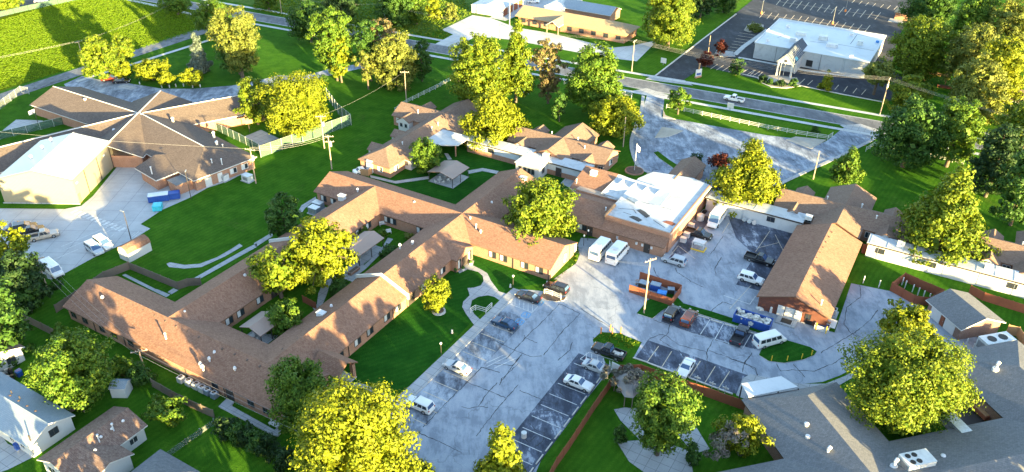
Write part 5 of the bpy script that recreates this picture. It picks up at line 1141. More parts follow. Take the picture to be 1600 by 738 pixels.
# courtyard and lawns
T((416,307,471,372), .6, 'round', 'leaf_dark', 'dark green tree on the side lawn outside the west wing')
T((446,342,549,440), 2.5, 'dome', 'leaf_yellow', 'large glowing tree in the planted courtyard', cap=11000)
T((388,388,478,458), 2.5, 'vase', 'leaf_bright', 'low spreading companion of the glowing courtyard tree', dens=1.9)
T((785,280,901,372), 1.5, 'dome', 'leaf_bright', 'large bright tree between the east wing and kitchen block', cap=12000)
T((659,435,703,488), .9, 'round', 'leaf_yellow', 'small ornamental tree in a ring planter on the front lawn', leaf=.32, cap=5000)
T((410,468,480,524), .3, 'dome', 'leaf_mid', 'bushy tree beside the pavilion at the narrow courtyard end', leaf=.4)
T((420,562,514,668), .8, 'round', 'leaf_mid', 'dense dark green tree at the end of the south wing', leaf=0.36, cap=15000, dens=2.6)
T((446,598,656,825), 2.0, 'dome', 'leaf_yellow', 'huge yellow topped tree beside the entrance path', leaf=0.36, cap=34000, dens=2.6)
T((730,664,838,805), 1.5, 'cone', 'leaf_yellow', 'pointed yellow green tree at the foot of the parking lot', leaf=.42, cap=9000)
T((590,718,700,830), 1.5, 'dome', 'leaf_yellow', 'low bright tree between the huge one and the pointed one', leaf=.42, cap=9000)
T((52,523,178,636), 1.0, 'round', 'leaf_mid', 'round half sunlit tree on the back lawn of the cream house', leaf=0.36, cap=20000, dens=2.6)
T((228,620,295,668), 1.0, 'vase', 'leaf_mid', 'small spreading tree beside the wooden back fence', leaf=.38, dens=1.7)
T((-30,346,40,428), 1.5, 'round', 'leaf_yellow', 'yellow topped tree beside the concrete school lot')
T((-10,395,76,478), .6, 'dome', 'leaf_deep', 'dark thicket tree beneath the wires at the school lot edge')
T((-60,440,40,560), .6, 'dome', 'leaf_dark', 'dark tree under the wires beside the back lawns')
T((20,440,62,490), .3, 'dome', 'leaf_dark', 'low dark tree between the two wire poles')
T((1328,520,1510,676), 1.2, 'round', 'leaf_bright', 'very large dense tree rising from the court of the grey building', leaf=0.36, cap=34000, dens=2.6)
T((1374,473,1464,540), 1.5, 'dome', 'leaf_yellow', 'bright tree in front of the small brick garage', leaf=.45)
T((982,590,1088,712), 1.5, 'vase', 'leaf_mid', 'feathery green tree inside the red fenced yard', leaf=0.34, cap=16000, dens=2.0)
T((1126,645,1195,708), .6, 'round', 'leaf_yellow', 'golden topped shrub tree beside the grey roof', leaf=.34)
shrub((1104,662,1176,726), 'leaf_twig', 'bare twiggy purple grey bush in front of the golden one', leaf=.6, thin=1.0, dens=2.6)
shrub((1070,694,1096,724), 'leaf_dark', 'clipped round bush on the patio corner')
shrub((958,660,980,694), 'leaf_dark', 'dark bush beside the patio under the feathery tree')
# shrubs
for b_, m_, s_ in (((120,560,150,590),'leaf_mid','bright fern like shrub at the back of the wooden fence'),((172,556,205,592),'leaf_mid','green shrub behind the little metal shed'),((196,568,238,604),'leaf_dark','dark shrub spreading from the little metal shed'),((80,505,112,535),'leaf_mid','young shrub at the fence corner by the south wing'),
                   ((335,650,372,684),'leaf_deep','dense hedge bush at the upper end of the ramp'),((368,664,402,698),'leaf_deep','dense hedge bush halfway down the ramp'),((398,680,436,716),'leaf_deep','dense hedge bush at the lower end of the ramp'),((352,656,388,692),'leaf_dark','hedge bush between the two upper hedge bushes along the ramp'),((384,672,420,708),'leaf_dark','hedge bush between the two lower hedge bushes along the ramp'),((425,698,460,735),'leaf_deep','hedge bush beneath the huge yellow topped tree'),
                   ((514,436,546,466),'leaf_dark','round bush beside the curving courtyard path'),((592,384,624,406),'leaf_dark','dark bush by the courtyard pavilion steps'),((548,352,580,372),'leaf_mid','leafy shrub under the west wing windows'),((594,355,606,372),'leaf_mid','upright shrub in the inner courtyard corner'),((632,362,652,378),'leaf_sage','silvery shrub against the north wing'),
                   ((648,222,672,240),'leaf_mid','rounded shrub at the white canopy'),((500,118,512,128),'leaf_dark','little round bush beside the school drive'),((1184,118,1200,128),'leaf_deep','low dark shrub beside the first flagpole in the church planting'),((1198,122,1210,132),'leaf_dark','low green shrub in the church planting beside the portico steps'),((1212,126,1230,135),'leaf_deep','wide dark shrub in the church planting'),((1232,124,1247,136),'leaf_dark','round shrub between the portico and the little cone tree'),((1168,38,1192,48),'leaf_sage','low planting on the kerb island beside the church'),
                   ((1268,198,1279,208),'leaf_dark','little dark bush by the end of the rail fence')):
    shrub(b_, m_, s_)
T((640,218,690,268), .8, 'round', 'leaf_mid', 'round green tree beside the white canopy and the cottage', leaf=.38)
T((250,-4,300,14), 1.5, 'round', 'leaf_mid', 'small roadside tree beyond the field walk', leaf=.5)

# ---------------------------------------------------------------- vehicles
def vehicle(kind, col, label, pxy, az, cat=None, group=None, dirty=False):
    g = G(*pxy, .55); r = thing({'sedan': 'parked_car', 'suv': 'parked_suv', 'van': 'passenger_van', 'minivan': 'parked_minivan', 'pickup': 'pickup_truck', 'bus': 'minibus'}[kind], label, cat or {'sedan': 'car', 'suv': 'suv', 'van': 'van', 'minivan': 'minivan', 'pickup': 'pickup', 'bus': 'minibus'}[kind], (float(g[0]), float(g[1]), .03), az, group)
    cm = paint('paint_%d_%d_%d' % tuple(int(q*255) for q in col), col)
    Lh, Wd, st, cab = {
        'sedan': (2.4, 1.84, [(-1,.62,.80),(-.96,.86,.90),(-.8,.95,.97),(-.3,.96,1),(.3,.95,1),(.5,.92,.99),(.85,.80,.95),(.97,.66,.88),(1,.5,.80)], (-.70,.36,-.40,.06,.94,1.45,.78)),
        'suv': (2.4, 1.92, [(-1,.70,.86),(-.97,1.0,.94),(-.8,1.06,1),(.3,1.06,1),(.45,1.04,.99),(.86,.95,.96),(.97,.78,.9),(1,.55,.84)], (-.96,.44,-.84,.12,1.05,1.78,.84)),
        'minivan': (2.5, 1.98, [(-1,.70,.88),(-.97,1.0,.95),(-.8,1.06,1),(.5,1.05,1),(.7,1.0,.97),(.93,.82,.9),(1,.52,.82)], (-.97,.62,-.88,.20,1.04,1.78,.85)),
        'van': (2.9, 2.05, [(-1,.75,.94),(-.98,1.15,.98),(-.8,1.2,1),(.6,1.2,1),(.72,1.14,.99),(.93,1.02,.95),(.99,.8,.92),(1,.5,.88)], (-.985,.74,-.96,.54,1.18,2.15,.88)),
        'pickup': (2.9, 2.02, [(-1,.70,.96),(-.985,.72,1),(-.25,.72,1),(-.2,1.08,1),(.35,1.08,1),(.5,1.06,.99),(.88,1.0,.96),(.98,.86,.92),(1,.55,.88)], (-.22,.46,-.14,.20,1.07,1.86,.82)),
        'bus': (3.6, 2.35, [(-1,1.0,.98),(-.99,1.1,1),(.5,1.1,1),(.52,1.1,.94),(.7,1.12,.90),(.92,1.0,.86),(.98,.8,.82),(1,.5,.78)], (-1.0,.74,-.985,.50,1.1,2.85,.94))}[kind]
    hw = Wd/2; zb = .30 if kind in ('pickup', 'bus', 'van', 'suv') else .24
    mb = MB(); secs = []
    for t, zt, wf in st:
        w = hw*wf; z1 = max(zb+.15, zt-.13)
        secs.append([(t*Lh, -w*.92, zb), (t*Lh, -w, zb+.14), (t*Lh, -w, z1), (t*Lh, -w*.93, zt), (t*Lh, w*.93, zt), (t*Lh, w, z1), (t*Lh, w, zb+.14), (t*Lh, w*.92, zb)])
    V = [p for s_ in secs for p in s_]; F_ = []
    for i in range(len(secs)-1):
        for j in range(8): F_.append((i*8+j, i*8+(j+1) % 8, (i+1)*8+(j+1) % 8, (i+1)*8+j))
    F_ += [tuple(range(8))[::-1], tuple(range(len(V)-8, len(V)))]
    mb.add(V, [f[::-1] for f in F_])
    b0, b1, t0, t1, zl, zt, wt = cab; wl_ = hw*.97; wu = hw*wt; x0, x1, u0, u1 = b0*Lh, b1*Lh, t0*Lh, t1*Lh
    B8 = [(x0,-wl_,zl-.05),(x1,-wl_,zl-.05),(x1,wl_,zl-.05),(x0,wl_,zl-.05),(u0,-wu,zt-.05),(u1,-wu,zt-.05),(u1,wu,zt-.05),(u0,wu,zt-.05)]
    top = [(u0+.12,-wu+.13,zt),(u1-.12,-wu+.13,zt),(u1-.12,wu-.13,zt),(u0+.12,wu-.13,zt)]
    mb.add(B8+top, [(0,1,5,4),(1,2,6,5),(2,3,7,6),(3,0,4,7),(4,5,9,8),(5,6,10,9),(6,7,11,10),(7,4,8,11),(8,9,10,11)])
    if kind == 'pickup':
        xr, xf = -Lh*.985, x0-.05
        mb.box(xr, xf, -hw, -hw+.12, .7, 1.08); mb.box(xr, xf, hw-.12, hw, .7, 1.08); mb.box(xr, xr+.1, -hw+.12, hw-.12, .7, 1.06); mb.box(xf-.1, xf, -hw+.12, hw-.12, .7, 1.08)
    if kind in ('sedan', 'suv', 'van', 'minivan', 'pickup'):
        for s_ in (-1, 1): mb.box(x1-.55, x1-.38, s_*hw if s_ > 0 else -hw-.16, hw+.16 if s_ > 0 else -hw, zl, zl+.16)
    body = mb.build('body', cm, r)
    if kind == 'pickup': MB().box(-Lh*.97, x0-.16, -hw+.13, hw-.13, .73, .76).build('bed_floor', 'black', r)
    gl = 'glass_blue'
    def quad(a, b, c, d, name, m0=.1, m1=.1, mat_=None):
        a, b, c, d = map(Vector, (a, b, c, d)); n = (b-a).cross(d-a).normalized()*.015
        def P_(u, v): return tuple((a.lerp(b, u)).lerp(d.lerp(c, u), v)+n)
        MB().add([P_(m0, m1), P_(1-m0, m1), P_(1-m0, 1-m1), P_(m0, 1-m1)], [(0,1,2,3)]).build(name, mat_ or gl, r)
    quad(B8[1], B8[2], B8[6], B8[5], 'windshield', .06, .08)
    quad(B8[3], B8[0], B8[4], B8[7], 'rear_window', .1, .14 if kind != 'bus' else .3)
    n = {'sedan': 2, 'suv': 3, 'minivan': 3, 'van': 4, 'pickup': 2, 'bus': 6}[kind]
    for s_ in (0, 1):
        A_, B_, C_, D_ = (B8[0], B8[1], B8[5], B8[4]) if s_ == 0 else (B8[2], B8[3], B8[7], B8[6])
        A_, B_, C_, D_ = map(Vector, (A_, B_, C_, D_))
        for k in range(n):
            u0_, u1_ = .04+.92*k/n, .04+.92*(k+1)/n
            v0, v1 = (.12, .88) if kind != 'bus' else (.42, .86)
            quad(A_.lerp(B_, u0_).lerp(D_.lerp(C_, u0_), v0), A_.lerp(B_, u1_).lerp(D_.lerp(C_, u1_), v0), A_.lerp(B_, u1_).lerp(D_.lerp(C_, u1_), v1), A_.lerp(B_, u0_).lerp(D_.lerp(C_, u0_), v1), 'side_window', .07, .03, 'glass')
    wr = .42 if kind == 'bus' else (.38 if kind in ('pickup', 'suv', 'van') else .33)
    for fx in (-.60, .62):
        for s_ in (-1, 1):
            w_ = MB().cyl((fx*Lh, s_*(hw-.20), wr), (fx*Lh, s_*(hw+.015), wr), wr, wr, 14).build('wheel', 'tyre', r)
            MB().cyl((fx*Lh, s_*(hw+.0), wr), (fx*Lh, s_*(hw+.03), wr), wr*.6, wr*.55, 10).build('rim', 'rim', w_)
    fz = .68 if kind == 'sedan' else .82
    for s_ in (-1, 1):
        MB().box(Lh*.955, Lh*.995, s_*hw*.70-.17, s_*hw*.70+.17, fz-.1, fz+.06).build('headlight', 'skin_lamp', r)
        MB().box(-Lh*1.0, -Lh*.965, s_*hw*.78-.12, s_*hw*.78+.12, fz-.02, fz+.2).build('taillight', 'red_light', r)
    MB().box(Lh*.94, Lh*1.005, -hw*.72, hw*.72, zb+.02, zb+.2).build('bumper', 'black' if kind in ('pickup', 'van', 'bus') else cm, r)
    if kind == 'bus':
        MB().box(-Lh*.6, -Lh*.35, -.6, .6, zt, zt+.22).build('roof_unit', 'vent_white', r)
    return r
An, Ap, Bn, Bp = YM+math.pi, YM, YM-math.pi/2, YM+math.pi/2
BLK, SIL, WHT, BLU, RED = (.012,.012,.014), (.42,.43,.44), (.72,.72,.71), (.012,.03,.075), (.11,.02,.012)
V_ = vehicle
V_('sedan', (.015,.05,.11), 'dark blue saloon parked nose to the lawn walk by the accessible bays', (788,505), An)
V_('sedan', SIL, 'silver saloon parked nose to the lawn walk', (714,574), An)
V_('suv', WHT, 'white crossover beside the hatched bay and entrance tree', (655,633), An)
V_('sedan', BLK, 'black saloon in the hatched accessible bay', Z(680,340,4.92,(715,610))[0], An)
V_('suv', BLK, 'black suv parked behind the low white rail', Z(680,340,4.92,(930,545))[0], An)
V_('pickup', BLK, 'black pickup with loaded bed backed up to the grass tip', (951,550), An)
V_('sedan', SIL, 'silver saloon parked at the wheel stops beside a white saloon', (932,574), Ap)
V_('sedan', WHT, 'white saloon parked at the wheel stops above the red fence', (904,599), Ap)
V_('sedan', WHT, 'white saloon alone in the middle bay row', (1072,575), Bn)
V_('suv', BLK, 'black suv beside the brown minivan on the grass strip', (1049.5,490), Bp)
V_('minivan', (.12,.035,.015), 'brown minivan parked beside the black suv', (1076.5,497.5), Bp)
V_('pickup', (.02,.022,.03), 'dark pickup parked below the blue dumpster', (1156,524), Bp)
V_('van', WHT, 'white passenger van parked on the grass oval', (1202,533), R_(22))
V_('suv', (.38,.41,.45), 'silver blue suv at the corner of the kitchen block', Z(960,300,4.92,(460,530))[0], An)
V_('suv', WHT, 'white suv parked facing the workshop', Z(960,300,4.92,(1050,670))[0], Ap)
V_('pickup', BLK, 'black pickup with a tool box parked facing the workshop', Z(960,300,4.92,(1115,520))[0], Ap)
V_('pickup', (.02,.018,.016), 'dark pickup parked against the kitchen block wall', Z(960,300,4.92,(645,325))[0], Ap)
V_('bus', WHT, 'white minibus standing nose out beneath the corridor', Z(960,300,4.92,(785,215))[0], Bn)
V_('bus', WHT, 'white minibus parked nearer the bright tree, left of a pair', Z(800,240,2.9525,(412,450))[0], Bp)['label'] = 'white minibus of a side by side pair, nearer the east wing'
V_('bus', WHT, 'white minibus of a side by side pair, nearer the kitchen door', Z(800,240,2.9525,(488,468))[0], Bp)
rz_l = R_(29)
V_('sedan', BLK, 'black saloon parked beside the beige pickup', Z(0,320,4.92,(243,195))[0], rz_l)
V_('suv', BLK, 'black hatchback between the blue grey car and the saloon', Z(0,320,4.92,(190,178))[0], rz_l)
V_('sedan', (.03,.05,.08), 'blue grey car at the end of the row nearest the yellow topped tree', Z(0,320,4.92,(140,165))[0], rz_l)
V_('pickup', (.36,.32,.27), 'beige pickup in the concrete school lot', Z(0,320,4.92,(333,238))[0], rz_l)
V_('minivan', (.36,.41,.46), 'silver blue minivan in the concrete school lot', Z(0,320,4.92,(725,340))[0], R_(-40))
V_('minivan', WHT, 'white minivan beside the silver blue one', Z(0,320,4.92,(793,298))[0], R_(-40))
V_('van', WHT, 'white passenger van behind the leaning wire pole', Z(0,320,4.92,(405,505))[0], R_(-40))
V_('suv', RED, 'red suv under the ornamental trees by the school drive', Z(0,0,4.92,(845,608))[0], R_(10))
V_('sedan', BLK, 'black car under the ornamental trees by the school drive', Z(0,0,4.92,(935,625))[0], R_(10))
V_('pickup', WHT, 'white pickup driving along the road past the rail fence', (1147,155), An)
V_('sedan', WHT, 'white car in the fenced lot beyond the field', (64,2), R_(20))
V_('sedan', WHT, 'white car in the lot behind the tan office', Z(680,0,4.92,(755,12))[0], R_(0))
V_('sedan', BLU, 'dark car in the lot behind the tan office', Z(680,0,4.92,(990,75))[0], R_(20))
V_('sedan', WHT, 'white car behind the tan fence panel of the western cottage', Z(540,140,4.92,(135,625))[0], R_(25))
# pale cargo in the near pickup bed
g = G(954, 547, 1.0); o = MB().box(-.5, .3, -.4, .3, 0, .25).box(.35, .8, -.2, .5, 0, .35).box(-.9, -.55, -.1, .45, 0, .2).build('cargo', 'debris'); 
o.location = FM.w(*[FM.ab(951,550,.55)[0]+1.7, FM.ab(951,550,.55)[1]], .79); o.rotation_euler = (0, 0, YM); tag(o, 'pale boxes lying in the black pickup bed', 'boxes')

# ---------------------------------------------------------------- fences
def fence(label, pts, h, matn, step=2.4, name='fence', post='same', rail=False, th=.05, group=None, ph=.12, cap=None, z=0.0):
    P = [Vector(G2(p)) for p in pts]; o = P[0]; r = thing(name, label, 'fence', (o.x, o.y, z), 0, group)
    for a, b in zip(P, P[1:]):
        d = (b-a); Ln = d.length; n = max(1, round(Ln/step)); u = d/Ln
        for k in range(n):
            p0 = a+u*(Ln*k/n)-o; p1 = a+u*(Ln*(k+1)/n)-o; m = (p0+p1)/2
            if rail:
                for zz in (.35, .74, 1.13): MB().obox(m, u, Ln/n-.02, .045, zz, zz+.10).build('rail', matn, r)
            else:
                j = random.uniform(-.03, .03); MB().obox(m, u, Ln/n-.03, th, .03, h+j).build('fence_panel', matn, r)
                if cap: MB().obox(m, u, Ln/n, .05, h+.03, h+.07).build('top_rail', cap, r)
            MB().obox(p0, u, .11, .11 if rail else .14, 0, h+ph).build('post', matn if post == 'same' else post, r)
        MB().obox(b-o, u, .11, .13, 0, h+ph).build('post', matn if post == 'same' else post, r)
    return r
zz1 = lambda *q: Z(0,240,2.9525,*q)
fence('weathered wooden fence enclosing the small west yard', zz1((262,735),(400,640),(485,580),(600,535),(825,628),(870,612),(930,608)), 1.7, 'wood_fence')
fence('weathered wooden fence along the back lawns behind the south wing', Z(0,488,2.9525,(110,40),(200,85),(310,140),(330,150)), 1.7, 'wood_fence')
fence('long weathered wooden back fence below the air conditioners', Z(0,488,2.9525,(705,345),(800,400),(880,440),(990,490)), 1.7, 'wood_fence')
fence('red board fence running down from the grass tip beside the wheel stops', Z(800,488,2.9525,(498,285),(470,325),(375,460),(265,630),(205,715),(160,800)), 1.9, 'wood_red', 2.4)
fence('red board fence along the top of the patio yard', Z(800,488,2.9525,(498,285),(590,282),(650,305),(880,385),(1075,455)), 1.9, 'wood_red', 2.4)
fence('red board fence round the posts beside the asphalt turning area', Z(1360,420,4.92,(150,170),(325,270),(430,285),(545,225),(250,95),(150,170)), 1.9, 'wood_red', 2.4)
fence('red board fence behind the small brick garage', Z(1360,420,4.92,(755,190),(860,245),(1181,345),(1400,420)), 1.8, 'wood_red', 2.4)
fence('short red gate panels between the workshop and the white corridor', Z(1140,300,4.92,(1010,470),(1060,485),(1110,495)), 2.2, 'wood_red', 1.6)
fence('tan fence panels at the end of the western cottage', Z(540,140,4.92,(120,660),(175,668),(228,632)), 1.7, 'wood_tan', 2.0)
fence('red board fence in the courtyard beside the bright tree', Z(480,380,4.92,(-30,455),(0,470),(70,510)), 1.5, 'wood_red', 1.6)
fence('brown board fence at the chillers', Z(1360,420,4.92,(1040,500),(1120,520),(1181,610),(1230,680)), 2.0, 'wood_tan', 2.0)
fence('white three rail fence above the visitor lot', Z(800,0,2.9525,(712,500),(1181,598))+Z(1200,0,2.9525,(130,622),(275,645),(295,632)), 1.25, 'frame_white', 2.6, 'rail_fence', rail=True)
fence('short white rail fence at the visitor lot entrance by the two toned tree', Z(800,0,2.9525,(240,390),(490,435),(552,450),(548,475)), 1.25, 'frame_white', 2.6, 'rail_fence', rail=True)
fence('white rail fence slanting up beside the huge lumpy tree', Z(540,140,4.92,(380,175),(470,108),(690,0))+[(704,127)], 1.25, 'frame_white', 2.6, 'rail_fence', rail=True)
fence('white rail fence on the shaded lawn east of the drive', Z(1200,0,2.9525,(450,700),(490,675),(530,690),(800,740),(900,760)), 1.25, 'frame_white', 2.6, 'rail_fence', rail=True)
fence('low white rail beside the round path on the front lawn', Z(680,340,4.92,(272,738),(310,715),(390,738),(435,695)), 1.0, 'frame_white', 2.0, 'rail_fence', rail=True)
fence('low white rail on the planted corner by the black suv', Z(680,340,4.92,(838,590),(900,605),(965,635)), 1.0, 'frame_white', 2.0, 'rail_fence', rail=True)
fence('green mesh fence along the school yard', Z(360,100,4.92,(235,720),(930,470)), 3.0, 'mesh_green', 3.0, 'mesh_fence', post='galv', th=.02, cap='galv')
fence('pale mesh fence at the end of the school yard', Z(360,100,4.92,(930,470),(830,385),(745,265)), 3.0, 'mesh_grey', 3.0, 'mesh_fence', post='galv', th=.02, cap='galv')
fence('low green mesh fence along the school wing eave', Z(180,120,4.92,(610,345),(740,395),(960,500),(1110,580)), 2.2, 'mesh_green', 2.6, 'mesh_fence', post='galv', th=.02, cap='galv')
fence('green mesh fence along the western court of the school', Z(0,0,2.9525,(0,645),(310,570)), 2.0, 'mesh_green', 3.0, 'mesh_fence', post='galv', th=.02, cap='galv')
fence('pale fence at the corner of the western school court', Z(0,0,2.9525,(-40,540),(0,505),(100,430),(135,435)), 2.0, 'mesh_grey', 3.0, 'mesh_fence', post='galv', th=.02, cap='galv')
fence('dark mesh fence along the top of the field', Z(0,0,4.92,(-120,165),(0,130),(220,80),(560,8),(700,-25)), 1.8, 'mesh_green', 6.5, 'mesh_fence', post='black', th=.02, cap='black')
fence('thin wire fence between the back lawns', Z(0,488,2.9525,(990,520),(860,610),(750,690),(640,760)), 1.1, 'mesh_grey', 3.0, 'mesh_fence', post='steel', th=.02)
fence('wooden pallet fence beside the bins of the pale blue house', Z(0,580,4.92,(545,320),(610,290),(650,320)), .9, 'wood_fence', 1.2)

# ---------------------------------------------------------------- poles and wires
def upole(label, base, topxy, arms=1, h=None, rzarm=YM, transf=False, lamp=False, name='utility_pole', matn='pole_wood', r0=.16):
    g = G(*base)
    if h is None:
        v = min(np.arange(2, 16, .1), key=lambda z: abs(CYP-FPX*((g+np.array([0, 0, z])-CAMP) @ UP)/((g+np.array([0, 0, z])-CAMP) @ fw)-topxy[1])); h = float(v)
    r = thing(name, label, 'utility pole' if name == 'utility_pole' else 'lamp post', (float(g[0]), float(g[1]), 0), rzarm)
    MB().cyl((0, 0, -.1), (0, 0, h), r0, r0*.65, 8).build('pole', matn, r)
    for k in range(arms):
        zz = h-.35-k*1.3; ca = MB().box(-1.25, 1.25, -.17, -.06, zz-.07, zz+.07).build('cross_arm', matn, r)
        for xx in (-1.1, -.45, .45, 1.1): MB().cyl((xx, -.115, zz+.07), (xx, -.115, zz+.24), .05, .04, 6).build('insulator', 'vent_white', ca)
    if transf: MB().cyl((.4, 0, h-2.9), (.4, 0, h-1.9), .28, .28, 10).dome((.4, 0, h-1.9), .28, .12).build('transformer', 'galv', r)
    if lamp: MB().box(-.05, 1.0, -.12, .12, h-.05, h+.06).build('lamp_head', 'steel', r)
    return r, (float(g[0]), float(g[1]), h)
poles = {}
_, poles['a'] = upole('wooden utility pole with crossarm beside the south wing', (227.6,584.5), (216,546), 1, None, R_(20))
_, poles['b'] = upole('leaning looking wooden pole at the concrete school lot by the white van', (75,454), (58,402), 1, None, R_(35))
_, poles['c'] = upole('tall double crossarm pole on the lawn west of the north wing', (518.5,264.4), (512,211), 2, None, R_(5), True)
_, poles['d'] = upole('tall crossarm pole behind the double crossarm one at the green fence', (507,232), (502,180), 1, None, R_(5), True)
_, poles['e'] = upole('crossarm pole in front of the school wing', (400,287), (391,232), 1, None, R_(-15), True)
_, poles['f'] = upole('tall wooden pole on the grass tip beside the dumpster pen', (1006,490), (1014,404), 1, None, R_(30))
_, poles['g'] = upole('wooden pole with wires at the church corner', (1374.5,180), (1390,122), 2, None, R_(60), True)
_, poles['h'] = upole('wooden pole at the edge of the pale office lot', (987,112), (992,63), 1, None, R_(60))
_, poles['i'] = upole('wooden pole on the lawn above the western cottage', (634.8,156), (631,111), 1, None, R_(0))
_, poles['j'] = upole('wooden pole across the road by the dense trees', (598,36), (595,6), 1, None, R_(0))
_, poles['k'] = upole('slim wooden pole at the visitor lot kerb', (973.5,229.7), (976,183), 0, None, 0)
_, poles['l'] = upole('wooden pole beside the shaded drive east of the visitor lot', (1270.5,280), (1281,236), 0, None, 0)
_, poles['m'] = upole('wooden pole at the field tree', (134,108), (127,64), 1, None, R_(60))
_, poles['n'] = upole('white pole at the storage building', (796,44), (795,-4), 0, None, 0, matn='galv')
_, poles['o'] = upole('dark pole at the pale lot entrance', (781,62), (779,38), 0, None, 0)
_, poles['p'] = upole('roadside pole at the meadow walk', (440,20), (438,-8), 1, None, R_(60))
_, poles['q'] = upole('wooden pole standing in the dark thicket behind the back lawns', (6,463), (-6,424), 1, None, R_(30))
_, poles['r'] = upole('roadside pole at the far road corner', (282,16), (279,-2), 1, None, R_(60))
upole('slim lamp post beside the white barn shaped shed', (205,375), (191.5,331), 0, None, R_(150), lamp=True, name='lamp_post', matn='trim_dark', r0=.1)
upole('lamp post at the blue bins', Z(200,200,4.92,(487,550))[0], Z(200,200,4.92,(440,340))[0], 0, None, R_(100), lamp=True, name='lamp_post', matn='trim_dark', r0=.09)
upole('lamp post on the church drive edge', (1106.6,82), (1109,56), 0, None, R_(0), name='lamp_post', matn='pole_wood', r0=.14)
for i, (b_, t_, lab) in enumerate((((1216,126),(1219,92),'thin white flagpole on the drive side of the church portico'),((1223,121),(1228,88),'thin white flagpole before the church portico'),((1235,126),(1240,92),'thin white flagpole on the park side of the church portico'))):
    upole(lab, b_, t_, 0, None, 0, name='flagpole', matn='galv', r0=.09)[0]['category'] = 'flagpole'
for b_, t_, lab in ((Z(1160,0,4.92,(790,92))[0], Z(1160,0,4.92,(805,-10))[0], 'church lot lamp post on an orange base in the upper row'), (Z(1160,0,4.92,(692,185))[0], Z(1160,0,4.92,(712,60))[0], 'church lot lamp post on an orange base beside the church roof'), (Z(1160,0,4.92,(145,108))[0], Z(1160,0,4.92,(155,10))[0], 'church lot lamp post beside the planted kerb island')):
    r, _ = upole(lab, b_, t_, 0, None, R_(60), lamp=True, name='lamp_post', matn='steel', r0=.09); MB().cyl((0, 0, 0), (0, 0, .9), .35, .35, 10).build('base', 'orange_post', r)
upole('lamp post at the park end of the church', Z(1200,0,2.9525,(622,355))[0], Z(1200,0,2.9525,(635,300))[0], 0, None, R_(0), lamp=True, name='lamp_post', matn='steel', r0=.09)
# flagpole on the front circle
g = G(*Z(860,230,4.92,(645,185))[0]); r = thing('flagpole', 'white flagpole with pale flag in a ring of stones beside the visitor drive', 'flagpole', (float(g[0]), float(g[1]), 0))
MB().cyl((0,0,0), (0,0,7.2), .09, .06, 8).build('pole', 'vent_white', r); MB().add([(0,0,7.0),(.9,-.15,6.2),(.8,-.1,4.9),(0,0,5.4)], [(0,1,2,3)]).build('flag', 'frame_white', r); MB().cyl((0,0,0), (0,0,.25), 2.3, 2.2, 20).build('planter', 'brick', r); MB().cyl((0,0,.25), (0,0,.3), 2.0, 1.9, 20).build('soil', 'soil', r)
def wire(a, b, label, dz=-.1, off=0.0, sag=.5, rr=.014, dx=0.0):
    A_ = Vector(a)+Vector((0, 0, dz)); B_ = Vector(b)+Vector((0, 0, dz)); d = (B_-A_); n_ = Vector((-d.y, d.x, 0)).normalized()*off
    pts = [tuple(A_.lerp(B_, t/12)+n_-Vector((0, 0, sag*4*(t/12)*(1-t/12)))) for t in range(13)]
    o = MB().tube([tuple(Vector(p)-Vector(pts[0])) for p in pts], rr, 3).build('power_line', 'wire'); o.location = pts[0]
    tag(o, label, 'power line', 'overhead wires')
    return o
far = {'z1': (-120.0, 70.0, 9.0), 'z2': (20.0, 56.0, 9.5), 'z3': (145.0, 168.0, 10.0), 'z4': (-200.0, 190.0, 9.0)}
def wires(a, b, n, what, sag=.6):
    for k in range(n): wire(poles[a] if a in poles else far[a], poles[b] if b in poles else far[b], what, -.15-.0*k, (k-(n-1)/2)*.8, sag*(1+.1*k))
wires('a', 'b', 3, 'wire strung from the south wing pole to the concrete lot pole', 1.2)
wires('a', 'z2', 3, 'wire strung from the south wing pole past the entrance trees', 2.0)
wires('b', 'q', 3, 'wire strung between the poles beside the dark thicket', .4)
wires('c', 'd', 2, 'wire strung between the two poles on the west lawn', .3)
wires('c', 'e', 3, 'wire strung from the school pole to the double crossarm pole', .8)
wires('d', 'i', 1, 'wire strung from the green fence pole to the cottage lawn pole', 1.0)
wires('g', 'h', 4, 'wire strung along the road in front of the church', 1.6)
wires('g', 'z3', 4, 'wire strung from the church corner towards the park', 1.0)
wires('i', 'j', 1, 'wire strung across the road to the dense trees', 1.2)
wires('m', 'r', 2, 'wire strung along the field road', 1.2)
wires('m', 'z4', 2, 'wire strung over the field from the field tree', 1.5)
wires('j', 'p', 2, 'wire strung along the meadow side of the road', 1.2)
wires('h', 'j', 2, 'wire strung along the road past the pale office lot', 2.0)
wires('e', 'z4', 1, 'wire strung over the school roof', 2.0)
P5 = poles['f']; K0 = FM.w(-57.3, 121, 3.2)
for k in range(3): wire((P5[0]+.3*k, P5[1], P5[2]-.8-.4*k), (K0[0]+.6*k, K0[1]+.5*k, 3.0), 'service wire dropping from the dumpster pen pole to the east wing', 0, 0, .9)

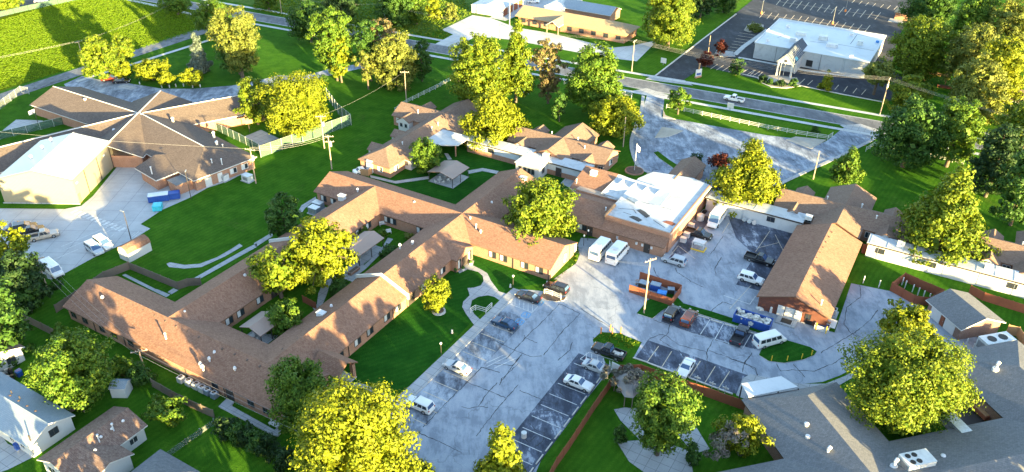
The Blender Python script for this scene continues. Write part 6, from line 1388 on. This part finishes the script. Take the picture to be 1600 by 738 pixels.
# ---------------------------------------------------------------- bollards, posts, signs
def bollard(px, label, group, matn='yellow', h=1.1, r0=.09, name='bollard', cat='bollard'):
    g = G(*px); r = thing(name, label, cat, (float(g[0]), float(g[1]), 0), 0, group)
    MB().cyl((0,0,0), (0,0,h), r0, r0, 8).build('post', matn, r); MB().dome((0,0,h), r0, .06).build('cap', matn, r)
for p in Z(1140,440,4.92,(320,612),(440,613),(552,597),(628,570)): bollard(p, 'yellow bollard on the outer rim of the grass oval', 'yellow bollards on the grass oval')
for p in Z(1140,440,4.92,(660,372),(737,400)): bollard(p, 'yellow bollard at the workshop loading corner', 'bollards at the workshop corner', h=1.5)
for p in Z(760,460,4.92,(880,302),(952,280),(967,305),(1032,300)): bollard(p, 'orange marker post along the sunny edge of the grass tip', 'orange posts on the grass tip', 'orange_post', 1.3, .12, 'marker_post', 'post')
for p in Z(1200,240,2.9525,(438,598),(510,618)): bollard(p, 'white post on the lawn edge above the turning area', 'white posts on the lawn edge', 'frame_white', 1.6, .1, 'marker_post', 'post')
for p in Z(1360,420,4.92,(240,125),(262,150),(320,180),(362,205),(402,228),(445,250)): bollard(p, 'pale post standing inside the red board pen', 'posts inside the red pen', 'frame_white', 1.7, .11, 'marker_post', 'post')
for p in Z(1360,420,4.92,(735,585),(785,625),(830,665)): bollard(p, 'pale post beside the tall white chiller', 'posts beside the chillers', 'frame_white', 1.4, .1, 'marker_post', 'post')
for p in Z(960,460,4.92,(632,680),(748,725),(848,760)): 
    g = G(*p); r = thing('sign_post', 'small white cross shaped sign at the head of a bay in the middle row', 'sign', (float(g[0]), float(g[1]), 0), YM, 'small signs of the middle row')
    MB().box(-.05,.05,-.05,.05,0,1.5).build('post', 'frame_white', r); MB().box(-.5,.5,-.04,.04,.95,1.2).build('board', 'frame_white', r)
for p in Z(180,120,4.92,(360,85),(418,85),(468,78),(527,75),(597,85),(655,80),(190,60),(1030,18)): bollard(p, 'small white marker along the curved school drive', 'white markers of the school drive', 'frame_white', .8, .16, 'marker_post', 'post')
def globe(px, label, h=2.6, group=None):
    g = G(*px); r = thing('globe_lamp', label, 'lamp post', (float(g[0]), float(g[1]), 0), 0, group)
    MB().cyl((0,0,0), (0,0,h), .06, .05, 8).build('pole', 'trim_dark', r); MB().dome((0,0,h+.2), .2, .22, 10).cyl((0,0,h), (0,0,h+.2), .12, .2, 10).build('globe', 'light_globe', r)
globe(Z(680,340,4.92,(598,545))[0], 'globe lamp on the front lawn by the round path')
globe(Z(400,488,2.9525,(855,205))[0], 'globe lamp beside the lawn walk near the silver saloon')
globe(Z(480,380,4.92,(250,275))[0], 'globe lamp on the curving courtyard path', 1.8)
globe(Z(480,380,4.92,(400,175))[0], 'globe lamp at the courtyard pavilion corner', 1.8)
globe(Z(680,250,4.92,(1140,660))[0], 'globe lamp on a brick pier at the garden gate, front', 2.2); globe(Z(680,250,4.92,(1172,620))[0], 'globe lamp on a brick pier at the garden gate, rear', 2.2)
for p, lab in ((Z(800,0,2.9525,(858,358))[0], 'blue and white church sign at the drive entrance'),):
    g = G(*p); r = thing('church_sign', lab, 'sign', (float(g[0]), float(g[1]), 0), YM+R_(60))
    MB().box(-1.2,1.2,-.25,.25,0,.5).build('base', 'brick', r); MB().box(-1.1,1.1,-.15,.15,.5,2.6).build('panel', 'frame_white', r); MB().box(-.8,.8,-.18,.18,.8,1.5).build('lower_board', 'bin_blue', r); MB().cyl((0,0,2.6), (0,0,4.2), .25, .2, 8).dome((0,0,4.2), .35, .35).build('lantern', 'wood_tan', r)
for p, lab in ((Z(800,0,2.9525,(1005,510))[0], 'white pointed sign on the road walk past the rail fence'), (Z(800,0,2.9525,(697,300))[0], 'small white box on the grass by the church drive')):
    g = G(*p); r = thing('sign_board', lab, 'sign', (float(g[0]), float(g[1]), 0), YM)
    MB().box(-.08,.08,-.06,.06,0,1.0).build('post', 'steel', r); MB().prism([(-.9,-.08),(.9,-.08),(.9,.08),(-.9,.08)], .6, 2.2).build('panel', 'frame_white', r)
# basketball hoops
for p, lab, d in ((Z(0,0,2.9525,(178,578))[0], 'basketball hoop on the pale pad of the western school court', R_(160)), (Z(360,100,4.92,(150,530))[0], 'basketball hoop with orange board in the fenced school yard', R_(-60))):
    g = G(*p); r = thing('basketball_hoop', lab, 'hoop', (float(g[0]), float(g[1]), 0), d)
    MB().cyl((0,0,0), (0,0,3.0), .09, .08, 8).cyl((0,0,3.0), (1.0,0,3.4), .07, .06, 6).build('pole', 'trim_dark', r); MB().box(1.0,1.06,-.9,.9,2.9,4.0).build('backboard', 'wood_tan' if 'orange' in lab else 'frame_white', r)
    MB().cyl((1.35,0,3.05), (1.35,0,3.08), .25, .25, 12, 0, False).build('rim', 'orange_post', r)
# condensers along the south wing
for k, p in enumerate(Z(240,540,4.92,(213,262),(272,285),(330,312),(375,335),(417,355),(468,382))):
    g = G(*p, .5); r = thing('condenser', 'grey round topped air conditioner in the row along the south wing' if k < 4 else 'blue grey air conditioner at the end of the row along the south wing', 'air conditioner', (float(g[0]), float(g[1]), .1), YM, 'air conditioners along the south wing' if k < 4 else 'blue grey air conditioners along the south wing')
    m_ = 'equip' if k < 4 else 'equip_blue'
    MB().box(-.5,.5,-.5,.5,0,.95).build('casing', m_, r); MB().cyl((0,0,.95), (0,0,1.05), .46, .46, 14).build('fan_guard', 'vent_white', r); MB().cyl((0,0,1.05), (0,0,1.07), .34, .34, 12).build('fan', 'black', r)
q = [G2(p) for p in Z(240,540,4.92,(240,300),(265,285),(440,375),(415,395))]; sheet('pad', q, .1, 'concrete', px=False)
for p, lab, m_ in ((Z(480,250,4.92,(85,350))[0], 'large grey generator box at the west end of the north wing', 'equip_blue'), (Z(480,250,4.92,(55,388))[0], 'smaller grey generator box beside the large one', 'equip_blue'), (Z(200,200,4.92,(918,385))[0], 'pale transformer cabinet on a pad beside the school pole', 'equip'), (Z(200,200,4.92,(732,378))[0], 'white cabinet against the school end wall', 'vent_white')):
    g = G(*p, .7); r = thing('equipment_cabinet', lab, 'cabinet', (float(g[0]), float(g[1]), 0), YM)
    MB().box(-1.4,1.4,-1.0,1.0,0,.12).build('pad', 'concrete', r); MB().box(-1.1,1.1,-.75,.75,.12,1.5).build('casing', m_, r); MB().box(-1.15,1.15,-.8,.8,1.5,1.56).build('lid', 'galv', r)
    MB().box(-.7,.7,-.78,-.75,.4,1.2).build('grille', 'steel', r)
# bins and dumpsters
def dumpster(px, label, rz, w, d, h, matn, name='dumpster', lid=None, fill=False):
    g = G(*px, h*.5); r = thing(name, label, 'dumpster', (float(g[0]), float(g[1]), .03), rz)
    mb = MB(); t = .08
    for q in ((-w/2, w/2, -d/2, -d/2+t), (-w/2, w/2, d/2-t, d/2), (-w/2, -w/2+t, -d/2+t, d/2-t), (w/2-t, w/2, -d/2+t, d/2-t)): mb.box(*q, .15, h)
    mb.box(-w/2+t, w/2-t, -d/2+t, d/2-t, .15, .25); mb.build('body', matn, r)
    for k in range(int(w/.8)): MB().box(-w/2+.4+k*.8, -w/2+.5+k*.8, -d/2-.06, -d/2, .2, h-.05).build('rib', matn, r)
    MB().box(-w/2-.05, w/2+.05, -d/2-.07, d/2+.07, h-.1, h).build('rim', matn, r) if not fill else MB().box(-w/2-.05, w/2+.05, -d/2-.07, -d/2, h-.1, h).box(-w/2-.05, w/2+.05, d/2, d/2+.07, h-.1, h).build('rim', matn, r)
    if lid: MB().box(-w/2, w/2, -d/2, d/2, h+.002, h+.06).build('lid', lid, r)
    return r, g
r, g = dumpster((1176,501), 'long blue open dumpster heaped with pale rubble', Ap, 6.4, 2.4, 1.7, 'bin_blue', fill=True)
g = G(*Z(1140,440,4.92,(165,320))[0], 1.0); 
mb = MB(); rng = random.Random(3)
for k in range(130):
    a, b = rng.uniform(-2.9, 2.9), rng.uniform(-.95, .95); z = .9+.75*rng.random()*(1-.4*abs(b)); s = rng.uniform(.15, .5)
    dx, dy, dz = rng.uniform(.2, 1)*s, rng.uniform(.2, 1)*s, rng.uniform(.05, .5)*s; ang = rng.random()*3
    mb.obox((a, b), (math.cos(ang), math.sin(ang)), dx*2, dy*2, z, z+dz*2)
mb.box(-3.05, 3.05, -1.05, 1.05, .3, .95)
o = mb.build('rubble', 'debris'); o.location = r.location; o.rotation_euler = (0, 0, Ap); tag(o, 'heap of pale broken rubble filling the long blue dumpster', 'rubble', None, 'stuff')
mb = MB()
for k in range(6): t = k*math.pi/3; mb.obox((r.location.x, r.location.y), (1, 0), .1, .1, 0, .1) if False else None
for k in range(5):
    t = k*2*math.pi/5+.3; cx, cz = .26*math.cos(t), 1.0+.26*math.sin(t); mb.add([(cx-.2, -1.31, cz-.2), (cx+.2, -1.31, cz-.2), (cx+.2, -1.31, cz+.2), (cx-.2, -1.31, cz+.2)], [(0,1,2,3)])
mb.build('emblem', 'frame_white', r)
dumpster(Z(200,200,4.92,(235,535))[0], 'dark blue dumpster nearest the brick shed', R_(-20)+R_(60)-R_(22), 4.2, 1.9, 1.6, 'bin_blue', lid='equip')[0]['label'] = 'dark blue dumpster with pale lid beside the brick shed'
dumpster(Z(200,200,4.92,(340,520))[0], 'dark blue open dumpster against the brick shed wall', R_(18), 3.2, 1.7, 1.5, 'bin_blue')
dumpster(Z(200,200,4.92,(228,610))[0], 'small bright cyan lidded dumpster', R_(10), 1.8, 1.9, 1.3, 'bin_cyan', lid='bin_cyan')
# dumpster pen with blue tarps
g = G(*Z(800,240,2.9525,(660,640))[0]); O = FM.ab(*Z(800,240,2.9525,(660,640))[0])
r = thing('dumpster_pen', 'red board pen full of junk below the kitchen block', 'pen', FM.w(*O), YM)
for q in ((-4.2, 4.2, -2.6, -2.5), (4.1, 4.2, -2.5, 2.4), (-4.2, 4.2, 2.4, 2.5)): 
    n = 4; 
    for k in range(n):
        x0 = q[0]+(q[1]-q[0])*k/n if q[1]-q[0] > 1 else q[0]; x1 = q[0]+(q[1]-q[0])*(k+1)/n-.03 if q[1]-q[0] > 1 else q[1]
        y0 = q[2]+(q[3]-q[2])*k/n if q[3]-q[2] > 1 else q[2]; y1 = q[2]+(q[3]-q[2])*(k+1)/n-.03 if q[3]-q[2] > 1 else q[3]
        MB().box(x0, x1, y0, y1, .03, 1.7).build('fence_panel', 'wood_red', r)
for k, (dx, dy, w, d, h, m_) in enumerate(((-2.4, .2, 1.7, 1.3, 1.2, 'trim_dark'), (-.3, .8, 1.8, 1.2, 1.25, 'bin_blue'), (1.6, -.9, 1.6, 1.2, 1.1, 'tarp_blue'), (-2.0, -1.6, 1.0, .7, .8, 'debris'), (2.6, 1.2, 1.2, 1.0, 1.0, 'trim_dark'))):
    b = thing('junk_bin', ('black lidded bin in the red pen', 'dark blue lidded bin in the red pen', 'bin under a blue tarp in the red pen', 'pale crate in the red pen', 'small black bin at the pen corner')[k], 'bin', FM.w(O[0]+dx, O[1]+dy, .03), YM+.1*k)
    MB().box(-w/2, w/2, -d/2, d/2, 0, h).build('body', m_, b); MB().box(-w/2-.04, w/2+.04, -d/2-.04, d/2+.04, h, h+.08).build('lid', 'equip_blue' if k != 2 else 'tarp_blue', b)
for k in range(9):
    t = random.uniform(-1.2, 1.2); o = MB().cyl((0, 0, 0), (random.uniform(1.4, 2.6)*math.cos(t), random.uniform(1.4, 2.6)*math.sin(t), random.uniform(.3, 1.0)), .07, .05, 5).build('loose_timber', 'wood_tan' if k % 2 else 'wood_fence')
    o.location = FM.w(O[0]-3.6+random.uniform(-1, 1.5), O[1]+random.uniform(-2, 2), .1); o.rotation_euler = (0, 0, YM); tag(o, ('tan' if k % 2 else 'weathered grey brown')+' loose timber length heaped at the open end of the red pen', 'timber', ('tan' if k % 2 else 'grey brown')+' loose timber at the red pen')
# clutter by the kitchen wall and the workshop
def item(name, label, cat, px, rz, parts, z=0.02, zc=.4, group=None):
    g = G(*px, zc); r = thing(name, label, cat, (float(g[0]), float(g[1]), z), rz, group)
    for nm, fn, m_ in parts: fn(MB()).build(nm, m_, r)
    return r
item('fuel_rack', 'white steel rack with yellow feet in the service yard', 'rack', Z(960,300,4.92,(650,410))[0], YM, [('frame', lambda m_: m_.box(-1.2,-1.1,-.8,-.7,0,1.7).box(1.1,1.2,-.8,-.7,0,1.7).box(-1.2,-1.1,.7,.8,0,1.7).box(1.1,1.2,.7,.8,0,1.7).box(-1.2,1.2,-.8,.8,1.7,1.8), 'frame_white'), ('tank', lambda m_: m_.cyl((-.9,0,1.0), (.9,0,1.0), .5, .5, 12), 'galv'), ('foot', lambda m_: m_.box(-1.3,1.3,-1.1,-.85,0,.2).box(1.25,1.45,-1.1,.9,0,.2), 'yellow')], zc=.8)
item('oil_tank', 'grey round tank standing in the corner behind the minibus', 'tank', Z(960,300,4.92,(662,190))[0], 0, [('shell', lambda m_: m_.cyl((0,0,0), (0,0,1.2), .8, .8, 14), 'equip'), ('dome_lid', lambda m_: m_.dome((0,0,1.2), .8, .25, 14), 'galv')], zc=.8)
item('tyre_pile', 'dark pile of tyres behind the grey tank', 'tyres', Z(960,300,4.92,(690,150))[0], 0, [('tyre', lambda m_: m_.cyl((0,0,0), (0,0,.25), .45, .45, 12).cyl((.2,.1,.25), (.2,.1,.5), .45, .45, 12), 'tyre')])
for k, p in enumerate(Z(960,300,4.92,(530,372),(555,335),(590,265))):
    item('gas_bottle_rack', ('white gas rack under the small awning', 'white gas rack nearer the dark pickup', 'pale drum against the kitchen wall')[k], 'rack', p, YM, [('box', lambda m_: m_.box(-.6,.6,-.4,.4,0,1.0), 'vent_white'), ('lid', lambda m_: m_.box(-.65,.65,-.45,.45,1.0,1.06), 'galv')])
for k, p in enumerate(Z(1140,440,4.92,(240,195),(318,225),(340,205),(385,235),(570,300),(610,310))):
    item(('white_sack', 'gas_bottle', 'drum', 'box', 'hand_truck', 'generator')[k], ('white sack lying by the workshop end wall', 'white gas bottle by the workshop end wall', 'dark drum by the workshop end wall', 'small dark box by the workshop end wall', 'white hand truck beside the loading step', 'dark generator beside the loading step')[k], ('sack', 'gas bottle', 'drum', 'box', 'hand truck', 'generator')[k], p, YM,
         [('body', [lambda m_: m_.dome((0,0,0), .8, .6, 9), lambda m_: m_.cyl((0,0,0), (0,0,1.1), .25, .22, 10).dome((0,0,1.1), .22, .2), lambda m_: m_.cyl((0,0,0), (0,0,.9), .32, .32, 12), lambda m_: m_.box(-.4,.4,-.3,.3,0,.5), lambda m_: m_.box(-.3,.3,-.05,.05,0,1.3).box(-.35,.35,-.35,0,.05,.12), lambda m_: m_.box(-.6,.6,-.4,.4,.1,.8)][k], ('debris', 'frame_white', 'trim_dark', 'trim_dark', 'frame_white', 'black')[k])])
item('loading_frame', 'loading frame with glass box on the workshop corner apron', 'frame', Z(1140,440,4.92,(712,350))[0], YM, [('frame', lambda m_: m_.box(-1.2,1.2,-.9,-.8,0,1.0).box(-1.2,-1.1,-.8,.8,0,1.0).box(1.1,1.2,-.8,.8,0,1.0), 'frame_white'), ('deck', lambda m_: m_.box(-1.08,1.08,-.78,.78,.6,.75), 'glass_blue'), ('tray', lambda m_: m_.box(-1.1,1.1,.8,1.6,.9,1.1), 'wood_tan')])
item('dish_panel', 'pale tilted panel beside the loading frame', 'panel', Z(1140,440,4.92,(778,342))[0], YM, [('panel', lambda m_: m_.add([(-.8,-.7,.6),(.8,-.7,.6),(.8,.7,1.4),(-.8,.7,1.4),(-.8,-.7,.5),(.8,-.7,.5),(.8,.7,1.3),(-.8,.7,1.3)], [(0,1,2,3),(7,6,5,4),(0,4,5,1),(1,5,6,2),(2,6,7,3),(3,7,4,0)]), 'equip'), ('stand', lambda m_: m_.box(-.1,.1,-.1,.1,0,.8), 'steel')])
item('condenser', 'white condenser on a pad at the workshop side', 'air conditioner', Z(1140,440,4.92,(800,235))[0], YM, [('casing', lambda m_: m_.box(-.5,.5,-.6,.6,.1,1.1), 'vent_white'), ('fan', lambda m_: m_.cyl((0,0,1.1), (0,0,1.15), .38, .38, 12), 'black'), ('pad', lambda m_: m_.box(-.8,.8,-1.6,1.0,0,.1), 'concrete')])
for k, p in enumerate(Z(1140,300,4.92,(115,215),(150,228),(185,240))): item('satellite_dish', 'dark satellite dish leaning on the yard side of the corridor', 'dish', p, YM+.3*k, [('dish', lambda m_: m_.cyl((0,0,.5), (0,-.25,.62), .15, .5, 12), 'steel'), ('stand', lambda m_: m_.cyl((0,0,0), (0,0,.6), .05, .05, 6), 'steel')], group='dishes along the corridor')
# planter ring, ring stones, benches, lawn bits
item('planter', 'pale ring planter round the ornamental tree on the front lawn', 'planter', Z(480,380,4.92,(1012,528))[0], 0, [('ring', lambda m_: m_.cyl((0,0,0), (0,0,.3), 1.25, 1.2, 18), 'concrete_pale'), ('soil', lambda m_: m_.cyl((0,0,.3), (0,0,.34), .95, .9, 16), 'soil')], zc=0)
for p, lab in ((Z(480,380,4.92,(1113,680))[0], 'white lawn ornament on the front lawn'), (Z(680,340,4.92,(578,525))[0], 'white lawn ornament beside the globe lamp'), (Z(240,540,4.92,(493,622))[0], 'white standing ornament by the thin wire fence')):
    item('lawn_ornament', lab, 'ornament', p, 0, [('figure', lambda m_: m_.cyl((0,0,0), (0,0,.5), .22, .15, 8).dome((0,0,.5), .18, .3), 'frame_white'), ('foot', lambda m_: m_.cyl((0,0,0), (0,0,.08), .3, .3, 8), 'trim_dark')], zc=.4)
for p, lab in ((Z(480,250,4.92,(585,492))[0], 'white garden bench in the inner courtyard corner'), (Z(480,250,4.92,(617,555))[0], 'pale checked garden bench in the courtyard'), (Z(680,0,4.92,(700,718))[0], 'white picnic bench on the shaded lawn')):
    item('garden_bench', lab, 'bench', p, R_(20), [('seat', lambda m_: m_.box(-.8,.8,-.25,.25,.4,.46), 'frame_white'), ('backrest', lambda m_: m_.box(-.8,.8,.22,.28,.5,.95), 'frame_white'), ('leg', lambda m_: m_.box(-.75,-.68,-.22,.22,0,.4).box(.68,.75,-.22,.22,0,.4), 'frame_white')])
item('planter', 'red brick planter box at the courtyard pavilion', 'planter', Z(480,380,4.92,(358,210))[0], YM+R_(90), [('box', lambda m_: m_.box(-1.3,1.3,-.45,.45,0,.6), 'brick'), ('soil', lambda m_: m_.box(-1.15,1.15,-.32,.32,.6,.64), 'soil')])
for k, p in enumerate(Z(680,340,4.92,(272,268),(158,405),(272,350),(215,395))): item('plant_pot', ('tall leafy pot at the entrance door', 'dark pot at the entrance corner', 'pale pot with dark soil on the entrance path', 'pale pot at the start of the path')[k], 'plant pot', p, 0, [('pot', lambda m_: m_.cyl((0,0,0), (0,0,.6), .28, .36, 10), 'trim_dark' if k < 2 else 'frame_white'), ('plant', lambda m_: m_.dome((0,0,.55), .38, .5, 9), 'leaf_dark')])
for k, p in enumerate(Z(0,580,4.92,(135,582),(150,18))): item('wheelie_bin', ('blue bin beside the pale blue house', 'blue bin at the cluttered porch')[k], 'bin', p, YM, [('body', lambda m_: m_.box(-.35,.35,-.35,.35,.05,1.0), 'bin_blue'), ('lid', lambda m_: m_.box(-.38,.38,-.4,.38,1.0,1.07), 'bin_blue')])
item('wheelie_bin', 'pair height blue tub behind the porch bin', 'bin', Z(0,488,2.9525,(88,285))[0], YM, [('body', lambda m_: m_.box(-.4,.4,-.35,.35,.05,.9), 'bin_blue'), ('lid', lambda m_: m_.box(-.42,.42,-.38,.38,.9,.97), 'tarp_blue')])['label'] = 'blue tub on the lawn side of the cluttered porch'
for k in range(14):
    p = Z(0,488,2.9525,(random.uniform(0, 95), random.uniform(250, 310)))[0]
    o = MB().box(-.3,.3,-.25,.25,0,random.uniform(.3,.8)).box(-.2,.35,-.3,.1,.1,random.uniform(.5,.9)).build('porch_clutter', ('debris','trim_dark','wood_fence','equip')[k % 4]); g = G(*p); o.location = (float(g[0]), float(g[1]), .02); o.rotation_euler = (0,0,k); tag(o, 'junk heaped on the porch of the white house at the left edge', 'junk', 'porch junk')
    o['label'] = ('pale', 'black', 'weathered brown', 'grey')[k % 4]+' junk heaped beside the porch of the brown roofed white house'; o['group'] = ('pale', 'black', 'brown', 'grey')[k % 4]+' porch junk'
item('white_locker', 'white locker bench at the foot of the ramp', 'bench', Z(240,540,4.92,(925,605))[0], YM, [('seat', lambda m_: m_.box(-.9,.9,-.3,.3,.35,.45), 'frame_white'), ('backrest', lambda m_: m_.box(-.9,.9,.25,.32,.45,.95), 'frame_white'), ('leg', lambda m_: m_.box(-.8,-.7,-.25,.25,0,.35).box(.7,.8,-.25,.25,0,.35), 'frame_white')])
item('park_shelter', 'red timber park shelter under the pale tree', 'shelter', Z(1200,0,2.9525,(775,355))[0], R_(-25), [('roof', lambda m_: m_.box(-3.2,3.2,-1.4,1.4,2.3,2.5), 'wood_tan'), ('post', lambda m_: m_.box(-3,-2.8,-1.2,-1,0,2.3).box(2.8,3,-1.2,-1,0,2.3).box(-3,-2.8,1,1.2,0,2.3).box(2.8,3,1,1.2,0,2.3), 'wood_tan')], zc=1.5)
item('park_planter', 'red timber planter near the park shelter', 'planter', Z(1200,0,2.9525,(815,400))[0], R_(-25), [('box', lambda m_: m_.box(-2,2,-.5,.5,0,.7), 'wood_red'), ('soil', lambda m_: m_.box(-1.85,1.85,-.38,.38,.7,.74), 'soil')])
for p in Z(800,488,2.9525,(55,568)): item('rain_barrel', 'white drum at the end of the parking row by the pointed tree', 'drum', p, 0, [('drum', lambda m_: m_.cyl((0,0,0), (0,0,.9), .4, .4, 12), 'frame_white'), ('lid', lambda m_: m_.cyl((0,0,.9), (0,0,.96), .42, .42, 12), 'equip')])
# vine covered arbour roof in the red fenced yard
P = [G2(p, 2.6) for p in Z(800,488,2.9525,(468,305),(500,262),(590,255),(648,290),(560,390),(520,385))]; cx = sum(p[0] for p in P)/6; cy = sum(p[1] for p in P)/6
r = thing('vine_arbour', 'grey tangled dead vine roof over an arbour in the red fenced yard corner', 'arbour', (cx, cy, 0))
Q = [(p[0]-cx, p[1]-cy) for p in P]; MB().add([(*q, 2.3) for q in Q]+[(0, 0, 3.3)], [(i, (i+1) % 6, 6) for i in range(6)]+[(5,4,3,2,1,0)]).build('roof', 'vine', r)
me, _c = leaf_cloud('vine', 4.2, 3.6, .8, 2.9, 'dome', 77, .7, 6.0, .7, 0, 5200, 1.0, .02); me.materials.append(MT('leaf_twig')); o = bpy.data.objects.new('vine', me); COL.objects.link(o); o.parent = r
for q in Q: MB().box(q[0]*.9-.07, q[0]*.9+.07, q[1]*.9-.07, q[1]*.9+.07, 0, 2.3).build('post', 'wood_fence', r)
item('white_board', 'white board leaning at the corner of the red fence', 'board', Z(800,488,2.9525,(480,268))[0], R_(-40), [('panel', lambda m_: m_.box(-.9,.9,-.05,.05,.1,1.7), 'frame_white'), ('leg', lambda m_: m_.box(-.85,-.78,-.5,-.05,0,.1).box(.78,.85,-.5,-.05,0,.1), 'steel')])
# ramp railing
for k in range(6):
    pass


# ---------------------------------------------------------------- mown grass that stands up to the low sun
def tufts(label, polys, per_m2, h, w, matn, seed, cap=120000):
    rng = np.random.default_rng(seed); allP = []
    for poly in polys:
        P = np.array([G2(p) for p in poly]); lo, hi = P.min(0), P.max(0); n = int(min(cap, per_m2*np.prod(hi-lo)))
        q = lo+(hi-lo)*rng.random((n, 2)); ins = np.zeros(n, bool); m = len(P)
        for i in range(m):
            a, b = P[i], P[(i+1) % m]; c = (a[1] > q[:, 1]) != (b[1] > q[:, 1]); xx = (b[0]-a[0])*(q[:, 1]-a[1])/(b[1]-a[1]+1e-9)+a[0]; ins ^= c & (q[:, 0] < xx)
        allP.append(q[ins])
    q = np.concatenate(allP); n = len(q); t = rng.random(n)*np.pi; s_ = rng.uniform(.6, 1.3, n)
    d = np.stack([np.cos(t), np.sin(t)], 1)*(w/2*s_)[:, None]; lean = rng.normal(0, .3*h, (n, 2))
    V = np.zeros((n, 4, 3), np.float32); V[:, 0, :2] = q-d; V[:, 1, :2] = q+d; V[:, 2, :2] = q+d*.8+lean; V[:, 3, :2] = q-d*.8+lean
    V[:, :2, 2] = .0; V[:, 2:, 2] = (h*s_)[:, None]
    me = bpy.data.meshes.new('grass_tufts'); me.vertices.add(4*n); me.vertices.foreach_set('co', V.reshape(-1))
    me.loops.add(4*n); me.loops.foreach_set('vertex_index', np.arange(4*n, dtype=np.int32)); me.polygons.add(n)
    me.polygons.foreach_set('loop_start', np.arange(0, 4*n, 4, dtype=np.int32)); me.polygons.foreach_set('loop_total', np.full(n, 4, np.int32)); me.update(calc_edges=True)
    me.materials.append(MT(matn)); o = bpy.data.objects.new('grass_tufts', me); COL.objects.link(o); return tag(o, label, 'grass', None, 'stuff')
tufts('short mown grass of the sunlit field beyond the school', [[(-60,170),(0,140),(120,106),(235,72),(330,42),(290,20),(170,-8),(100,2),(0,32),(-60,50)]], 9.0, .13, .4, 'leaf_field', 5, 170000)
tufts('rough grass of the meadow and bank across the road', [[(395,14),(450,28),(616,50),(690,62),(705,54),(690,46),(738,22),(720,-10),(560,-20),(400,-10)]], 3.0, .25, .6, 'leaf_meadow', 6)
#tufts('mown verge grass round the church and the pale office lot', [[(1030,118),(985,110),(1005,92),(1090,40),(1165,-5),(1170,0),(1030,116)], [(1072,126),(1100,106),(1170,122),(1250,136),(1322,150),(1386,159),(1372,182),(1200,150)]], 4.0, .16, .5, 'leaf_meadow', 8)
tufts('mown grass of the sunlit grass tip and verges by the parking lot', [[(1520,200),(1600,215),(1600,240),(1530,225)], [(928,529),(939,519),(968,521),(1002,535),(985,545),(940,537)], [(862,438),(886,423),(900,400),(903,384),(906,388),(900,412),(868,440)]], 7.0, .14, .4, 'leaf_meadow', 9)

# ---------------------------------------------------------------- shade trees beyond the frame edge, south of the grey building (they throw the evening shade)
NB = [0]
def belt(q, y, h, rx, leafm):
    _seed[0] += 1; s_ = (.588*q-y)/.809; h *= 1.07; x = q*.809+s_*.588; NB[0] += 1
    make_tree('tree', 'tall leafy tree in the belt south of the grey roofed building', (x, y, 0), rx*.95, rx*.95, (h-.8)/2, .8+(h-.8)/2, 'dome', leafm, _seed[0], .9, 3.2, group='tree belt south of the grey building', cap=3200, lo=.02)
rng = random.Random(11)
for q, y, h, r in ((-10,60,8.5,5),(-3,60,8.5,4.5),(3.5,60,17,4.2),(7.5,60,16,3.8),(13,58,7.5,4.5),(20.5,58,11.5,5),(28,54,11.5,5.5),(36,55,11.5,5.5),(43,57,12,5.5),(49,57,12,4.6),(56,56,10,4.5),(63,57,16,5),(70,58,10,5),(74.5,60,10,3.6),(91.5,57,9.5,4.4),(100,58,9.5,6),(111,58,9.5,6),(122,58,9.5,6),(133,60,9.5,6),(143,66,9.5,6),(153,74,9.5,6),(163,84,9.5,6),(173,94,9.5,6),
                   (5,48,18,4.5),(24,46,13,5.5),(32,44,13,5.5),(40,46,13.5,5.5),(46.5,46,13.5,5),(66,47,12.5,5),(72.5,48,11,5),(96,48,10.5,6),(106,48,10.5,6),(117,48,10.5,6)):
    belt(q, y, h, r, ('leaf_mid', 'leaf_dark', 'leaf_bright')[rng.randrange(3)])
